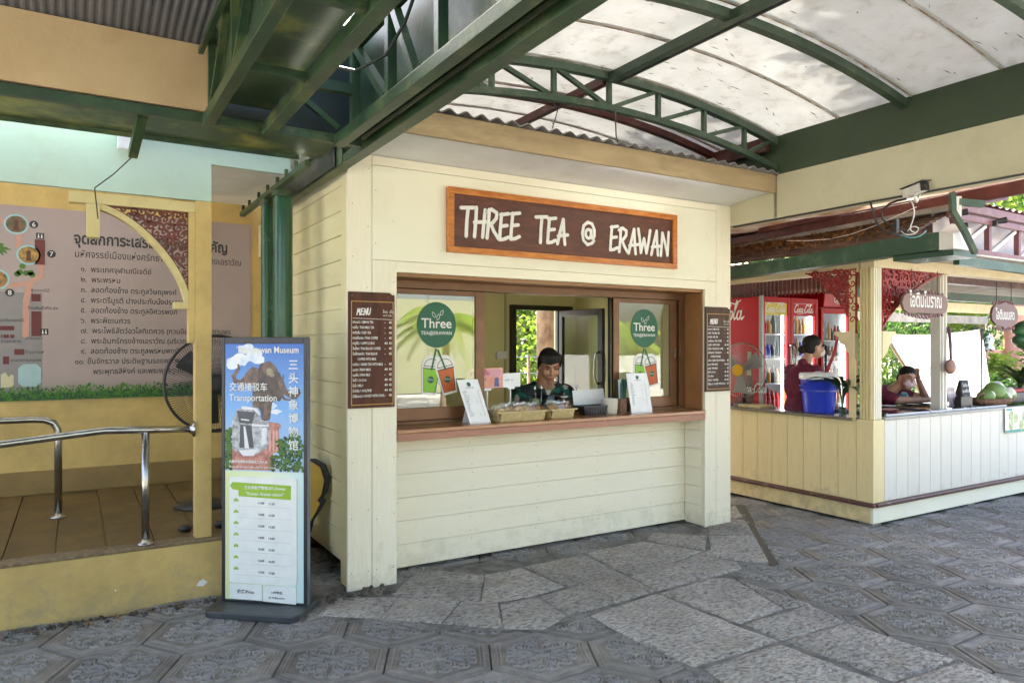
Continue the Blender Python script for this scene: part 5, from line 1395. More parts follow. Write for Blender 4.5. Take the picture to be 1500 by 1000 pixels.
for y in (4.7, 4.95, 5.2, 5.5, 5.8, 6.15, 6.4):
    mb = MB(); mb.box(1.21, 1.23, y - .012, y + .012, 2.736, 2.79); part(mb, 'strut', 'green')
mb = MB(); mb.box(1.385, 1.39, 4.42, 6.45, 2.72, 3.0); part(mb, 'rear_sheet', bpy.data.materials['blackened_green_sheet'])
mb = MB(); mb.box(1.395, 1.399, 4.3, 4.75, 2.72, 2.86); part(mb, 'gusset_plate', 'green')
# wires and rag at the top
wire([(1.02, 3.35, 2.92), (1.10, 3.2, 2.86), (1.19, 3.05, 2.90), (1.24, 2.95, 3.02), (1.22, 2.7, 3.15)], .008, 'charcoal', 'dark cable drooping between the chords of the gutter truss')

# cross gutter (runs left to right in front of the walkway)
cg = thing('cross_gutter', 'dark green trough running left to right in front of the walkway', 'gutter', (0, 4.2, 2.74))
mb = MB(); mb.box(-3.4, 1.395, 3.955, 4.0, 2.735, 2.785); mb.build('front_angle', 'green', parent=cg, bevel=.003)
mb = MB(); mb.box(-3.4, 1.33, 4.003, 4.55, 2.790, 2.797); mb.build('trough_bottom', 'green_sheet', parent=cg)
mb = MB(); mb.box(-3.4, 1.20, 4.552, 4.56, 2.765, 3.0); mb.build('trough_back', 'green', parent=cg)
mb = MB(); mb.beam((.29, 4.02, 2.755), (.27, 4.42, 2.64), .045, .045); mb.build('drop_bracket', 'green', parent=cg)
mb = MB(); mb.box(-3.4, .5985, 3.975, 3.998, 2.80, 3.135)
one('fascia_board', mb, 'tan_board', 'wide tan board above the dark green cross gutter', 'fascia board', (-1, 3.985, 2.80))
# left roof of dark sheets
lr = thing('left_roof', 'dark grey corrugated metal roof above the tan fascia board', 'roof', (-1, 2, 3.14))
mb = MB(); V = []; nn = 420
for y, z in ((4.0, 3.139), (-1.5, 3.9)):
    for i in range(nn + 1):
        x = -3.4 + 3.998 * i / nn; V.append((x, y, z + .0022 * (1 if (i // 2) % 2 else -1)))
mb.add(V, [(i, i + 1, nn + 2 + i, nn + 1 + i) for i in range(nn)]); mb.build('roof_sheet', 'dark_corr', parent=lr)
mb = MB(); mb.box(-3.4, 1.30, 4.57, 7.4, 3.42, 3.424); mb.build('rear_sheet', 'canopy', parent=lr)  # unseen rear sheet, made translucent to brighten the walkway wall below
# mint eaves board over the walkway, its soffit and lamp
eb = thing('eaves_board', 'pale mint eaves board above the walkway with a soffit behind it', 'eaves board', (0, 5.0, 2.535))
mb = MB(); V = [(-3.4, 2.545), (.757, 2.532), (.757, 2.775), (1.262, 2.768), (1.25, 3.05), (-3.4, 3.05)]
mb.prism(V, 0, .04, frame((0, 5.04, 0), (1, 0, 0), (0, 0, 1), (0, -1, 0))); mb.build('board', 'mint', parent=eb, bevel=.002)
mb = MB(); mb.add([(.757, 5.041, 2.78), (1.262, 5.041, 2.775), (1.45, 7.14, 2.93), (.757, 7.14, 2.93), (.757, 5.041, 2.80), (1.262, 5.041, 2.795), (1.45, 7.14, 2.95), (.757, 7.14, 2.95)], [(0, 1, 2, 3), (7, 6, 5, 4), (0, 4, 5, 1), (1, 5, 6, 2), (2, 6, 7, 3), (3, 7, 4, 0)]); mb.build('soffit', 'white', parent=eb)
t = thing('tube_lamp', 'lit fluorescent tube behind the dark green cross gutter above the mint board', 'lamp', (-.4, 4.85, 2.83))
mb = MB(); mb.box(.22, .30, 4.93, 4.985, 2.79, 2.90); mb.build('housing', 'white_gloss', parent=t, bevel=.004)
mb = MB(); mb.tube([(-1.26, 4.90, 2.955), (.215, 4.90, 2.955)], .014, 10); mb.build('tube', 'tube_mint', parent=t, smooth=True)
wire([(.27, 4.42, 2.63), (.19, 4.7, 2.58), (.10, 4.85, 2.52), (.115, 4.95, 2.40), (.12, 4.97, 2.36)], .0035, 'black', 'thin black wire hanging from the gutter bracket over the mint board')
# ---------------------------------------------------------------- people
def remesh(mb, name, m_, parent, voxel=.008, smooth=2, off=None):
    o = mb.build('tmp', m_, off=(0, 0, 0))
    r = o.modifiers.new('r', 'REMESH'); r.mode = 'VOXEL'; r.voxel_size = voxel; r.use_smooth_shade = True
    s = o.modifiers.new('s', 'SMOOTH'); s.iterations = smooth; s.factor = .5
    me = bpy.data.meshes.new_from_object(o.evaluated_get(bpy.context.evaluated_depsgraph_get()))
    me.name = name; bpy.data.objects.remove(o)
    b = Vector(parent['base'])
    me.transform(Matrix.Translation(-b)); me.polygons.foreach_set('use_smooth', [True] * len(me.polygons))
    n = bpy.data.objects.new(name, me); COL.objects.link(n); n.parent = parent
    return n
def head_frame(c, fwd, tilt=0):
    f = Vector(fwd).normalized(); r = f.cross(Vector((0, 0, 1))).normalized(); u = r.cross(f)
    q = Matrix.Rotation(tilt, 3, f); r = q @ r; u = q @ u
    return Vector(c), Matrix((r, f, u)).transposed()
def add_head(mb, c, Mx, s=1.0):
    P = lambda x, y, z: c + Mx @ (Vector((x, y, z)) * s)
    E = lambda p, r, rot=None: mb.ell(P(*p), tuple(q * s for q in r), 16, 11, Mx if rot is None else Mx @ rot)
    E((0, -.012, .035), (.074, .092, .088)); E((0, .022, -.030), (.064, .068, .078)); E((0, .045, -.085), (.036, .036, .028))
    E((.034, .062, -.028), (.030, .028, .034)); E((-.034, .062, -.028), (.030, .028, .034))
    mb.cap(P(0, .088, .018), P(0, .104, -.022), .009 * s, .014 * s); E((.013, .094, -.026), (.010, .010, .008)); E((-.013, .094, -.026), (.010, .010, .008))
    E((0, .084, -.055), (.025, .012, .007)); E((0, .082, -.067), (.021, .012, .009)); E((0, .078, .034), (.050, .014, .010))
    for q in (-1, 1): E((q * .078, -.008, -.012), (.010, .018, .031))
def face_bits(c, Mx, s, parent, shut=True, mouth=True):
    P = lambda x, y, z: c + Mx @ (Vector((x, y, z)) * s)
    mb = MB()
    for q in (-1, 1): mb.ell(P(q * .032, .081, .012), (.015 * s, .006 * s, (.0035 if shut else .007) * s), 10, 6, Mx)
    mb.build('eye', 'hair', parent=parent, smooth=True)
    mb = MB()
    for q in (-1, 1): mb.tube([P(q * .014, .092, .030), P(q * .032, .091, .037), P(q * .052, .080, .032)], [.0035 * s, .0042 * s, .002 * s], 6)
    mb.build('eyebrow', 'hair', parent=parent, smooth=True)
    if mouth:
        mb = MB(); mb.ell(P(0, .094, -.060), (.024 * s, .006 * s, .007 * s), 10, 6, Mx); mb.build('lips', flat('lip_skin', (.30, .09, .07), .5), parent=parent, smooth=True)
def add_hand(mb, wrist, d, up, s=1.0, curl=.5, side=1):
    d = Vector(d).normalized(); up = Vector(up); up = (up - d * up.dot(d)).normalized(); lat = d.cross(up) * side
    w = Vector(wrist)
    rot = Matrix((lat, d, up)).transposed()
    mb.ell(w + d * .045 * s, (.040 * s, .052 * s, .016 * s), 12, 8, rot)
    for k, (o_, L) in enumerate(((-.030, .062), (-.010, .074), (.010, .070), (.029, .056))):
        p0 = w + d * .075 * s + lat * o_ * s; a = curl * .5
        p1 = p0 + (d * math.cos(a) - up * math.sin(a)) * L * .48 * s
        p2 = p1 + (d * math.cos(a * 2.3) - up * math.sin(a * 2.3)) * L * .30 * s
        p3 = p2 + (d * math.cos(a * 3.4) - up * math.sin(a * 3.4)) * L * .25 * s
        mb.cap(p0, p1, .0095 * s, .0088 * s, 8); mb.cap(p1, p2, .0088 * s, .008 * s, 8); mb.cap(p2, p3, .008 * s, .0068 * s, 8)
    t0 = w + d * .022 * s - lat * .030 * s; t1 = t0 + (d * .7 - lat * .75).normalized() * .035 * s; t2 = t1 + (d - lat * .25 - up * .2).normalized() * .03 * s
    mb.cap(t0, t1, .012 * s, .010 * s, 8); mb.cap(t1, t2, .010 * s, .008 * s, 8)

# the vendor in the tea kiosk
c, Mx = head_frame((3.47, 5.12, 1.435), (-.30, -.88, -.42), R(2))
p0 = thing('person', 'person with short black hair and dark floral shirt looking down inside the tea kiosk', 'person', (3.47, 5.3, .16))
mb = MB(); add_head(mb, c, Mx, 1.16)
mb.cap((3.47, 5.16, 1.37), (3.49, 5.22, 1.20), .072, .085)
mb.ell((3.50, 5.26, .98), (.20, .13, .24), 16, 10); mb.ell((3.50, 5.28, .70), (.18, .14, .2), 16, 10)
for s_, ex, ey, hx, hy in ((-1, 3.22, 5.16, 3.36, 4.985), (1, 3.80, 5.18, 3.62, 4.99)):
    mb.cap((3.50 + .20 * s_, 5.25, 1.13), (ex, ey, .96 + .16 * 0 + .12), .058, .045); mb.cap((ex, ey, 1.08), (hx, hy, 1.075), .042, .028)
    add_hand(mb, (hx, hy, 1.072), (-.3 * s_, -1, -.15), (0, 0, 1), 1.0, .7, s_)
for s_ in (-1, 1): mb.cap((3.50 + .09 * s_, 5.32, .62), (3.50 + .11 * s_, 5.36, .24), .085, .05); mb.ell((3.50 + .11 * s_, 5.32, .205), (.045, .11, .04), 10, 7)
remesh(mb, 'body', 'skin', p0, .0075)
face_bits(c, Mx, 1.16, p0)
mb = MB(); P = lambda x, y, z: c + Mx @ (Vector((x, y, z)) * 1.16)
mb.ell(P(0, -.020, .050), (.089, .104, .092), 18, 12, Mx); mb.ell(P(0, -.05, -.01), (.09, .08, .10), 16, 10, Mx); mb.ell(P(0, .022, .080), (.074, .072, .050), 16, 10, Mx)
for q in np.linspace(-.062, .062, 9): mb.cap(P(q, .062 - abs(q) * .35, .095), P(q * 1.08 + .006, .086 - abs(q) * .45, .050 + abs(q) * .1), .020, .009, 8)
for q in (-1, 1): mb.cap(P(q * .078, .02, .07), P(q * .083, .015, -.004), .024, .008, 8)
hp = remesh(mb, 'hair', 'hair', p0, .007, 1)
mb = MB(); mb.ell((3.50, 5.26, 1.0), (.225, .155, .225), 18, 12); mb.ell((3.50, 5.28, .74), (.205, .16, .2), 16, 10); mb.cap((3.27, 5.25, 1.18), (3.73, 5.25, 1.18), .090, .090, 14); mb.cap((3.40, 5.24, 1.25), (3.30, 5.25, 1.20), .05, .06); mb.cap((3.60, 5.24, 1.25), (3.70, 5.25, 1.20), .05, .06)
for s_, ex, ey in ((-1, 3.22, 5.16), (1, 3.80, 5.18)): mb.cap((3.50 + .23 * s_, 5.25, 1.17), (ex, ey, 1.10), .085, .07)
mb.cap((3.42, 5.16, 1.20), (3.58, 5.17, 1.20), .045, .045)
remesh(mb, 'shirt', 'floral', p0, .010, 3)
mb = MB(); mb.cap((3.50, 5.28, .66), (3.50, 5.28, .58), .17, .16); 
for s_ in (-1, 1): mb.cap((3.50 + .09 * s_, 5.32, .62), (3.50 + .11 * s_, 5.36, .30), .1, .065)
remesh(mb, 'trousers', 'charcoal', p0, .014, 2)

# ---------------------------------------------------------------- things on the kiosk counter
ZC = 1.0352
def easel_card(x0, x1, y, zt, lab, lean=.05, dx=.06):
    t = thing('menu_card', lab, 'menu card', ((x0 + x1) / 2, y, ZC), 'paper price cards standing on the kiosk counter')
    ax = Vector((1, 0, 0)); F0 = lambda a, b, c: (x0 + dx * (1 - b / (zt - ZC)) + a, y - lean * (1 - b / (zt - ZC)) - c, ZC + b)
    h = zt - ZC; w = x1 - x0
    mb = MB(); mb.prism([(0, 0), (w, 0), (w, h), (0, h)], -.003, 0, F0); mb.build('sheet', 'paper', parent=t)
    mb = MB(); mb.prism(disc(w * .5, h - .035, .016), 0, .001, F0); mb.build('logo_print', GRm, parent=t)
    mb = MB(); r = random.Random(int(x0 * 100)); add_text(mb, 'THREE TEA', .014, F0, w * .5, h - .064, .001, align='CENTER', res=1)
    for k in range(14):
        z_ = h - .09 - k * .0135
        add_text(mb, r.choice(['ชามะนาว', 'ชาเย็น', 'กาแฟ', 'โกโก้', 'นมสด', 'ไมโล', 'ชาเขียว']), .012, F0, w * .12, z_, .001, res=1); add_text(mb, r.choice(['40', '45', '35']), .010, F0, w * .80, z_, .001, res=1)
        add_text(mb, r.choice(['-', '40']), .010, F0, w * .62, z_, .001, res=1)
    mb.build('lettering', 'ink', parent=t)
    mb = MB(); mb.add([F0(w * .3, 0, -.004), F0(w * .7, 0, -.004), F0(w * .7, h * .6, -.004), F0(w * .3, h * .6, -.004), (x0 + w * .3 + .03, y + .07, ZC), (x0 + w * .7 + .03, y + .07, ZC)], [(0, 1, 2, 3), (3, 2, 5, 4), (0, 4, 5, 1)]); mb.build('prop_leg', 'paper', parent=t)
easel_card(2.385, 2.560, 4.72, 1.355, 'white price card leaning left of the bread baskets on the counter', .07, .075)
easel_card(3.985, 4.215, 4.72, 1.370, 'white price card standing beside the holder of dark green straws', .05, .02)
# pink promo card and small white card on clip stands
def clip_card(x0, x1, z0, z1, y, m_, lab, xs, deco=False):
    t = thing('clip_card', lab, 'card stand', (xs, y, ZC))
    F = frame((x0, y, z0), (1, 0, .02), (0, 0, 1), (0, -1, 0)); w = x1 - x0; h = z1 - z0
    mb = MB(); mb.prism([(0, 0), (w, 0), (w, h), (0, h)], -.003, 0, F); mb.build('card', m_, parent=t)
    if deco:
        mb = MB(); mb.prism(rrect(.01, w - .01, h * .55, h - .01, .012), 0, .0008, F); mb.prism(disc(w * .80, h * .74, .028, .022), 0, .0012, F); mb.build('card_panel', fm((.72, .35, .40)), parent=t)
        mb = MB(); add_text(mb, 'ชาไทยเย็น', .048, F, .02, h * .66, .0016, res=2, bold=.001, sx=.9); add_text(mb, 'ครัวซองต์', .034, F, .03, h * .38, .0016, res=2, bold=.0006); mb.build('lettering', fm((.42, .03, .10)), parent=t)
        mb = MB(); mb.prism(disc(w * .82, h * .40, .020), 0, .0015, F); mb.prism([(w * .74, .01), (w * .90, .01), (w * .88, h * .32), (w * .76, h * .32)], 0, .0014, F); mb.build('figure_print', fm((.12, .13, .30)), parent=t)
        mb = MB(); mb.prism(disc(w * .35, h * .18, .04, .016), 0, .0013, F); mb.prism(disc(w * .15, h * .2, .02, .016), 0, .0013, F); mb.build('food_print', fm((.70, .30, .06)), parent=t)
    else:
        mb = MB(); add_text(mb, 'คุกกี้  30.-', .022, F, .02, h * .45, .001, res=1); mb.build('lettering', 'ink', parent=t)
    mb = MB(); mb.tube([(xs, y + .004, ZC + .01), (xs, y + .004, z0)], .007, 8); mb.box(xs - .03, xs + .03, y - .012, y + .012, z0 - .012, z0 + .004); mb.lathe([(.035, 0), (.035, .006), (.01, .012)], (xs, y + .004, ZC), 14); mb.build('clip_stand', 'white_gloss', parent=t)
clip_card(2.55, 2.86, 1.272, 1.428, 4.86, mat('pink_orange_card_print', (.72, .28, .20), (.70, .42, .36), scale=9, rough=.4), 'pink and orange Thai promo card on a white clip stand', 2.72, True)
clip_card(2.858, 3.02, 1.278, 1.388, 4.86, 'paper', 'small white card on a white clip stand right of the pink card', 2.93)
# woven baskets of wrapped cookies
def basket(x0, x1, y0, y1, h, lab, flare=.02):
    t = thing('bread_basket', lab, 'basket', ((x0 + x1) / 2, (y0 + y1) / 2, ZC), 'pale woven baskets of wrapped cookies')
    mb = MB()
    nz, = (6,)
    def wall(p, q, no):
        L = (q - p).length; n = int(L / .016)
        for j in range(nz):
            for i in range(n):
                a = p + (q - p) * i / n; b = p + (q - p) * (i + 1) / n
                f0 = flare * j / nz; f1 = flare * (j + 1) / nz
                e = .0035 if (i + j) % 2 else 0
                za, zb = ZC + .001 + h * j / nz, ZC + .001 + h * (j + 1) / nz - .0012
                mb.add([a + no * (f0 + e) + Vector((0, 0, za)), b + no * (f0 + e) + Vector((0, 0, za)), b + no * (f1 + e) + Vector((0, 0, zb)), a + no * (f1 + e) + Vector((0, 0, zb)),
                        a + no * (f0 - .003) + Vector((0, 0, za)), b + no * (f0 - .003) + Vector((0, 0, za)), b + no * (f1 - .003) + Vector((0, 0, zb)), a + no * (f1 - .003) + Vector((0, 0, zb))],
                       [(0, 1, 2, 3), (7, 6, 5, 4), (0, 4, 5, 1), (1, 5, 6, 2), (2, 6, 7, 3), (3, 7, 4, 0)])
    C = [Vector((x0, y0, 0)), Vector((x1, y0, 0)), Vector((x1, y1, 0)), Vector((x0, y1, 0))]
    for k, no in enumerate(((0, -1, 0), (1, 0, 0), (0, 1, 0), (-1, 0, 0))): wall(C[k], C[(k + 1) % 4], Vector(no))
    o = mb.build('woven_side', 'straw', parent=t)
    mb = MB(); mb.box(x0 + .004, x1 - .004, y0 + .004, y1 - .004, ZC + .0005, ZC + .006); mb.build('base', 'straw', parent=t)
    mb = MB(); f = flare + .004
    pts = [(x0 - f, y0 - f), (x1 + f, y0 - f), (x1 + f, y1 + f), (x0 - f, y1 + f)]
    for k in range(4): mb.beam((*pts[k], ZC + h + .003), (*pts[(k + 1) % 4], ZC + h + .003), .010, .010)
    mb.build('rim', 'straw', parent=t)
    return t
basket(2.70, 3.085, 4.625, 4.775, .070, 'longer pale woven basket of wrapped cookies on the counter')
basket(3.175, 3.38, 4.650, 4.775, .068, 'shorter pale woven basket of wrapped cookies beside the long one')
def packet():
    t = thing('cookie_packet', 'small clear wrapped golden cookie packet standing in the longer woven basket', 'packet', (0, 0, 0), 'wrapped cookies in the longer woven basket')
    mb = MB(); V = []
    for j, z_ in enumerate((0, .012, .05, .062, .078)):
        w = (.028, .033, .033, .027, .031)[j]; th = (.002, .011, .010, .002, .0008)[j]
        V += [(-w, -th, z_), (w, -th, z_), (w, th, z_), (-w, th, z_)]
    F_ = [(0, 3, 2, 1)] + [(j * 4 + a, j * 4 + (a + 1) % 4, (j + 1) * 4 + (a + 1) % 4, (j + 1) * 4 + a) for j in range(4) for a in range(4)] + [(16, 17, 18, 19)]
    mb.add(V, F_); mb.build('wrapper', 'plastic_clear', parent=t)
    mb = MB(); mb.ell((0, 0, .030), (.025, .007, .022), 12, 7); mb.ell((.006, -.002, .045), (.014, .006, .012), 8, 5); mb.build('cookie', mat('golden_cookie', (.62, .33, .09), (.35, .15, .04), scale=40, rough=.6), parent=t)
    return t
pk = packet(); rk = random.Random(9)
spots = [(2.70 + .385 * (i + .5) / 8, 4.655 + .038 * j) for j in range(3) for i in range(8)] + [(3.19 + .18 * (i + .5) / 4, 4.675 + .035 * j) for j in range(3) for i in range(4)]
for k, (x, y) in enumerate(spots):
    if k == 0: o = pk
    else:
        o = pk.copy(); COL.objects.link(o)
        for ch in pk.children:
            c2 = ch.copy(); COL.objects.link(c2); c2.parent = o
    if k >= 24: o['label'] = 'small clear wrapped golden cookie packet standing in the shorter woven basket'; o['group'] = 'wrapped cookies in the shorter woven basket'
    o.location = (x + rk.uniform(-.008, .008), y + rk.uniform(-.004, .004), ZC + .038 + rk.uniform(0, .022)); o.scale = (1.15, 1.15, 1.1); o.rotation_euler = (rk.uniform(-.5, .1), rk.uniform(-.5, .5), rk.uniform(-.5, .5))
# small dark tray, sheet of paper, cups, straws
t = thing('tray', 'small dark grey metal tray on the counter below the white sheet', 'tray', (3.68, 4.78, ZC))
mb = MB(); mb.add([(3.56, 4.72, ZC + .001), (3.79, 4.72, ZC + .001), (3.79, 4.85, ZC + .001), (3.56, 4.85, ZC + .001), (3.53, 4.70, ZC + .075), (3.815, 4.70, ZC + .075), (3.815, 4.87, ZC + .075), (3.53, 4.87, ZC + .075)], [(0, 1, 5, 4), (1, 2, 6, 5), (2, 3, 7, 6), (3, 0, 4, 7), (0, 3, 2, 1)])
mb.build('pan', mat('dark_tin', (.10, .105, .11), (.05, .05, .055), rough=.35, metal=.7), parent=t)
mb = MB()
for k in range(8): mb.box(3.575 + k * .028, 3.581 + k * .028, 4.705 - .0, 4.712, ZC + .01, ZC + .06)
mb.box(3.53, 3.815, 4.698, 4.704, ZC + .070, ZC + .079); mb.build('rim', 'charcoal', parent=t)
mb = MB(); mb.add([(3.58, 4.90, 1.05), (3.92, 4.90, 1.05), (3.93, 4.96, 1.235), (3.60, 4.96, 1.225), (3.58, 4.903, 1.05), (3.92, 4.903, 1.05), (3.93, 4.963, 1.235), (3.60, 4.963, 1.225)], [(0, 1, 2, 3), (7, 6, 5, 4), (0, 4, 5, 1), (1, 5, 6, 2), (2, 6, 7, 3), (3, 7, 4, 0)])
one('paper_sheet', mb, 'paper', 'plain white sheet of paper propped up behind the dark tray', 'paper', (3.7, 4.9, 1.05))
mb = MB(); mb.lathe([(.052, 0), (.060, .002), (.070, .125), (.073, .13), (.066, .128), (.056, .01)], (3.825, 4.74, ZC), 26, close=False); mb.add([(3.825 + .055 * math.cos(a), 4.74 + .055 * math.sin(a), ZC + .006) for a in np.linspace(0, 6.28, 20)[:-1]], [tuple(range(19))])
one('cup', mb, 'beige_plastic', 'plain off-white cup beside the straw holder', 'cup', (3.825, 4.74, ZC), smooth=True)
t = thing('straw_holder', 'holder packed with dark green straws in clear wrappers on the counter', 'straw holder', (3.935, 4.74, ZC))
mb = MB(); mb.lathe([(.040, 0), (.042, .002), (.045, .125), (.041, .125), (.038, .01)], (3.945, 4.74, ZC), 22, close=False)
for k in range(11): a = 6.28 * k / 11; mb.box(3.945 + .044 * math.cos(a) - .004, 3.945 + .044 * math.cos(a) + .004, 4.74 + .044 * math.sin(a) - .004, 4.74 + .044 * math.sin(a) + .004, ZC, ZC + .125)
mb.build('holder', 'wicker', parent=t)
rs = random.Random(5)
st = None
for k in range(16):
    a = rs.random() * 6.28; r_ = rs.uniform(.0, .033); x = 3.945 + r_ * math.cos(a); y = 4.74 + r_ * math.sin(a)
    mb = MB(); mb.tube([(x, y, ZC + .01), (x + (x - 3.945) * .9, y + (y - 4.74) * .7, ZC + .275 + rs.uniform(-.02, .02))], .0055, 7); mb.build('straw', flat('teal_straw', (.015, .10, .085), .3) if k % 4 else 'letter', parent=t, smooth=True)
# things on the inner counter
ZI = 1.0185
mb = MB(); mb.lathe([(.055, 0), (.058, .01), (.055, .15), (.060, .165), (.056, .165), (.050, .02)], (3.545, 5.02, ZI), 26, close=False)
mb.tube([(3.60, 5.02, ZI + .13), (3.64, 5.02, ZI + .12), (3.645, 5.02, ZI + .06), (3.60, 5.02, ZI + .04)], .006, 8)
one('steel_mug', mb, 'steel', 'shiny stainless steel mug in front of the vendor', 'mug', (3.545, 5.02, ZI), smooth=True)
mb = MB(); mb.lathe([(.055, 0), (.06, .01), (.06, .16), (.045, .20), (.020, .235), (.018, .27)], (3.46, 5.09, ZI), 24); o = one('water_bottle', mb, 'clear', 'clear plastic bottle in front of the vendor', 'bottle', (3.46, 5.09, ZI), smooth=True)
mb = MB(); mb.lathe([(.038, 0), (.042, .005), (.042, .14), (.036, .15)], (3.24, 4.99, ZI), 20); one('tea_jar', mb, mat('dull_green_jar', (.20, .24, .11), (.12, .15, .06), scale=20, rough=.3), 'dull green jar with spoons left of the steel mug', 'jar', (3.24, 4.99, ZI), smooth=True)
for k, (x, dx) in enumerate(((3.27, -.02), (3.64, .05), (3.33, .01))):
    mb = MB(); mb.tube([(x, 5.0 + .02 * k, ZI + .02), (x + dx, 5.0 + .02 * k, ZI + .22)], .0045, 7); mb.ell((x + dx, 5.0 + .02 * k, ZI + .235), (.012, .005, .022), 8, 6)
    one('spoon', mb, 'steel', ['steel spoon standing in the green jar', 'long steel spoon leaning right of the steel mug', 'steel spoon between the jar and the bottle'][k], 'spoon', (x, 5.0 + .02 * k, ZI + .02), smooth=True)
for k, (x, y, r_) in enumerate(((2.80, 4.99, .10), (2.98, 5.0, .075), (3.13, 4.985, .07))):
    mb = MB(); mb.lathe([(r_ * .8, 0), (r_ * .95, .02), (r_, .075 if k == 0 else .055), (r_ * .93, .077 if k == 0 else .057), (r_ * .75, .01)], (x, y, ZI), 26, close=False)
    one('tub', mb, ['beige_plastic', 'white_gloss', 'white_gloss'][k], ['wide pale plastic tub behind the bread basket', 'white round tub in the middle behind the bread basket', 'white round tub nearest the green jar'][k], 'tub', (x, y, ZI), 'round tubs on the inner counter', smooth=True)
mb = MB(); mb.lathe([(.03, 0), (.035, .01), (.03, .045), (.012, .055)], (3.31, 4.96, ZI), 16); one('small_pot', mb, fm((.12, .02, .06)), 'small dark red pot beside the green jar', 'pot', (3.31, 4.96, ZI), smooth=True)

# ---------------------------------------------------------------- snack stall on the right
SX, SY = 6.03, 3.80
stall = thing('snack_stall', 'open snack stall with white lit and tan shaded boards, maroon fretwork and a low roof', 'stall', (SX, SY, 0))
SXE, SYE = 12.6, 7.9
def sp(mb, name, m_, **k): return mb.build(name, m_, parent=stall, **k)
mb = MB(); mb.box(SX, SX + .03, SY + .031, SYE, .03, .172); sp(mb, 'skirt_board', 'stall_siding', bevel=.003)
mb = MB(); mb.box(SX, SXE, SY, SY + .03, .03, .172); sp(mb, 'skirt_board', 'cream', bevel=.003)
mb = MB(); mb.beam((SX - .005, SY - .02, .192), (SX - .005, SYE, .192), .05, .036); sp(mb, 'skirt_rail', 'maroon_trim', bevel=.01)
mb = MB(); mb.beam((SX + .021, SY - .005, .192), (SXE, SY - .005, .192), .05, .036); sp(mb, 'skirt_rail', 'maroon_trim', bevel=.01)
y = SY + .165; me0 = None
while y < SYE - .2:
    if me0 is None:
        mb = MB(); mb.box(SX + .006, SX + .024, y + .002, y + .183, .212, .925); me0 = sp(mb, 'siding_board', 'stall_siding', bevel=.003); y00 = y
    else: piece(me0, stall, (0, y - y00, 0))
    y += .185
x = SX + .175; me0 = None
while x < SXE - .1:
    if me0 is None:
        mb = MB(); mb.box(x + .002, x + .183, SY + .006, SY + .024, .212, .935); me0 = sp(mb, 'siding_board', 'white_siding', bevel=.003); x00 = x
    else: piece(me0, stall, (x - x00, 0, 0))
    x += .185
mb = MB(); mb.box(SX + .03, SX + .05, SY + .2, SYE, .05, .92); mb.box(SX + .2, SXE, SY + .03, SY + .05, .05, .93); sp(mb, 'backing', 'maroon_trim')
mb = MB(); mb.box(SX - .002, SX + .16, SY - .002, SY + .16, .212, .945); sp(mb, 'corner_block', 'stall_siding', bevel=.004)
mb = MB(); mb.box(SX + .02, SX + .14, SY + .02, SY + .14, .946, 2.30); sp(mb, 'corner_post', 'stall_siding', bevel=.004)
for k in range(4):
    mb = MB(); mb.box(SX + .008, SX + .0195, SY + .024 + .031 * k, SY + .043 + .031 * k, .948, 2.30); sp(mb, 'post_fillet', 'stall_siding', bevel=.003)
    mb = MB(); mb.box(SX + .024 + .031 * k, SX + .043 + .031 * k, SY + .008, SY + .0195, .948, 2.30); sp(mb, 'post_fillet', 'cream', bevel=.003)
mb = MB(); mb.box(SX - .004, SX + .012, SY + .17, SY + .235, .93, 2.3); sp(mb, 'pilaster', 'stall_siding', bevel=.003)
for (a, b) in ((SX + .02, SY + .02), (SX + 1.62, SY + .02), (SX + .02, SY + 2.2), (SX + 3.2, SY + .02)):
    mb = MB(); mb.box(a, a + .13, b, b + .13, .0, .029); sp(mb, 'foot_block', 'corr')
mb = MB(); mb.box(SX - .02, SX + .40, SY + .20, SYE, .9265, .955); sp(mb, 'counter_top', mat('grey_brown_counter', (.22, .19, .15), (.14, .12, .09), scale=5, rough=.25), bevel=.004)
mb = MB(); mb.box(SX + .17, SXE, SY - .006, SY + .05, .9365, .962); sp(mb, 'counter_top', mat('grey_counter_edge', (.42, .40, .36), rough=.5), bevel=.004)
mb = MB(); mb.box(SX + .05, SXE, SY + .06, SYE, .02, .06); sp(mb, 'floor', 'deck')
# head beams
mb = MB(); mb.box(SX + .01, SX + .13, SY + .15, SYE, 2.27, 2.36); sp(mb, 'head_beam', 'cream2', bevel=.004)
mb = MB(); mb.box(SX + .01, SXE, SY + .0, SY + .13, 2.301, 2.40); sp(mb, 'head_beam', 'cream2', bevel=.004)
# fretwork brackets and corbels
F1 = frame((SX + .01, SY + .17, 2.30), (0, -1, 0), (0, 0, 1), (-1, 0, 0))
fretwork('fretwork_bracket', F1, .52, .58, 'redfret', stall, .014, 5, curve=1.35, sc=1.1)
F2 = frame((SX + .165, SY + .03, 2.33), (-1, 0, 0), (0, 0, 1), (0, -1, 0))
fretwork('fretwork_bracket', F2, 1.16, .60, 'redfret', stall, .014, 6, curve=1.4, sc=1.35)
for ax in (0, 1):
    F = frame((SX + .01, SY + .10, 1.735), (0, 1, 0), (0, 0, 1), (-1, 0, 0)) if ax == 0 else frame((SX + .14, SY + .03, 1.735), (1, 0, 0), (0, 0, 1), (0, -1, 0))
    o_ = .07 if ax == 0 else 0
    mb = MB(); mb.prism([(o_, 0), (o_ + .20, 0), (o_ + .20, -.03), (o_ + .16, -.05), (o_ + .15, -.10), (o_ + .10, -.13), (o_ + .08, -.18), (o_ + .03, -.22), (o_, -.25)], -.03, .03, F); sp(mb, 'corbel', 'cream2' if ax == 0 else 'stall_siding', bevel=.003)
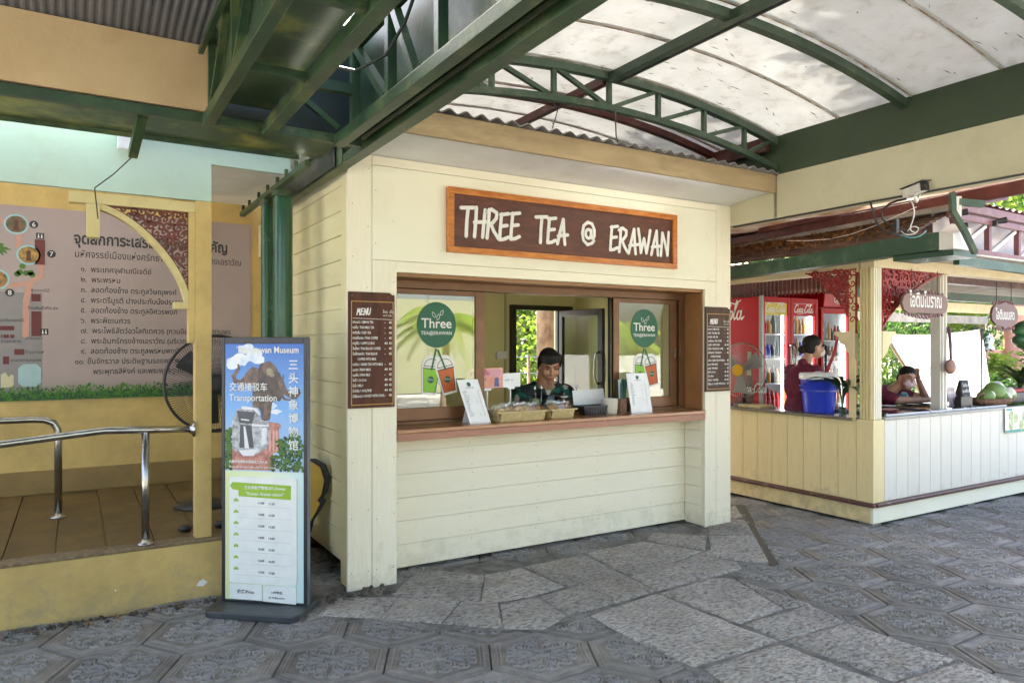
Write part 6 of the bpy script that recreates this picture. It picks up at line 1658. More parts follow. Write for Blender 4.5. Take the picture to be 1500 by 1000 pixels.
# slat valance hanging inside
mb = MB(); 
for k in range(62):
    y = 4.25 + .052 * k; F = frame((6.62, y, 2.36), (0, 1, 0), (0, 0, 1), (-1, 0, 0))
    mb.prism([(-.019, 0), (.019, 0), (.019, -.15), (.004, -.175), (.012, -.195), (0, -.215), (-.012, -.195), (-.004, -.175), (-.019, -.15)], 0, .012, F)
o = sp(mb, 'slat_valance', 'maroon'); o['kind'] = 'stuff'
mb = MB(); mb.box(6.61, 6.66, 4.2, 7.5, 2.361, 2.41); sp(mb, 'valance_rail', 'cream2')
mb = MB(); mb.box(6.70, SXE, 6.6, 6.66, .06, 2.5); o = sp(mb, 'back_wall', mat('dim_stall_wall', (.30, .20, .12), rough=.7))
bpy.data.objects.remove(o)
mb = MB(); mb.box(6.1, 9.35, 6.55, 6.6, .06, 2.55); sp(mb, 'back_wall', mat('dim_stall_wall_b', (.34, .20, .13), rough=.7))
mb = MB(); mb.box(8.62, 9.0, 5.9, 6.54, .06, 2.4); sp(mb, 'partition', 'pink_wall')
# roof: ribbed courses rising from the eave, ceiling under it
EX, EZ = 5.72, 2.44
def rz(x): return EZ + (x - EX) * .40
for k in range(22):
    x0 = EX + .085 * k; x1 = x0 + .10
    mb = MB(); y0 = 3.42 + .0 * k
    mb.add([(x0, y0, rz(x0) + .020), (x1, y0, rz(x1) + .002), (x1, SYE, rz(x1) + .002), (x0, SYE, rz(x0) + .020), (x0, y0, rz(x0) - .006), (x1, y0, rz(x1) - .016), (x1, SYE, rz(x1) - .016), (x0, SYE, rz(x0) - .006)],
        [(0, 1, 2, 3), (7, 6, 5, 4), (0, 4, 5, 1), (1, 5, 6, 2), (2, 6, 7, 3), (3, 7, 4, 0)])
    sp(mb, 'roof_course', 'rooftile')
mb = MB(); mb.add([(EX + .02, 3.4, 2.41), (9.2, 3.4, 2.41), (9.2, SYE, 2.41), (EX + .02, SYE, 2.41), (EX + .02, 3.4, 2.425), (9.2, 3.4, 2.425), (9.2, SYE, 2.425), (EX + .02, SYE, 2.425)], [(0, 1, 2, 3), (7, 6, 5, 4), (0, 4, 5, 1), (1, 5, 6, 2), (2, 6, 7, 3), (3, 7, 4, 0)]); sp(mb, 'ceiling', mat('dusty_ceiling', (.30, .27, .22), rough=.7))
# eave gutter
mb = MB()
def gseg(y0, y1, zb0, zb1, zt0, zt1, x=5.64):
    mb = MB(); mb.add([(x, y0, zb0), (x + .12, y0, zb0), (x + .12, y0, zt0 - .01), (x - .02, y0, zt0), (x, y1, zb1), (x + .12, y1, zb1), (x + .12, y1, zt1 - .01), (x - .02, y1, zt1)], [(0, 1, 2, 3), (7, 6, 5, 4), (0, 4, 5, 1), (1, 5, 6, 2), (2, 6, 7, 3), (3, 7, 4, 0)])
    sp(mb, 'eave_gutter', 'green_gutter', bevel=.003)
gseg(3.02, 3.50, 2.335, 2.325, 2.47, 2.465); gseg(3.503, 4.30, 2.322, 2.300, 2.462, 2.42, 5.642); gseg(4.303, 6.6, 2.298, 2.235, 2.418, 2.31, 5.64)
mb = MB(); mb.add([(5.60, 2.90, 2.33), (5.86, 2.90, 2.33), (5.86, 2.90, 2.50), (5.60, 2.90, 2.44), (5.62, 3.015, 2.33), (5.80, 3.015, 2.33), (5.80, 3.015, 2.55), (5.62, 3.015, 2.47)], [(0, 1, 2, 3), (7, 6, 5, 4), (0, 4, 5, 1), (1, 5, 6, 2), (2, 6, 7, 3), (3, 7, 4, 0)]); sp(mb, 'gutter_end', 'white', bevel=.003)
mb = MB(); mb.box(5.66, 6.0, 2.93, 3.4, 2.285, 2.327); sp(mb, 'eave_board', 'green_gutter', bevel=.002)
# dry leaves on the stall roof
o = scatter_leaves('fallen_leaves', 2600, lambda r: (lambda x, y: (x, y, rz(x) + .032 + r.random() * .02))(min(EX + 1.1, EX + .08 + abs(r.gauss(.0, .55)) if r.random() < .35 else EX + .55 + r.gauss(0, .17) + .0), 3.6 + 3.6 * r.random() ** .8), 'dry_leaf', (.022, .05), 12, flat_=.5)
tag(o, 'brown and orange dry leaves lying on the snack stall roof', None, kind='stuff')

# other roof steel beyond, maroon beam and white sheet
bc = thing('maroon_canopy', 'maroon steel canopy frame with pale roof sheet behind the cream beam', 'canopy', (6.4, 4.5, 2.8))
mb = MB(); mb.beam((6.40, 2.7, 2.86), (6.40, 7.8, 2.70), .06, .11); mb.build('beam', 'red_steel', parent=bc, bevel=.003)
mb = MB(); mb.beam((6.30, 3.2, 2.77), (6.30, 7.8, 2.62), .08, .04); mb.build('edge_strip', 'corr', parent=bc)
mb = MB(); mb.add([(6.44, 2.7, 2.93), (7.6, 2.7, 3.25), (7.6, 7.8, 3.15), (6.44, 7.8, 2.82), (6.44, 2.7, 2.94), (7.6, 2.7, 3.26), (7.6, 7.8, 3.16), (6.44, 7.8, 2.83)], [(0, 1, 2, 3), (7, 6, 5, 4), (0, 4, 5, 1), (1, 5, 6, 2), (2, 6, 7, 3), (3, 7, 4, 0)]); mb.build('roof_sheet', mat('brown_stained_white_sheet', (.70, .66, .60), (.36, .22, .12), scale=2, rough=.7, trans=.45), parent=bc)
mb = MB(); mb.add([(5.24, 2.35, 3.02), (6.36, 2.35, 2.93), (6.36, 8.2, 2.78), (5.24, 8.2, 2.90), (5.24, 2.35, 3.03), (6.36, 2.35, 2.94), (6.36, 8.2, 2.79), (5.24, 8.2, 2.91)], [(0, 1, 2, 3), (7, 6, 5, 4), (0, 4, 5, 1), (1, 5, 6, 2), (2, 6, 7, 3), (3, 7, 4, 0)]); mb.build('gap_sheet', bpy.data.materials['brown_stained_white_sheet'], parent=bc)
for y in (4.6, 5.6): mb = MB(); mb.beam((6.1, y + .5, 2.80), (6.44, y - .3, 2.90), .05, .05); mb.build('brace', 'red_steel', parent=bc)
# front truss of that canopy, running right
ft = thing('pink_truss', 'faded maroon steel truss with a white sheet behind it above the snack stall', 'truss', (7.5, 3.4, 2.4))
mb = MB(); mb.beam((6.42, 3.4, 2.83), (12.6, 3.4, 2.76), .06, .075); mb.build('top_chord', 'pink_steel', parent=ft, bevel=.004)
mb = MB(); mb.beam((6.42, 3.37, 2.735), (12.6, 3.37, 2.665), .03, .055); mb.build('top_chord', 'pink_steel', parent=ft, bevel=.004)
mb = MB(); mb.beam((6.52, 3.4, 2.455), (12.6, 3.4, 2.34), .06, .05); mb.build('bottom_chord', 'pink_steel', parent=ft, bevel=.004)
mb = MB(); mb.beam((6.45, 3.36, 2.75), (6.56, 3.36, 2.45), .03, .035, (0, 1, 0)); mb.build('strut', 'pink_steel', parent=ft)
xs_ = [6.63, 7.17, 7.72, 8.27, 8.82, 9.4, 10.0]
for k, x in enumerate(xs_):
    mb = MB(); mb.box(x - .022, x + .022, 3.385, 3.43, 2.475 - (x - 6.6) * .019, 2.71 - (x - 6.6) * .011); mb.build('strut', 'pink_steel', parent=ft)
    if k + 1 < len(xs_): mb = MB(); mb.beam((x + .05, 3.41, 2.475 - (x - 6.6) * .019), (xs_[k + 1] - .05, 3.41, 2.70 - (x - 6.3) * .011), .032, .032, (0, 1, 0)); mb.build('diagonal', 'white', parent=ft)
mb = MB(); mb.add([(6.45, 3.50, 2.42), (12.6, 3.50, 2.30), (12.6, 3.52, 2.80), (6.45, 3.52, 2.86), (6.45, 3.51, 2.42), (12.6, 3.51, 2.30), (12.6, 3.53, 2.80), (6.45, 3.53, 2.86)], [(0, 1, 2, 3), (7, 6, 5, 4), (0, 4, 5, 1), (1, 5, 6, 2), (2, 6, 7, 3), (3, 7, 4, 0)]); mb.build('back_sheet', mat('pinkish_white_sheet', (.72, .66, .68), rough=.5), parent=ft)
mb = MB(); V = []; n = 260
for y, z_ in ((3.36, 2.885), (6.5, 3.15)):
    for i in range(n + 1): x = 6.42 + 6.2 * i / n; V.append((x, y, z_ - (x - 6.4) * .011 + .012 * math.sin(x * 6.283 / .12)))
mb.add(V, [(i, i + 1, n + 2 + i, n + 1 + i) for i in range(n)]); mb.build('roof_sheet', 'pink_steel', parent=ft)
mb = MB(); mb.beam((6.42, 3.30, 2.33), (12.6, 3.30, 2.245), .05, .075); mb.build('lower_beam', 'green_gutter', parent=ft)
mb = MB(); mb.box(6.42, 12.6, 3.34, 3.79, 2.40, 2.415); mb.build('eave_soffit', mat('grimy_white_sheet', (.66, .62, .54), (.45, .40, .32), scale=4, rough=.6), parent=ft)
for k, (x, z_) in enumerate(((6.50, 2.74), (6.50, 2.62), (7.17, 2.73))):
    t = thing('spotlight', ['upper small black spotlight beside the grey-green bracket', 'lower small black spotlight beside the grey-green bracket', 'small black spotlight on the pink truss top chord'][k], 'spotlight', (x, 3.3, z_), 'small black spotlights on the canopy frame')
    mb = MB(); mb.tube([(x, 3.34, z_), (x + .055, 3.28, z_ + .015)], [.022, .030], 12); mb.build('lamp_head', 'black', parent=t, auto=40)
    mb = MB(); mb.box(x - .03, x + .0, 3.32, 3.36, z_ - .04, z_ + .01); mb.build('mount', 'charcoal', parent=t)
# bent grey-green bracket plate
mb = MB(); F = frame((5.62, 2.88, 0), (.855, -.518, 0), (0, 0, 1), (-.518, -.855, 0))
mb.ribbon([(-.04, 2.73), (-.035, 2.60), (.06, 2.44), (.125, 2.30)], [.038, .036, .036, .034], -.02, .02, F)
one('bent_bracket', mb, 'green_light', 'bent grey-green steel bracket holding the end of the stall gutter', 'bracket', (5.62, 2.88, 2.3))
mb = MB(); mb.prism([(-.005, 2.72), (.045, 2.72), (.045, 2.58), (.02, 2.53), (-.005, 2.60)], -.03, -.022, F); one('white_plate', mb, 'white', 'white metal plate behind the bent bracket', 'plate', (5.63, 2.9, 2.5))
mb = MB(); mb.beam((5.66, 2.90, 2.68), (5.86, 2.82, 2.67), .04, .05); one('grey_box', mb, 'green_light', 'short grey-green steel stub right of the bent bracket', 'bracket', (5.7, 2.88, 2.65))
# maroon roof edge with pale panel, upper right
rk_ = thing('small_roof', 'small maroon edged roof with a pale panel at the upper right', 'roof', (8.2, 4.0, 3.2))
mb = MB(); mb.add([(7.77, 4.0, 3.30), (8.55, 4.0, 3.46), (8.72, 4.0, 3.275), (7.97, 4.0, 3.135), (7.77, 4.03, 3.32), (8.55, 4.03, 3.48), (8.72, 4.03, 3.295), (7.97, 4.03, 3.155)], [(0, 1, 2, 3), (7, 6, 5, 4), (0, 4, 5, 1), (1, 5, 6, 2), (2, 6, 7, 3), (3, 7, 4, 0)]); mb.build('panel', 'cream', parent=rk_)
for p, q, w in (((7.6, 3.98, 3.36), (7.98, 3.98, 3.11), .07), ((7.98, 3.98, 3.09), (8.74, 3.98, 3.235), .07), ((8.55, 3.98, 3.50), (8.76, 3.98, 3.26), .04), ((7.0, 3.98, 2.98), (7.98, 3.98, 3.10), .09)):
    mb = MB(); mb.beam(p, q, .05, w, (0, 1, 0) if False else (0, 0, 1)); mb.build('edge_beam', 'red_steel', parent=rk_)

# cctv camera and its cables
cc = thing('security_camera', 'grey and black security camera hanging from the cream beam', 'security camera', (5.03, 2.84, 2.70))
Fc = Matrix.Translation((5.02, 2.83, 2.692)) @ Matrix.Rotation(R(-62), 4, 'Z') @ Matrix.Rotation(R(-6), 4, 'Y')
mb = MB(); mb.box(-.13, .05, -.034, .034, -.030, .034); mb.xf(Matrix.Translation((0, 0, 0))); mb.xf(Fc @ Matrix.Rotation(R(-50), 4, 'Z')); mb.build('housing', 'beige_plastic', parent=cc, bevel=.012)
mb = MB(); mb.box(.051, .064, -.031, .031, -.027, .029); mb.xf(Fc @ Matrix.Rotation(R(-50), 4, 'Z')); mb.build('front_plate', 'black', parent=cc, bevel=.003)
mb = MB(); mb.tube([(.065, 0, .0), (.070, 0, .0)], .013, 16); mb.xf(Fc @ Matrix.Rotation(R(-50), 4, 'Z')); mb.build('lens', 'charcoal', parent=cc)
mb = MB(); mb.box(-.14, .085, -.040, .040, .036, .043); mb.xf(Fc @ Matrix.Rotation(R(-50), 4, 'Z')); mb.build('sun_visor', 'charcoal', parent=cc, bevel=.004)
mb = MB(); mb.tube([(5.03, 2.86, 2.65), (5.08, 2.88, 2.62), (5.15, 2.9, 2.69)], .012, 8); mb.build('arm', 'white_gloss', parent=cc, smooth=True)
rw = random.Random(3)
for k, (m_, r_, lab, pts) in enumerate((
   ('black', .008, 'thick black cable hanging in a long loop left of the security camera', [(5.07, 3.22, 2.67), (5.10, 3.22, 2.62), (5.12, 3.20, 2.50), (5.18, 3.15, 2.44), (5.3, 3.1, 2.425)]),
   ('black', .008, 'thick black cable curving in a ring below the security camera', [(5.08, 2.95, 2.65), (5.04, 3.06, 2.64), (5.04, 3.13, 2.56), (5.08, 3.10, 2.49), (5.14, 3.02, 2.45), (5.2, 3.0, 2.42)]),
   ('white_gloss', .004, 'thin white cable looping below the security camera', [(5.08, 2.92, 2.64), (5.10, 2.90, 2.56), (5.12, 2.93, 2.49), (5.16, 2.98, 2.44), (5.2, 2.96, 2.42)]),
   ('white_gloss', .004, 'thin white cable bunched lower among the tangle', [(5.2, 3.02, 2.43), (5.16, 2.96, 2.47), (5.2, 2.92, 2.45), (5.22, 2.97, 2.41), (5.17, 3.02, 2.41), (5.2, 3.06, 2.45)]),
   (fm((.2, .5, .6)), .004, 'pale blue cable at the bottom of the cable tangle', [(5.2, 3.06, 2.42), (5.2, 3.0, 2.385), (5.22, 2.93, 2.39), (5.24, 2.90, 2.43)]),
   ('white_gloss', .003, 'thin pale cable sagging along the maroon beam', [(5.9, 4.6, 2.62), (6.0, 4.2, 2.58), (6.0, 3.8, 2.64), (6.0, 3.4, 2.76)]))):
    mb = MB(); 
    P_ = []
    for a in range(len(pts) - 1):
        for t in (0, .5): 
            p_ = Vector(pts[a]).lerp(Vector(pts[a + 1]), t); P_.append(p_)
    P_.append(Vector(pts[-1])); 
    for _ in range(1): P_ = [P_[0]] + [(P_[i - 1] + P_[i] * 2 + P_[i + 1]) / 4 for i in range(1, len(P_) - 1)] + [P_[-1]]
    mb.tube(P_, r_, 6); one('cable', mb, m_, lab, 'cable', pts[0], smooth=True)
mb = MB(); mb.box(5.07, 5.11, 3.02, 3.05, 2.42, 2.52); one('cable_connector', mb, 'black', 'black plug box hanging in the cable tangle', 'connector', (5.09, 3.03, 2.42), bevel=.004)
# ---------------------------------------------------------------- stall contents
for o_ in [o for o in stall.children if o.name.startswith('back_wall') or o.name.startswith('partition')]: bpy.data.objects.remove(o_)
mb = MB(); mb.box(6.1, 9.95, 6.55, 6.6, .06, 2.41); sp(mb, 'back_wall', mat('dim_stall_wall_c', (.30, .15, .10), rough=.7))
mb = MB(); mb.box(8.40, 8.78, 5.75, 5.80, .06, 2.41); sp(mb, 'partition', 'pink_wall')
mb = MB(); mb.box(7.35, 7.475, 3.93, 4.03, .963, 2.30); sp(mb, 'middle_post', 'white_siding', bevel=.004)
for k in range(2): mb = MB(); mb.box(7.37 + .055 * k, 7.40 + .055 * k, 3.918, 3.9295, .97, 2.3); sp(mb, 'post_fillet', 'white_siding', bevel=.002)
for y, z0, z1, m_ in ((4.3, 2.29, 2.385, 'maroon_trim'), (5.3, 2.22, 2.33, 'green_gutter'), (6.8, 2.20, 2.36, 'cream2'), (7.6, 2.05, 2.2, 'corr')):
    mb = MB(); mb.box(7.6 if y > 5 else 6.9, 16.0 if y > 5 else SXE, y, y + .08, z0, z1); sp(mb, 'ceiling_beam', m_, bevel=.003)
mb = MB(); mb.add([(9.21, 3.42, 2.42), (16, 3.42, 2.42), (16, 7.0, 2.44), (9.21, 7.0, 2.44), (9.21, 3.42, 2.43), (16, 3.42, 2.43), (16, 7.0, 2.45), (9.21, 7.0, 2.45)], [(0, 1, 2, 3), (7, 6, 5, 4), (0, 4, 5, 1), (1, 5, 6, 2), (2, 6, 7, 3), (3, 7, 4, 0)]); sp(mb, 'ceiling', 'corr')

# Coca-Cola script
def script(mb, x, y, h, F, z=.0012, sl=.28):
    C = [(.80, .80), (.66, .98), (.42, .96), (.18, .70), (.07, .36), (.16, .06), (.40, -.02), (.66, .14), (.84, .36)]
    o = [(.16 * math.cos(t) , .24 + .25 * math.sin(t)) for t in np.linspace(1.6, 1.6 + 6.28, 12)]
    S = [(C, 0, .11), (o, .98, .085), ([(.30, .40), (.18, .50), (.04, .34), (.04, .12), (.16, 0), (.34, .14)], 1.20, .085), (o, 1.74, .085), ([(.0, .5), (-.02, .12), (.10, 0), (.2, .1)], 1.93, .085),
         ([(0, .28), (.20, .32)], 2.18, .08), (C, 2.45, .11), (o, 3.43, .085), ([(.04, .4), (.22, .92), (.14, 1.06), (.04, .8), (.04, .15), (.16, 0), (.28, .12)], 3.66, .08), (o, 4.15, .085), ([(.0, .5), (-.02, .12), (.10, 0), (.28, .14)], 4.34, .085),
         ([(.55, -.02), (1.0, -.20), (1.9, -.16), (2.5, -.02)], 0.1, .05), ([(.66, 1.0), (1.2, .86), (1.7, 1.06)], 2.4, .06)]
    for k, (p, ox, w) in enumerate(S):
        mb.ribbon([(x + (a + ox + b * sl) * h * .80, y + b * h) for a, b in p], w * h, z - .001, z + .0003 * (k % 8), F)
def drinks_fridge(x0, x1, y, z1, depth, doors, lab, header=0, side=False):
    t = thing('drinks_fridge', lab, 'fridge', (x0, y, .06), 'red glass door drinks fridges in the snack stall')
    mb = MB()
    mb.box(x0, x0 + .04, y + .03, y + depth, .06, z1); mb.box(x1 - .04, x1, y + .03, y + depth, .06, z1); mb.box(x0 + .04, x1 - .04, y + depth - .04, y + depth, .06, z1)
    mb.box(x0 + .04, x1 - .04, y + .03, y + depth - .04, z1 - .05, z1); mb.box(x0 + .04, x1 - .04, y + .03, y + depth - .04, .06, .25)
    mb.build('cabinet', 'coke_red', parent=t, bevel=.006)
    mb = MB(); mb.box(x0 + .041, x1 - .041, y + depth - .05, y + depth - .041, .25, z1 - .05); mb.box(x0 + .0405, x0 + .048, y + .035, y + depth - .051, .25, z1 - .05); mb.box(x1 - .048, x1 - .0405, y + .035, y + depth - .051, .25, z1 - .05); mb.box(x0 + .049, x1 - .049, y + .035, y + depth - .051, z1 - .058, z1 - .051); mb.build('lining', 'white_gloss', parent=t)
    zt = z1 - header
    w = (x1 - x0) / doors
    rr2 = random.Random(int(x0 * 37))
    for d in range(doors):
        a = x0 + w * d + .003; b = x0 + w * (d + 1) - .003
        mb = MB(); e = .05
        mb.box(a, a + e, y - .01, y + .028, .26, zt); mb.box(b - e, b, y - .01, y + .028, .26, zt); mb.box(a + e, b - e, y - .01, y + .028, zt - .06, zt); mb.box(a + e, b - e, y - .01, y + .028, .26, .34)
        dr = mb.build('door', 'coke_red', parent=t, bevel=.005)
        mb = MB(); mb.box(a + e, b - e, y + .005, y + .009, .34, zt - .06); o = mb.build('pane', 'fridge_glass', off=t['base']); o.parent = dr
        hx = b - .03 if d == 0 else a + .03
        if doors == 1: hx = a + .03
        mb = MB(); mb.tube([(hx, y - .01, 1.22), (hx, y - .05, 1.24), (hx, y - .05, 1.60), (hx, y - .01, 1.62)], .013, 8); o = mb.build('handle', 'steel' if doors == 2 else 'black', off=t['base'], smooth=True); o.parent = dr
        if doors == 2:
            F = FRONT(0, y - .001, 0)
            mb = MB(); mb.box(a + e + .002, b - e - .002, y + .000, y + .004, zt - .20, zt - .065); o = mb.build('door_banner', flat('yellow_banner', (.62, .50, .05), .4) if d == 0 else 'coke_red', off=t['base']); o.parent = dr
            mb = MB(); script(mb, a + e + .01, zt - .16, .085 * (b - a) / .45, FRONT(0, y - .0005, 0)); o = mb.build('door_lettering', 'letter', off=t['base']); o.parent = dr
        mb = MB(); mb.box(b - e - .035 if d == 0 else b - e - .03, b - e - .015, y + .035, y + .05, .36, zt - .08); mb.build('light_strip', 'fridge_light', parent=t)
        for s_ in range(6):
            z = .36 + s_ * (zt - .50) / 6
            mb = MB(); mb.box(a + .02, b - .02, y + .06, y + depth - .06, z, z + .012); mb.build('shelf', 'white_gloss', parent=t)
            x = a + .04
            while x < b - .07:
                kind = rr2.random(); r_ = rr2.uniform(.026, .034); hh = rr2.uniform(.15, .24)
                cm = rr2.choice(['coke_red', 'coke_red', 'black', 'clear', 'orange', 'white_gloss', 'blue', 'leaf_d', 'counter_wood', 'green_gutter', 'orange'])
                mb = MB(); mb.lathe([(r_ * .85, 0), (r_, .01), (r_, hh * .6), (r_ * .45, hh * .82), (r_ * .4, hh)], (x, y + .11, z + .0125), 10); mb.build('bottle', cm, parent=t, smooth=True)
                x += r_ * 2 + rr2.uniform(.002, .014)
    if header:
        mb = MB(); mb.prism([(y + .03, zt + .003), (y - .05, zt + .02), (y - .07, z1 - .01), (y + .03, z1)], x0 - .01, x1 + .01, lambda a, b, c: (c, a, b)); mb.build('header', 'coke_red', parent=t, bevel=.01)
        mb = MB(); script(mb, x0 + .17, zt + .075, .095, FRONT(0, y - .062, 0)); mb.build('header_lettering', 'letter', parent=t)
    if side:
        F = LEFTF(x0 - .001, 0, 0)
        mb = MB(); script(mb, -(y + .98), 1.90, .20, F, .002); mb.build('side_lettering', 'letter', parent=t)
        mb = MB(); F2_ = frame((x0 - .001, y + .16, .98), (0, -1, 0), (0, 0, 1), (-1, 0, 0))
        mb.prism([(-.055, -.10), (-.058, .06), (-.05, .18), (-.035, .30), (-.024, .38), (.024, .38), (.035, .30), (.05, .18), (.058, .06), (.055, -.10)], 0, .0015, F2_); mb.build('bottle_print', flat('cola_brown_print', (.05, .012, .008), .3), parent=t)
        mb = MB(); mb.prism([(-.022, .38), (.022, .38), (.026, .56), (-.026, .56)], 0, .002, F2_); mb.prism([(-.030, .30), (.030, .30), (.024, .38), (-.024, .38)], 0, .0018, F2_); mb.build('bottle_neck_print', flat('pale_glass_print', (.32, .42, .22), .3), parent=t)
        mb = MB(); script(mb, -.14, .12, .10, F2_, .003); mb.build('bottle_lettering', 'letter', parent=t)
        mb = MB(); mb.prism(disc(-.16, -.02, .09, .07), 0, .001, F2_); mb.prism(disc(.10, -.06, .07, .06), 0, .0012, F2_); mb.build('food_print', mat('dark_food_print', (.30, .05, .02), (.03, .01, .01), scale=14, rough=.4), parent=t)
        mb = MB(); mb.box(x0 - .002, x0 + .028, y - .012, y + .029, .10, z1 + .01); mb.build('edge_trim', mat('grey_trim', (.30, .32, .30), rough=.35, metal=.5), parent=t)
    return t
drinks_fridge(6.345, 7.30, 5.28, 2.14, .72, 2, 'big red two door drinks fridge with a cola bottle printed on its side', 0, True)
drinks_fridge(7.73, 8.32, 5.55, 2.26, .62, 1, 'narrower red drinks fridge with a lettered header at the back right', .20)

# woman in profile behind the side counter
c, Mx = head_frame((6.52, 4.76, 1.585), (.80, -.35, .05))
p1 = thing('person', 'woman in maroon shirt and white mask seen from the side, hair in a bun', 'person', (6.48, 4.8, .06))
mb = MB(); add_head(mb, c, Mx, .98); mb.cap((6.47, 4.78, 1.54), (6.44, 4.80, 1.40), .050, .056)
mb.ell((6.42, 4.82, 1.20), (.14, .17, .23), 16, 10); mb.ell((6.42, 4.82, .92), (.15, .17, .20), 14, 9)
for s_, e_, h_ in ((-1, (6.47, 4.60, 1.12), (6.56, 4.52, .99)), (1, (6.55, 5.0, 1.12), (6.68, 4.95, 1.06))):
    sh = (6.43, 4.82 + .15 * s_, 1.35)
    mb.cap(sh, e_, .050, .040); mb.cap(e_, h_, .038, .026); add_hand(mb, h_, (.6, -.2, -.3), (0, 0, 1), .9, .6, s_)
for s_ in (-1, 1): mb.cap((6.42, 4.82 + .08 * s_, .85), (6.42, 4.82 + .09 * s_, .14), .085, .045); mb.ell((6.47, 4.82 + .09 * s_, .10), (.11, .045, .035), 10, 7)
remesh(mb, 'body', 'skin2', p1, .0075)
face_bits(c, Mx, .98, p1, False, False)
mb = MB(); P = lambda x, y, z: c + Mx @ (Vector((x, y, z)) * .98)
mb.ell(P(0, -.022, .056), (.083, .096, .084), 18, 12, Mx); mb.ell(P(0, -.055, -.005), (.075, .065, .075), 16, 10, Mx); mb.ell(P(0, -.135, -.012), (.042, .038, .042), 14, 9, Mx)
remesh(mb, 'hair', 'hair', p1, .007, 1)
mb = MB(); mb.ell(P(0, .068, -.050), (.056, .052, .050), 16, 10, Mx); remesh(mb, 'face_mask', 'mask', p1, .006, 1)
mb = MB()
for q in (-1, 1): mb.tube([P(q * .05, .07, -.03), P(q * .082, .0, .0)], .002, 5)
mb.build('mask_strap', 'mask', parent=p1)
mb = MB(); mb.ell((6.42, 4.82, 1.20), (.165, .19, .22), 18, 12); mb.ell((6.42, 4.82, .95), (.17, .19, .21), 16, 10); mb.cap((6.43, 4.68, 1.34), (6.43, 4.96, 1.34), .075, .075, 14)
mb.cap((6.43, 4.67, 1.35), (6.46, 4.61, 1.17), .066, .062); mb.cap((6.43, 4.97, 1.35), (6.53, 5.0, 1.16), .066, .062); mb.cap((6.40, 4.80, 1.43), (6.46, 4.79, 1.405), .05, .045)
remesh(mb, 'shirt', 'maroon_cloth', p1, .010, 3)
mb = MB(); 
for s_ in (-1, 1): mb.cap((6.42, 4.82 + .08 * s_, .85), (6.42, 4.82 + .09 * s_, .16), .10, .06)
remesh(mb, 'trousers', 'charcoal', p1, .014, 2)

# woman leaning on the freezer
c, Mx = head_frame((7.79, 4.52, 1.245), (-.50, -.85, -.10), R(-14))
p2 = thing('person', 'woman in maroon shirt and pink mask resting her head on her hand over the freezer', 'person', (7.75, 4.8, .06))
mb = MB(); add_head(mb, c, Mx, 1.05); mb.cap((7.77, 4.57, 1.20), (7.72, 4.66, 1.10), .052, .058)
mb.ell((7.70, 4.78, .98), (.20, .14, .19), 16, 10); mb.ell((7.72, 4.86, .74), (.18, .15, .2), 14, 9)
# her right arm lies along the glass top
mb.cap((7.53, 4.70, 1.08), (7.56, 4.50, 1.02), .055, .046); mb.cap((7.56, 4.50, 1.02), (7.93, 4.36, 1.018), .044, .028); add_hand(mb, (7.93, 4.36, 1.018), (1, -.25, -.02), (0, 0, 1), 1.0, .4, -1)
# the other elbow props up her head
mb.cap((7.90, 4.78, 1.07), (8.12, 4.50, 1.02), .055, .045); mb.cap((8.12, 4.50, 1.02), (7.955, 4.49, 1.235), .045, .027); add_hand(mb, (7.955, 4.49, 1.235), (-.55, -.05, .8), (-.8, .1, -.4), .95, .8, 1)
for s_ in (-1, 1): mb.cap((7.72 + .09 * s_, 4.88, .66), (7.72 + .10 * s_, 4.90, .14), .085, .045); mb.ell((7.72 + .10 * s_, 4.86, .10), (.045, .11, .035), 10, 7)
remesh(mb, 'body', 'skin2', p2, .0075)
face_bits(c, Mx, 1.05, p2, True, False)
mb = MB(); P = lambda x, y, z: c + Mx @ (Vector((x, y, z)) * 1.05)
mb.ell(P(0, -.020, .057), (.085, .099, .084), 18, 12, Mx); mb.ell(P(0, -.055, -.005), (.082, .065, .09), 16, 10, Mx)
remesh(mb, 'hair', 'hair', p2, .007, 1)
mb = MB(); mb.ell(P(0, .062, -.048), (.062, .056, .052), 16, 10, Mx); remesh(mb, 'face_mask', flat('pink_mask', (.74, .55, .55), .8), p2, .006, 1)
mb = MB(); mb.ell((7.70, 4.78, .99), (.225, .165, .18), 18, 12); mb.ell((7.72, 4.86, .78), (.20, .17, .2), 16, 10); mb.cap((7.55, 4.73, 1.09), (7.87, 4.80, 1.09), .078, .078, 14)
mb.cap((7.53, 4.70, 1.09), (7.555, 4.53, 1.035), .072, .064); mb.cap((7.89, 4.79, 1.08), (8.02, 4.63, 1.05), .07, .062)
remesh(mb, 'shirt', 'maroon_cloth', p2, .010, 3)
mb = MB()
for s_ in (-1, 1): mb.cap((7.72 + .09 * s_, 4.88, .70), (7.72 + .10 * s_, 4.90, .17), .10, .06)
remesh(mb, 'trousers', 'charcoal', p2, .014, 2)
mb = MB(); mb.lathe([(.028, -.006), (.034, 0), (.028, .006)], (0, 0, 0), 14, close=False).xf(Matrix.Translation((7.97, 4.49, 1.215))); mb.build('wristband', 'black', parent=p2)
mb = MB(); mb.ell((7.98, 4.66, 1.05), (.09, .06, .05), 12, 8)
one('cloth_bundle', mb, mat('teal_pink_floral_cloth', (.60, .55, .52), (.05, .30, .32), scale=26, mix=(.45, .55), rough=.8), 'small patterned teal and white cloth by the leaning woman elbow', 'cloth', (7.98, 4.66, 1.0), smooth=True)

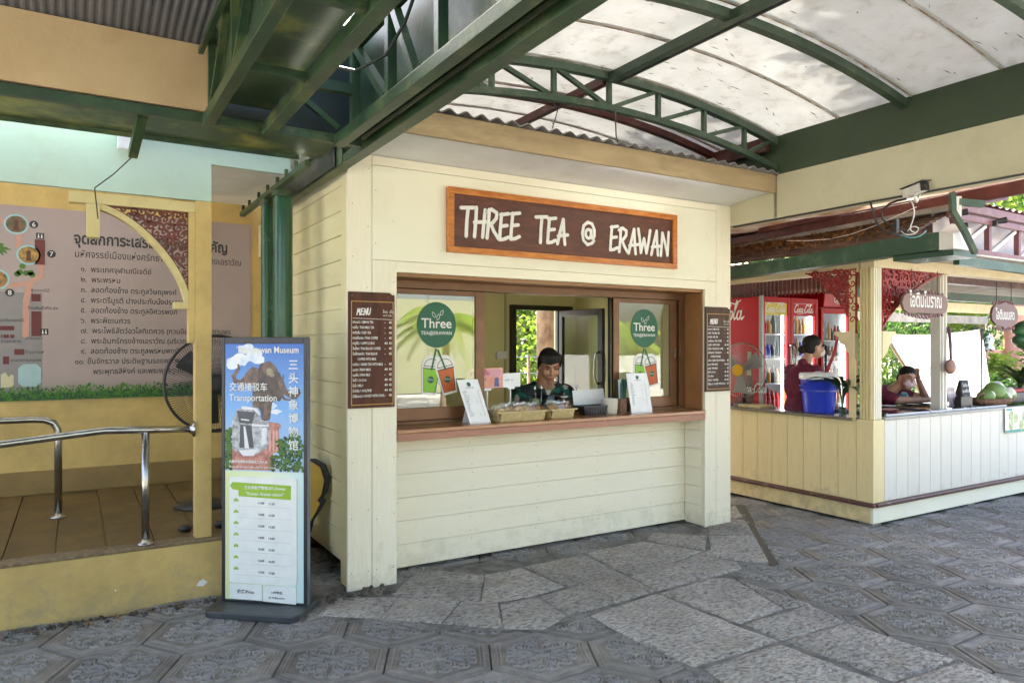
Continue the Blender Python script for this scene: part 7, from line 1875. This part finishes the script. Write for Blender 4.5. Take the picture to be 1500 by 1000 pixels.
# ice cream freezer
fz = thing('ice_cream_freezer', 'low ice cream freezer with dark sliding glass lids behind the white boards', 'freezer', (7.3, 4.3, .06))
mb = MB(); mb.box(6.32, 8.55, 3.865, 4.72, .06, .945); mb.build('body', 'white_gloss', parent=fz, bevel=.008)
for k, (x0, x1) in enumerate(((6.34, 7.05), (7.07, 7.80), (7.82, 8.53))):
    mb = MB(); mb.box(x0, x1, 3.89, 4.70, .947, .968); mb.box(x0 + .03, x0 + .06, 3.89, 4.70, .969, .985); lid = mb.build('lid', mat('dark_glass_lid%d' % k, (.03, .035, .04), (.10, .095, .09), scale=3, rough=.06, rvar=.03, coat=.6), parent=fz, bevel=.003)
    mb = MB(); mb.box(x0, x1, 3.868, 3.888, .947, .975); o = mb.build('lid_frame', 'white_gloss', off=fz['base']); o.parent = lid
for k, (x, y, m_) in enumerate(((6.9, 4.2, 'pink_wall'), (7.3, 4.05, 'orange'), (7.25, 4.45, 'mask'))):
    mb = MB(); mb.box(x, x + .22, y, y + .10, .969, .973); mb.build('flavour_card', m_, parent=fz)

# little table signs, black holder
for k, (x0, x1, z1_, m_, lab) in enumerate(((7.66, 7.83, 1.175, mat('photo_menu_print', (.55, .35, .28), (.12, .14, .20), scale=14, rough=.4), 'small photo menu leaning left of the chalkboard tent card'), (7.93, 8.10, 1.245, 'chalk', 'small chalkboard tent card with white Thai writing near the coconuts'))):
    t = thing('tent_card', lab, 'tent card', (x0, 4.02, .977)); F0 = lambda a, b, c, x0=x0, h=z1_ - .977: (x0 + a, 4.0 + .04 * b / h - c, .977 + b)
    h = z1_ - .977; w = x1 - x0
    mb = MB(); mb.prism([(0, 0), (w, 0), (w * .94, h), (w * .06, h)], -.004, 0, F0); mb.build('face', m_, parent=t)
    mb = MB(); mb.add([(x0, 4.12, .977), (x1, 4.12, .977), (x1, 4.05, .977 + h), (x0, 4.05, .977 + h)], [(0, 1, 2, 3)]); mb.add([(x0, 4.123, .977), (x1, 4.123, .977), (x1, 4.053, .977 + h), (x0, 4.053, .977 + h)], [(3, 2, 1, 0)]); mb.build('back', 'maroon_trim', parent=t)
    mb = MB()
    for i, s in enumerate(('ไอติม', 'มะพร้าว', '35.-') if k else ('MENU',)): add_text(mb, s, .045, F0, w / 2, h - .07 - i * .06, .001, align='CENTER', res=1, bold=.0005)
    mb.build('lettering', 'letter', parent=t)
mb = MB(); mb.box(7.74, 7.96, 3.93, 3.99, .977, 1.085); mb.box(7.74, 8.05, 3.90, 4.0, .9765, .985)
one('black_holder', mb, 'black', 'black box holder in front of the tent cards', 'holder', (7.85, 3.95, .977), bevel=.004)
# wicker basket with cut coconuts
bk = thing('wicker_basket', 'wide brown wicker basket holding cut green coconuts', 'basket', (8.55, 4.02, .963))
mb = MB(); prof = [(.27, 0), (.29, .01), (.34, .04), (.37, .075)]
V = []
for j, (r_, z_) in enumerate(prof + [(.355, .075), (.30, .02)]):
    for k in range(40):
        t = 6.283 * k / 40; rr_ = r_ * (1 + (.012 if (k + j) % 2 else 0)); V.append((8.55 + rr_ * math.cos(t) * 1.15, 4.02 + rr_ * math.sin(t) * .42, .963 + z_ + (.006 if k % 2 else 0)))
mb.add(V, [(j * 40 + k, j * 40 + (k + 1) % 40, (j + 1) * 40 + (k + 1) % 40, (j + 1) * 40 + k) for j in range(5) for k in range(40)]); mb.add([V[200 + k] for k in range(40)], [tuple(range(40))])
mb.build('woven_bowl', 'wicker', parent=bk)
mb = MB(); mb.tube([(8.22, 4.02, 1.0), (8.20, 4.0, 1.07), (8.27, 3.98, 1.10), (8.33, 3.99, 1.06)], .012, 8); mb.build('handle', 'wicker', parent=bk, smooth=True)
for k, (x, y, z_, r_, lab, rot) in enumerate(((8.38, 4.0, 1.055, .085, 'smaller trimmed coconut at the left of the wicker basket', (0.5, 1.1, 0)), (8.60, 4.02, 1.10, .115, 'largest green coconut in the middle of the wicker basket', (.3, .5, .3)), (8.80, 3.98, 1.065, .085, 'pointed trimmed coconut at the right of the wicker basket', (.4, -.5, .4)), (8.64, 3.94, 1.04, .07, 'low cut coconut at the front of the wicker basket', (1.0, .2, .4)))):
    t = thing('coconut', lab, 'coconut', (x, y, z_), 'cut green coconuts in the wicker basket')
    rot_ = Euler(rot).to_matrix(); mb = MB(); mb.lathe([(r_ * .5, -r_ * .95), (r_ * .85, -r_ * .65), (r_, -.1 * r_), (r_ * .92, r_ * .4), (r_ * .80, r_ * .6)], (0, 0, 0), 14); mb.xf(Matrix.Translation((x, y, z_)) @ rot_.to_4x4()); mb.build('husk', 'coconut', parent=t, auto=50)
    mb = MB(); mb.lathe([(r_ * .805, r_ * .6), (r_ * .60, r_ * .8), (r_ * .30, r_ * 1.05), (r_ * .2, r_ * 1.06)], (0, 0, 0), 7); mb.xf(Matrix.Translation((x, y, z_)) @ rot_.to_4x4()); mb.build('cut_face', 'coconut_cut', parent=t)
# blue bucket
bu = thing('cooler_bucket', 'bright blue plastic cooler bucket with a white lid on the tan counter', 'bucket', (6.14, 4.47, .955))
mb = MB(); mb.lathe([(.128, 0), (.138, .004), (.165, .315), (.172, .325), (.172, .335), (.16, .335)], (6.20, 4.47, .956), 34); mb.lathe([(.160, .205), (.172, .21), (.172, .225), (.160, .23)], (6.20, 4.47, .956), 34, close=False); mb.build('body', 'blue', parent=bu, auto=35)
mb = MB(); mb.lathe([(.176, .325), (.180, .33), (.180, .372), (.170, .385), (.05, .390), (.02, .40)], (6.20, 4.47, .956), 34); mb.build('lid', 'white_gloss', parent=bu, auto=35)
mb = MB(); cb = Vector((6.20, 4.47, .956)); pts = []
for k in range(13): t = math.pi * k / 12; pts.append(cb + Vector((math.cos(t) * .185 * .855 + -.10 * math.sin(t) * .6, -math.cos(t) * .185 * .518 - .10 * math.sin(t), .265 - .10 * math.sin(t) * .55)))
mb.tube(pts, .010, 8); mb.build('handle', 'blue', parent=bu, smooth=True)
mb = MB(); mb.tube([(6.25, 4.42, 1.35), (6.30, 4.36, 1.56), (6.31, 4.35, 1.66)], [.016, .016, .012], 10); 
one('red_tool', mb, fm((.35, .03, .04)), 'dark red and grey handle standing beside the blue bucket', 'tool', (6.25, 4.42, 1.35), smooth=True)
# vase with a leafy plant
def leafblade(mb, base, d, L, w, droop, seg=5):
    d = Vector(d).normalized(); side = d.cross(Vector((0, 0, 1))).normalized(); V = []; p = Vector(base)
    for i in range(seg + 1):
        t = i / seg; ww = w * math.sin(math.pi * min(.97, .12 + t * .86)) ** .8
        q = p + d * L * t + Vector((0, 0, -droop * L * t * t)); V += [q - side * ww / 2, q + Vector((0, 0, -ww * .12)), q + side * ww / 2]
    mb.add(V, [(3 * i + a, 3 * i + a + 1, 3 * i + a + 4, 3 * i + a + 3) for i in range(seg) for a in (0, 1)])
def vase_plant(x, y, z, lab, n=16, L=.26, h=.17, seed=1):
    t = thing('vase_plant', lab, 'potted plant', (x, y, z))
    mb = MB(); mb.lathe([(.038, 0), (.04, .005), (.04, h * .9), (.036, h), (.033, h), (.035, .01)], (x, y, z), 20, close=False); mb.build('vase', 'clear', parent=t, smooth=True)
    mb = MB(); mb.lathe([(.034, .003), (.034, h * .45), (.001, h * .45)], (x, y, z), 16); mb.build('water', flat('murky_water', (.05, .06, .045), .2), parent=t, smooth=True)
    r = random.Random(seed)
    stems = MB(); lv = None; me_ = MB(); leafblade(me_, (0, 0, 0), (1, 0, .35), 1.0, .20, .55); 
    base_me = me_.build('leaf', 'leaf_d', off=(0, 0, 0)); first_ = True
    for k in range(n):
        a = r.random() * 6.28; b = r.uniform(.3, 1.1); sx = .04 * math.cos(a); sy = .04 * math.sin(a); hh = h + r.uniform(.03, .16)
        stems.tube([(x, y, z + .02), (x + sx * .4, y + sy * .4, z + h), (x + sx, y + sy, z + hh)], .0035, 5)
        o = base_me if first_ else base_me.copy()
        if not first_: COL.objects.link(o)
        first_ = False
        o.parent = t; o.location = (sx, sy, hh); o.rotation_euler = (0, -b * .55, a); s_ = L * r.uniform(.6, 1.1); o.scale = (s_, s_, s_)
    stems.build('stem', 'leaf_d', parent=t)
vase_plant(6.12, 4.16, .956, 'glass vase with long dark green leaves at the corner of the tan counter', n=24, L=.32, seed=2)
vase_plant(9.35, 4.1, 1.0, 'leafy plant in a clear vase at the far right of the stall counter', n=22, L=.36, h=.14, seed=5)
# round fan, mostly hidden behind the kiosk post
f2 = thing('table_fan', 'round grey fan with a yellow hub in front of the red fridge side', 'fan', (6.17, 5.36, .956))
cf = Vector((6.13, 5.36, 1.345)); mb = MB(); ax_ = Matrix(((.855, -.518, 0), (0, 0, 1), (-.518, -.855, 0))).transposed()
Ffan = lambda a, b, c: tuple(cf + Vector((.18, -.984, 0)) * a + Vector((0, 0, 1)) * b + Vector((-.984, -.18, 0)) * c)
for k in range(72):
    t = 6.283 * k / 72; mb.tube([Ffan(math.cos(t + .3 * (1 - q)) * (.04 + .25 * q), math.sin(t + .3 * (1 - q)) * (.04 + .25 * q), .07 * (1 - q ** 3)) for q in (0, .35, .7, 1)], .0022, 4, False)
mb.build('wire_cage', mat('grey_wire', (.35, .35, .34), rough=.35, metal=.5), parent=f2)
mb = MB(); mb.tube([Ffan(.29 * math.cos(t), .29 * math.sin(t), 0) for t in np.linspace(0, 6.283, 40)], .008, 6, False); mb.build('cage_ring', 'steel', parent=f2, smooth=True)
mb = MB(); mb.prism(disc(0, 0, .062), .065, .085, Ffan); mb.build('hub', flat('yellow_plastic', (.75, .42, .02), .35), parent=f2, bevel=.006)
mb = MB()
for k in range(3):
    t = 2.09 * k + .4; mb.prism([(.04 * math.cos(t - .6), .04 * math.sin(t - .6)), (.26 * math.cos(t - .25), .26 * math.sin(t - .25)), (.26 * math.cos(t + .45), .26 * math.sin(t + .45)), (.04 * math.cos(t + .7), .04 * math.sin(t + .7))], .01, .016, Ffan)
mb.build('blade', mat('grey_blade', (.28, .30, .32), rough=.3), parent=f2)
mb = MB(); mb.tube([Ffan(0, 0, -.03), Ffan(0, -.2, -.05), (6.18, 5.37, .97)], .018, 8); mb.lathe([(.11, 0), (.11, .02), (.04, .04)], (6.18, 5.37, .956), 20); mb.build('stand', 'charcoal', parent=f2, smooth=True)
mb = MB(); mb.box(6.06, 6.28, 5.05, 5.35, .956, .985); one('wooden_tray', mb, 'straw', 'pale wooden board lying on the tan counter at its far left', 'board', (6.17, 5.2, .956), bevel=.004)
# hanging shop signs
def shop_sign(x0, x1, z0, z1, y, s, lab, shape, size, m_):
    t = thing('hanging_sign', lab, 'sign', ((x0 + x1) / 2, y, z0), 'brown carved Thai signs hanging from the stall')
    F = FRONT(x0, y, z0); w = x1 - x0; h = z1 - z0
    if shape == 0: out = [(0, h * .15), (-.03, h * .5), (0, h * .85), (.05, h), (w - .05, h), (w, h * .88), (w + .02, h * .5), (w, h * .12), (w - .06, 0), (.06, 0)]
    else: out = [(0, h * .25), (-.02, h * .5), (.01, h * .8), (.06, h * .95), (w * .3, h), (w * .5, h * 1.1), (w * .7, h), (w - .06, h * .95), (w, h * .78), (w + .02, h * .5), (w, h * .25), (w - .08, h * .05), (w * .6, 0), (w * .5, -h * .12), (w * .4, 0), (.08, h * .05)]
    mb = MB(); mb.prism(out, 0, .025, F); mb.build('board', m_, parent=t, bevel=.004)
    mb = MB(); add_text(mb, s, size, F, w / 2, h * .32, .0265, align='CENTER', res=3, bold=.0025, sx=.62); mb.build('lettering', 'letter', parent=t)
    mb = MB(); r = random.Random(2); n = int(w / .06)
    for k in range(n):
        a = .05 + (w - .1) * k / max(1, n - 1)
        for (b, sg) in ((h if shape == 0 else h * 1.02, 1), (0, -1)):
            hh = .014 + .022 * math.sin(math.pi * k / max(1, n - 1))
            mb.ribbon(spiral(a, b + sg * hh * .6, hh, .004, 200 * sg, 200 * sg + 330, 10), .009, .004, .016, F)
    mb.build('carved_edge', 'pink_steel', parent=t)
    mb = MB()
    for a in (w * .2, w * .8): mb.tube([F(a, h, .012), F(a, h + .22, .012)], .004, 6)
    mb.build('hanger', 'black', parent=t)
shop_sign(6.29, 6.985, 1.90, 2.075, 3.70, 'ไอติมโบราณ', 'wider brown hanging sign in Thai reading old style ice cream beside the corner post', 0, .175, mat('brown_sign_paint', (.21, .115, .085), (.17, .09, .065), rough=.5))
shop_sign(7.87, 8.37, 1.80, 2.03, 3.72, 'ไอติมนมสด', 'smaller brown hanging sign in Thai reading fresh milk ice cream further right', 1, .135, mat('plum_sign_paint', (.17, .085, .09), (.14, .07, .07), rough=.5))
# coconut poster
po = thing('coconut_poster', 'small poster with drawn green coconuts fixed to the white boards', 'poster', (8.5, 3.79, .68))
mb = MB(); mb.box(8.32, 8.80, 3.785, 3.790, .69, .955); mb.build('sheet', 'paper', parent=po)
mb = MB(); F = FRONT(8.32, 3.784, .69)
for k, (a, b) in enumerate(((.12, .08), (.22, .15), (.34, .07), (.40, .16), (.12, .18))): mb.prism(disc(a, b, .045, .055), 0, .001 + .0001 * k, F)
mb.build('coconut_print', mat('coconut_print', (.18, .30, .08), (.5, .55, .3), scale=20, rough=.4), parent=po)
mb = MB(); mb.prism([(.0, .0), (.48, 0), (.48, .03), (0, .03)], 0, .001, F); mb.prism([(.02, .235), (.14, .235), (.14, .255), (.02, .255)], 0, .001, F); mb.build('border_print', fm((.10, .35, .30)), parent=po)
# green fruits hung at the far right
for k, (z_, lab) in enumerate(((1.80, 'upper smooth green fruit hanging at the right edge'), (1.645, 'lower smooth green fruit hanging at the right edge'))):
    t = thing('green_fruit', lab, 'fruit', (8.93, 3.86, z_), 'large green fruits hanging at the right of the stall')
    mb = MB(); mb.ell((8.95, 3.86, z_), (.22, .12, .085), 22, 14, Euler((0, .15 if k else -.2, 0)).to_matrix()); mb.build('fruit', mat('glossy_green_fruit%d' % k, (.07, .20, .07), (.035, .11, .045), scale=3, rough=.3), parent=t, smooth=True)
    mb = MB(); mb.tube([(8.95, 3.86, z_ + .08), (8.95, 3.86, 2.3)], .004, 5); mb.build('string', 'leaf_d', parent=t)
# brown bag on a strap
bg = thing('shoulder_bag', 'small brown bag hanging by its strap on the white middle post', 'bag', (7.42, 3.87, 1.40))
mb = MB(); mb.tube([(7.46, 3.905, 1.79), (7.44, 3.88, 1.62), (7.42, 3.865, 1.46)], [.018, .016, .012], 8); mb.build('strap', mat('dark_plum_leather', (.13, .06, .07), rough=.5), parent=bg)
mb = MB(); mb.ell((7.40, 3.86, 1.40), (.085, .035, .075), 16, 10); mb.build('pouch', mat('brown_leather', (.28, .13, .09), (.18, .08, .05), scale=14, rough=.5, bump=.5, bscale=30), parent=bg, smooth=True)
# clear cup, red lidded tub on the far counter
mb = MB(); mb.lathe([(.045, 0), (.05, .01), (.05, .16), (.02, .20), (.018, .24)], (9.45, 4.0, .965), 20); one('drink_bottle', mb, 'white_gloss', 'pale bottle beside the plant at the far right of the stall', 'bottle', (9.45, 4.0, .965), smooth=True)
mb = MB(); mb.box(8.95, 9.6, 4.0, 4.3, .965, 1.08); one('dark_crate', mb, 'charcoal', 'dark low crate at the far right of the stall counter', 'crate', (9.2, 4.1, .965), bevel=.01)
mb = MB(); mb.box(9.05, 9.5, 4.02, 4.25, 1.081, 1.12); one('red_tray', mb, fm((.45, .06, .05)), 'red tray on top of the dark crate', 'tray', (9.2, 4.1, 1.081), bevel=.01)

# ---------------------------------------------------------------- garden beyond
sl = thing('white_canvas', 'big white canvas sheet stretched slantwise on poles behind the snack stall', 'canvas', (12.5, 6.9, 0))
mb = MB(); V = []; n = 12; A_, B_, C_, D_ = Vector((10.93, 6.7, 1.79)), Vector((13.45, 6.5, 1.90)), Vector((15.4, 7.2, .30)), Vector((13.3, 7.0, .10))
for j in range(n + 1):
    for i in range(n + 1):
        s_, t_ = i / n, j / n; p = (A_ * (1 - s_) + B_ * s_) * (1 - t_) + (D_ * (1 - s_) + C_ * s_) * t_; p.z -= .05 * math.sin(math.pi * s_) * (1 - t_); p.y += .06 * math.sin(math.pi * s_) * math.sin(math.pi * t_); V.append(p)
m_ = len(V); mb.add(V + [v + Vector((0, .004, 0)) for v in V], [(j * 13 + i, j * 13 + i + 1, (j + 1) * 13 + i + 1, (j + 1) * 13 + i) for i in range(n) for j in range(n)] + [(m_ + j * 13 + i, m_ + (j + 1) * 13 + i, m_ + (j + 1) * 13 + i + 1, m_ + j * 13 + i + 1) for i in range(n) for j in range(n)])
mb.build('canvas', 'sail', parent=sl, smooth=True)
mb = MB(); mb.tube([A_ + Vector((-.06, 0, .06)), D_ + Vector((-.03, 0, -.05))], .03, 8); mb.build('pole', 'steel', parent=sl, smooth=True)
mb = MB(); mb.tube([B_, (13.45, 6.5, 0)], .025, 8); mb.build('pole', 'steel', parent=sl, smooth=True)

def foliage(mb, c, rad, n, size, r, shell=.55, clumps=14):
    cs = []
    for _ in range(clumps):
        a = r.random() * 6.28; b = math.acos(r.uniform(-1, 1)); q = r.uniform(.45, .95)
        cs.append((Vector((math.sin(b) * math.cos(a) * rad[0] * q, math.sin(b) * math.sin(a) * rad[1] * q, math.cos(b) * rad[2] * q)), r.uniform(.22, .45)))
    c = Vector(c)
    for _ in range(n):
        k, s = cs[int(r.random() * clumps)]
        d = Vector((r.gauss(0, 1), r.gauss(0, 1), r.gauss(0, 1))).normalized() * (r.random() ** .5)
        p = c + k + Vector((d.x * rad[0] * s, d.y * rad[1] * s, d.z * rad[2] * s))
        L = size * r.uniform(.6, 1.3); e = Euler((r.uniform(-1, 1), r.uniform(-1, 1), r.random() * 6.28)).to_matrix()
        mb.add([p + e @ Vector(v) for v in ((0, 0, 0), (L * .45, L * .28, L * .06), (L, 0, -L * .12), (L * .45, -L * .28, L * .06))], [(0, 1, 2), (0, 2, 3)])
def tree(x, y, h, cr_, cz, n, leafm, lab, r, trunk_r=.14, size=.16, group='garden trees beyond the stalls', name='tree', clumps=16, base=0.02):
    t = thing(name, lab, 'tree', (x, y, base), group)
    mb = MB(); pts = [(x, y, base), (x + r.uniform(-.1, .1), y, h * .3), (x + r.uniform(-.2, .2), y + r.uniform(-.2, .2), h * .6), (x, y, h * .9)]
    mb.tube(pts, [trunk_r * 1.2, trunk_r, trunk_r * .75, trunk_r * .35], 12)
    for k in range(6):
        a = 6.28 * k / 6 + r.random(); z0 = h * r.uniform(.4, .75); mb.tube([(x, y, z0), (x + cr_[0] * .35 * math.cos(a), y + cr_[1] * .35 * math.sin(a), z0 + h * .12), (x + cr_[0] * .75 * math.cos(a), y + cr_[1] * .75 * math.sin(a), z0 + h * .22)], [trunk_r * .45, trunk_r * .28, trunk_r * .1], 6)
    mb.build('trunk', 'bark', parent=t, smooth=True)
    mb = MB(); foliage(mb, (x, y, cz), cr_, n, size, r, clumps=clumps); mb.build('crown', leafm, parent=t)
    return t
rv = random.Random(21)
# the tree seen through the kiosk door
tree(6.25, 9.1, 7.5, (2.4, 2.4, 1.3), 6.3, 3200, 'leaf', 'thick brown mottled trunk seen through the open door of the tea kiosk', rv, .21, .22, None)
# bushes and backdrop
def bush(x, y, w, h, m_, lab, n=1600, size=.12, cat='bush'):
    t = thing('bush', lab, cat, (x, y, .02), 'garden bushes behind the stalls')
    mb = MB(); 
    for k in range(7): a = rv.random() * 6.28; mb.tube([(x, y, .02), (x + w * .4 * math.cos(a), y + w * .3 * math.sin(a), h * .7)], [.03, .01], 5)
    mb.build('stem', 'bark', parent=t)
    mb = MB(); foliage(mb, (x, y, h * .55), (w, w * .7, h * .55), n, size, rv, clumps=22); mb.build('foliage', m_, parent=t)
LM = ['leaf', 'leaf_y', 'leaf_d']
places = [(7.6, 11.0, 1.2, 2.2, 1, 'yellow green bush left of the trunk through the kiosk door'), (6.6, 12.6, 1.4, 2.8, 0, 'tall green bush further back through the kiosk door'), (8.6, 12.8, 1.5, 3.0, 1, 'bright bush behind the glass door of the kiosk'),
  (12.2, 8.6, .8, 1.5, 2, 'dark low bush just left of the white canvas'), (13.0, 9.4, 1.0, 2.3, 0, 'green shrub behind the left end of the canvas'), (14.6, 9.8, 1.1, 2.5, 1, 'yellow fern like shrub above the canvas'), (16.6, 10.0, 1.2, 2.4, 0, 'green shrub behind the middle of the canvas'),
  (18.8, 9.8, 1.2, 2.2, 2, 'dark shrub behind the right of the canvas'), (18.4, 8.6, 1.0, 1.3, 1, 'low yellow shrub right of the canvas'), (20.8, 9.6, 1.2, 1.7, 0, 'green shrub below the pink pillar'), (23.0, 10.6, 1.4, 2.0, 2, 'dark shrub further right below the pillar'), (17.0, 8.0, .8, .9, 0, 'small green plant at the right foot of the canvas')]
for x, y, w, h, k, lab in places: bush(x, y, w, h, LM[k], lab, 1900 if y < 11 else 2300, .13)
for i, (x, y, h, cw, k, lab) in enumerate(((15.5, 14.5, 7.5, 3.0, 0, 'tall green tree beyond the left end of the canvas'), (20.5, 15.0, 8.0, 3.2, 2, 'dark tree beyond the middle of the canvas'), (26, 17, 9.0, 3.6, 1, 'pale yellow green tree at the upper right'), (19.5, 10.5, 8.2, 2.4, 1, 'bright tree showing above the pink truss'), (24.5, 12.0, 8.6, 2.8, 0, 'green tree showing at the right edge above the roof'), (9.5, 15.5, 7.0, 3.0, 0, 'green tree far behind the kiosk door'), (6.0, 16.5, 7.0, 3.0, 2, 'dark tree far behind the kiosk'), (31, 15, 8.0, 3.4, 2, 'distant dark tree at the right'), (12.5, 16.5, 7.5, 3.0, 2, 'dark tree behind the snack stall'), (29, 22, 10, 4.0, 0, 'farthest green tree at the right'))):
    tree(x, y, h, (cw, cw, h * .36), h * .60, 4200, LM[k], lab, rv, .18, .24, clumps=22)
hd = MB()
for k in range(14): foliage(hd, (4 + 2.6 * k, 19 + (k % 3), 2.2), (2.0, 1.2, 2.2), 1500, .30, rv, clumps=18)
o = hd.build('far_hedge', 'leaf_d', stuff=True); tag(o, 'dense dark hedge closing the garden far behind', 'hedge')
fn = thing('garden_fence', 'grey wire and post fence seen low through the kiosk door', 'fence', (7.2, 10.2, .02))
for k in range(7): mb = MB(); mb.tube([(6.0 + .5 * k, 10.2, .0), (6.0 + .5 * k, 10.2, 1.45)], .025, 6); mb.build('post', 'steel', parent=fn)
mb = MB()
for z_ in (.4, .8, 1.15, 1.42): mb.tube([(6.0, 10.2, z_), (9.0, 10.2, z_)], .008, 5)
mb.build('wire', 'steel', parent=fn)
# pink shrine pillars
sh = thing('shrine_pillar', 'pale orange round pillar with a carved head in the garden at the right', 'pillar', (21.7, 10.2, 0))
mb = MB(); mb.lathe([(.34, 0), (.34, .9), (.26, .98), (.24, 1.2), (.19, 1.3), (.18, 2.1), (.24, 2.2), (.30, 2.3), (.30, 2.42)], (20.9, 9.35, .02), 20); mb.build('shaft', 'pink_wall', parent=sh, auto=50)
mb = MB(); mb.lathe([(.36, 2.425), (.38, 2.6), (.30, 2.75)], (20.9, 9.35, .02), 12); mb.build('capital', 'pink_wall', parent=sh)
mb = MB(); mb.box(18.6, 24, 9.45, 9.75, .02, 1.50); one('low_wall', mb, 'pink_wall', 'low salmon pink wall in the garden behind the canvas', 'wall', (20, 9.6, .02), bevel=.02)
mb = MB(); mb.lathe([(.14, 0), (.16, .06), (.10, .12), (.15, .24), (.12, .34), (.03, .42), (.01, .62)], (20.1, 9.55, 1.502), 14); one('wall_finial', mb, 'letter', 'small white pointed finial on the low pink wall', 'finial', (20.1, 9.55, 1.502), smooth=True)
# distant passer-by in teal
pd = thing('person', 'distant passer-by in a teal top beyond the edge of the canvas', 'person', (16.3, 8.35, 0))
mb = MB(); X0, Y0_ = 16.3, 8.35
mb.ell((X0, Y0_, 1.62), (.085, .10, .12), 12, 9); mb.cap((X0, Y0_, 1.52), (X0, Y0_, 1.42), .05, .06); mb.ell((X0, Y0_, 1.15), (.17, .12, .30), 14, 9)
for s_ in (-1, 1):
    mb.cap((X0 + .18 * s_, Y0_, 1.38), (X0 + .23 * s_, Y0_ - .03, 1.10), .05, .04); mb.cap((X0 + .23 * s_, Y0_ - .03, 1.10), (X0 + .20 * s_, Y0_ - .15, .88), .038, .026); add_hand(mb, (X0 + .20 * s_, Y0_ - .15, .88), (0, -.5, -.8), (1, 0, 0), .9, .5)
    mb.cap((X0 + .08 * s_, Y0_, .90), (X0 + .09 * s_, Y0_, .10), .085, .045); mb.ell((X0 + .09 * s_, Y0_ - .05, .055), (.045, .12, .035), 10, 6)
remesh(mb, 'body', 'skin2', pd, .014)
mb = MB(); mb.ell((X0, Y0_, 1.16), (.20, .15, .30), 14, 9); 
for s_ in (-1, 1): mb.cap((X0 + .17 * s_, Y0_, 1.38), (X0 + .22 * s_, Y0_ - .02, 1.18), .068, .058)
remesh(mb, 'shirt', fm((.05, .26, .28)), pd, .018, 2)
mb = MB(); mb.ell((X0, Y0_ + .02, 1.66), (.10, .115, .11), 12, 8); remesh(mb, 'hair', 'hair', pd, .014, 1)
mb = MB(); 
for s_ in (-1, 1): mb.cap((X0 + .08 * s_, Y0_, .90), (X0 + .09 * s_, Y0_, .14), .10, .06)
remesh(mb, 'trousers', 'charcoal', pd, .02, 2)
# trees behind the camera that the window panes mirror, and the tree whose shade falls on the canopy
t = thing('tree', 'tall leaning tree behind the snack stall whose crown shades the canopy', 'tree', (8.2, 7.9, .02), 'garden trees beyond the stalls')
mb = MB(); mb.tube([(8.2, 7.9, 0), (8.1, 7.7, 3.2), (7.5, 6.9, 5.4), (6.6, 5.6, 7.6)], [.2, .17, .14, .07], 12); mb.build('trunk', 'bark', parent=t, smooth=True)
mb = MB(); foliage(mb, (6.35, 4.9, 7.9), (1.9, 1.9, .9), 15000, .17, rv, clumps=26); mb.build('crown', 'leaf_d', parent=t)
for x, y, h, k, lab in ((-5, -6, 6.5, 0, 'green tree standing behind the camera on the left'), (-1.5, -7.5, 7, 1, 'yellow green tree behind the camera'), (9.5, -6, 7, 0, 'green tree behind the camera on the right'), (4.8, -9, 7.5, 2, 'dark tree behind the camera further off')):
    tree(x, y, h, (2.2, 2.2, h * .3), h * .62, 2600, LM[k], lab, rv, .16, .26, 'trees on the far side of the square')
def palm(x, y, h, lab):
    t = thing('palm', lab, 'palm', (x, y, 0), 'palms behind the camera'); mb = MB(); mb.tube([(x, y, 0), (x + .05, y, h)], [.12, .08], 10); mb.build('trunk', 'bark', parent=t)
    mb = MB()
    for k in range(18):
        a = 6.283 * k / 18 + rv.random() * .3; el = rv.uniform(.1, .9); L = rv.uniform(1.3, 1.8)
        for q in range(26):
            u_ = .15 + .85 * q / 26; p = Vector((x + math.cos(a) * L * u_ * math.cos(el * .8), y + math.sin(a) * L * u_ * math.cos(el * .8), h + L * u_ * el - .9 * L * u_ * u_))
            for s_ in (-1, 1):
                d = Vector((math.cos(a + s_ * 1.0), math.sin(a + s_ * 1.0), -.45)); leafblade(mb, p, d, .42 * (1.1 - u_ * .6), .035, .3, 2)
    mb.build('fronds', 'leaf_y', parent=t)
palm(7.4, -5.6, 2.2, 'bushy palm behind the camera on the right'); palm(11.5, -4.5, 2.0, 'second bushy palm further right behind the camera')
mb = MB(); mb.box(-12, 16, -13.3, -13, 0, 3.2); one('reflection_wall', mb, mat('greenish_mirror_backdrop', (.15, .16, .10), rough=.8), 'unseen greenish wall added behind the camera for the window reflections', 'wall', (0, -13, 0))  # unseen wall added for the panes to mirror, its greenish colour chosen for that
for o in bpy.data.objects:
    if o.parent is not None and o.parent.parent is not None and 'base' in o.parent.parent and o.parent.parent.type == 'EMPTY':
        if (o.location - Vector(o.parent.parent['base'])).length < 1e-4: o.location = (0, 0, 0)
for o in bpy.data.objects:
    if o.name.split('.')[0] in ('tree_print', 'black_symbol', 'white_symbol', 'cloud_print', 'green_tree_print', 'carved_edge', 'statue_trunk_print'): o['kind'] = 'stuff'
    if 'base' in o: del o['base']
    if o.type == 'MESH' and o.parent is not None and ('lettering' in o.name) and not o.name.startswith('name_letter') and len(o.data.polygons) > 200: o['kind'] = 'stuff'
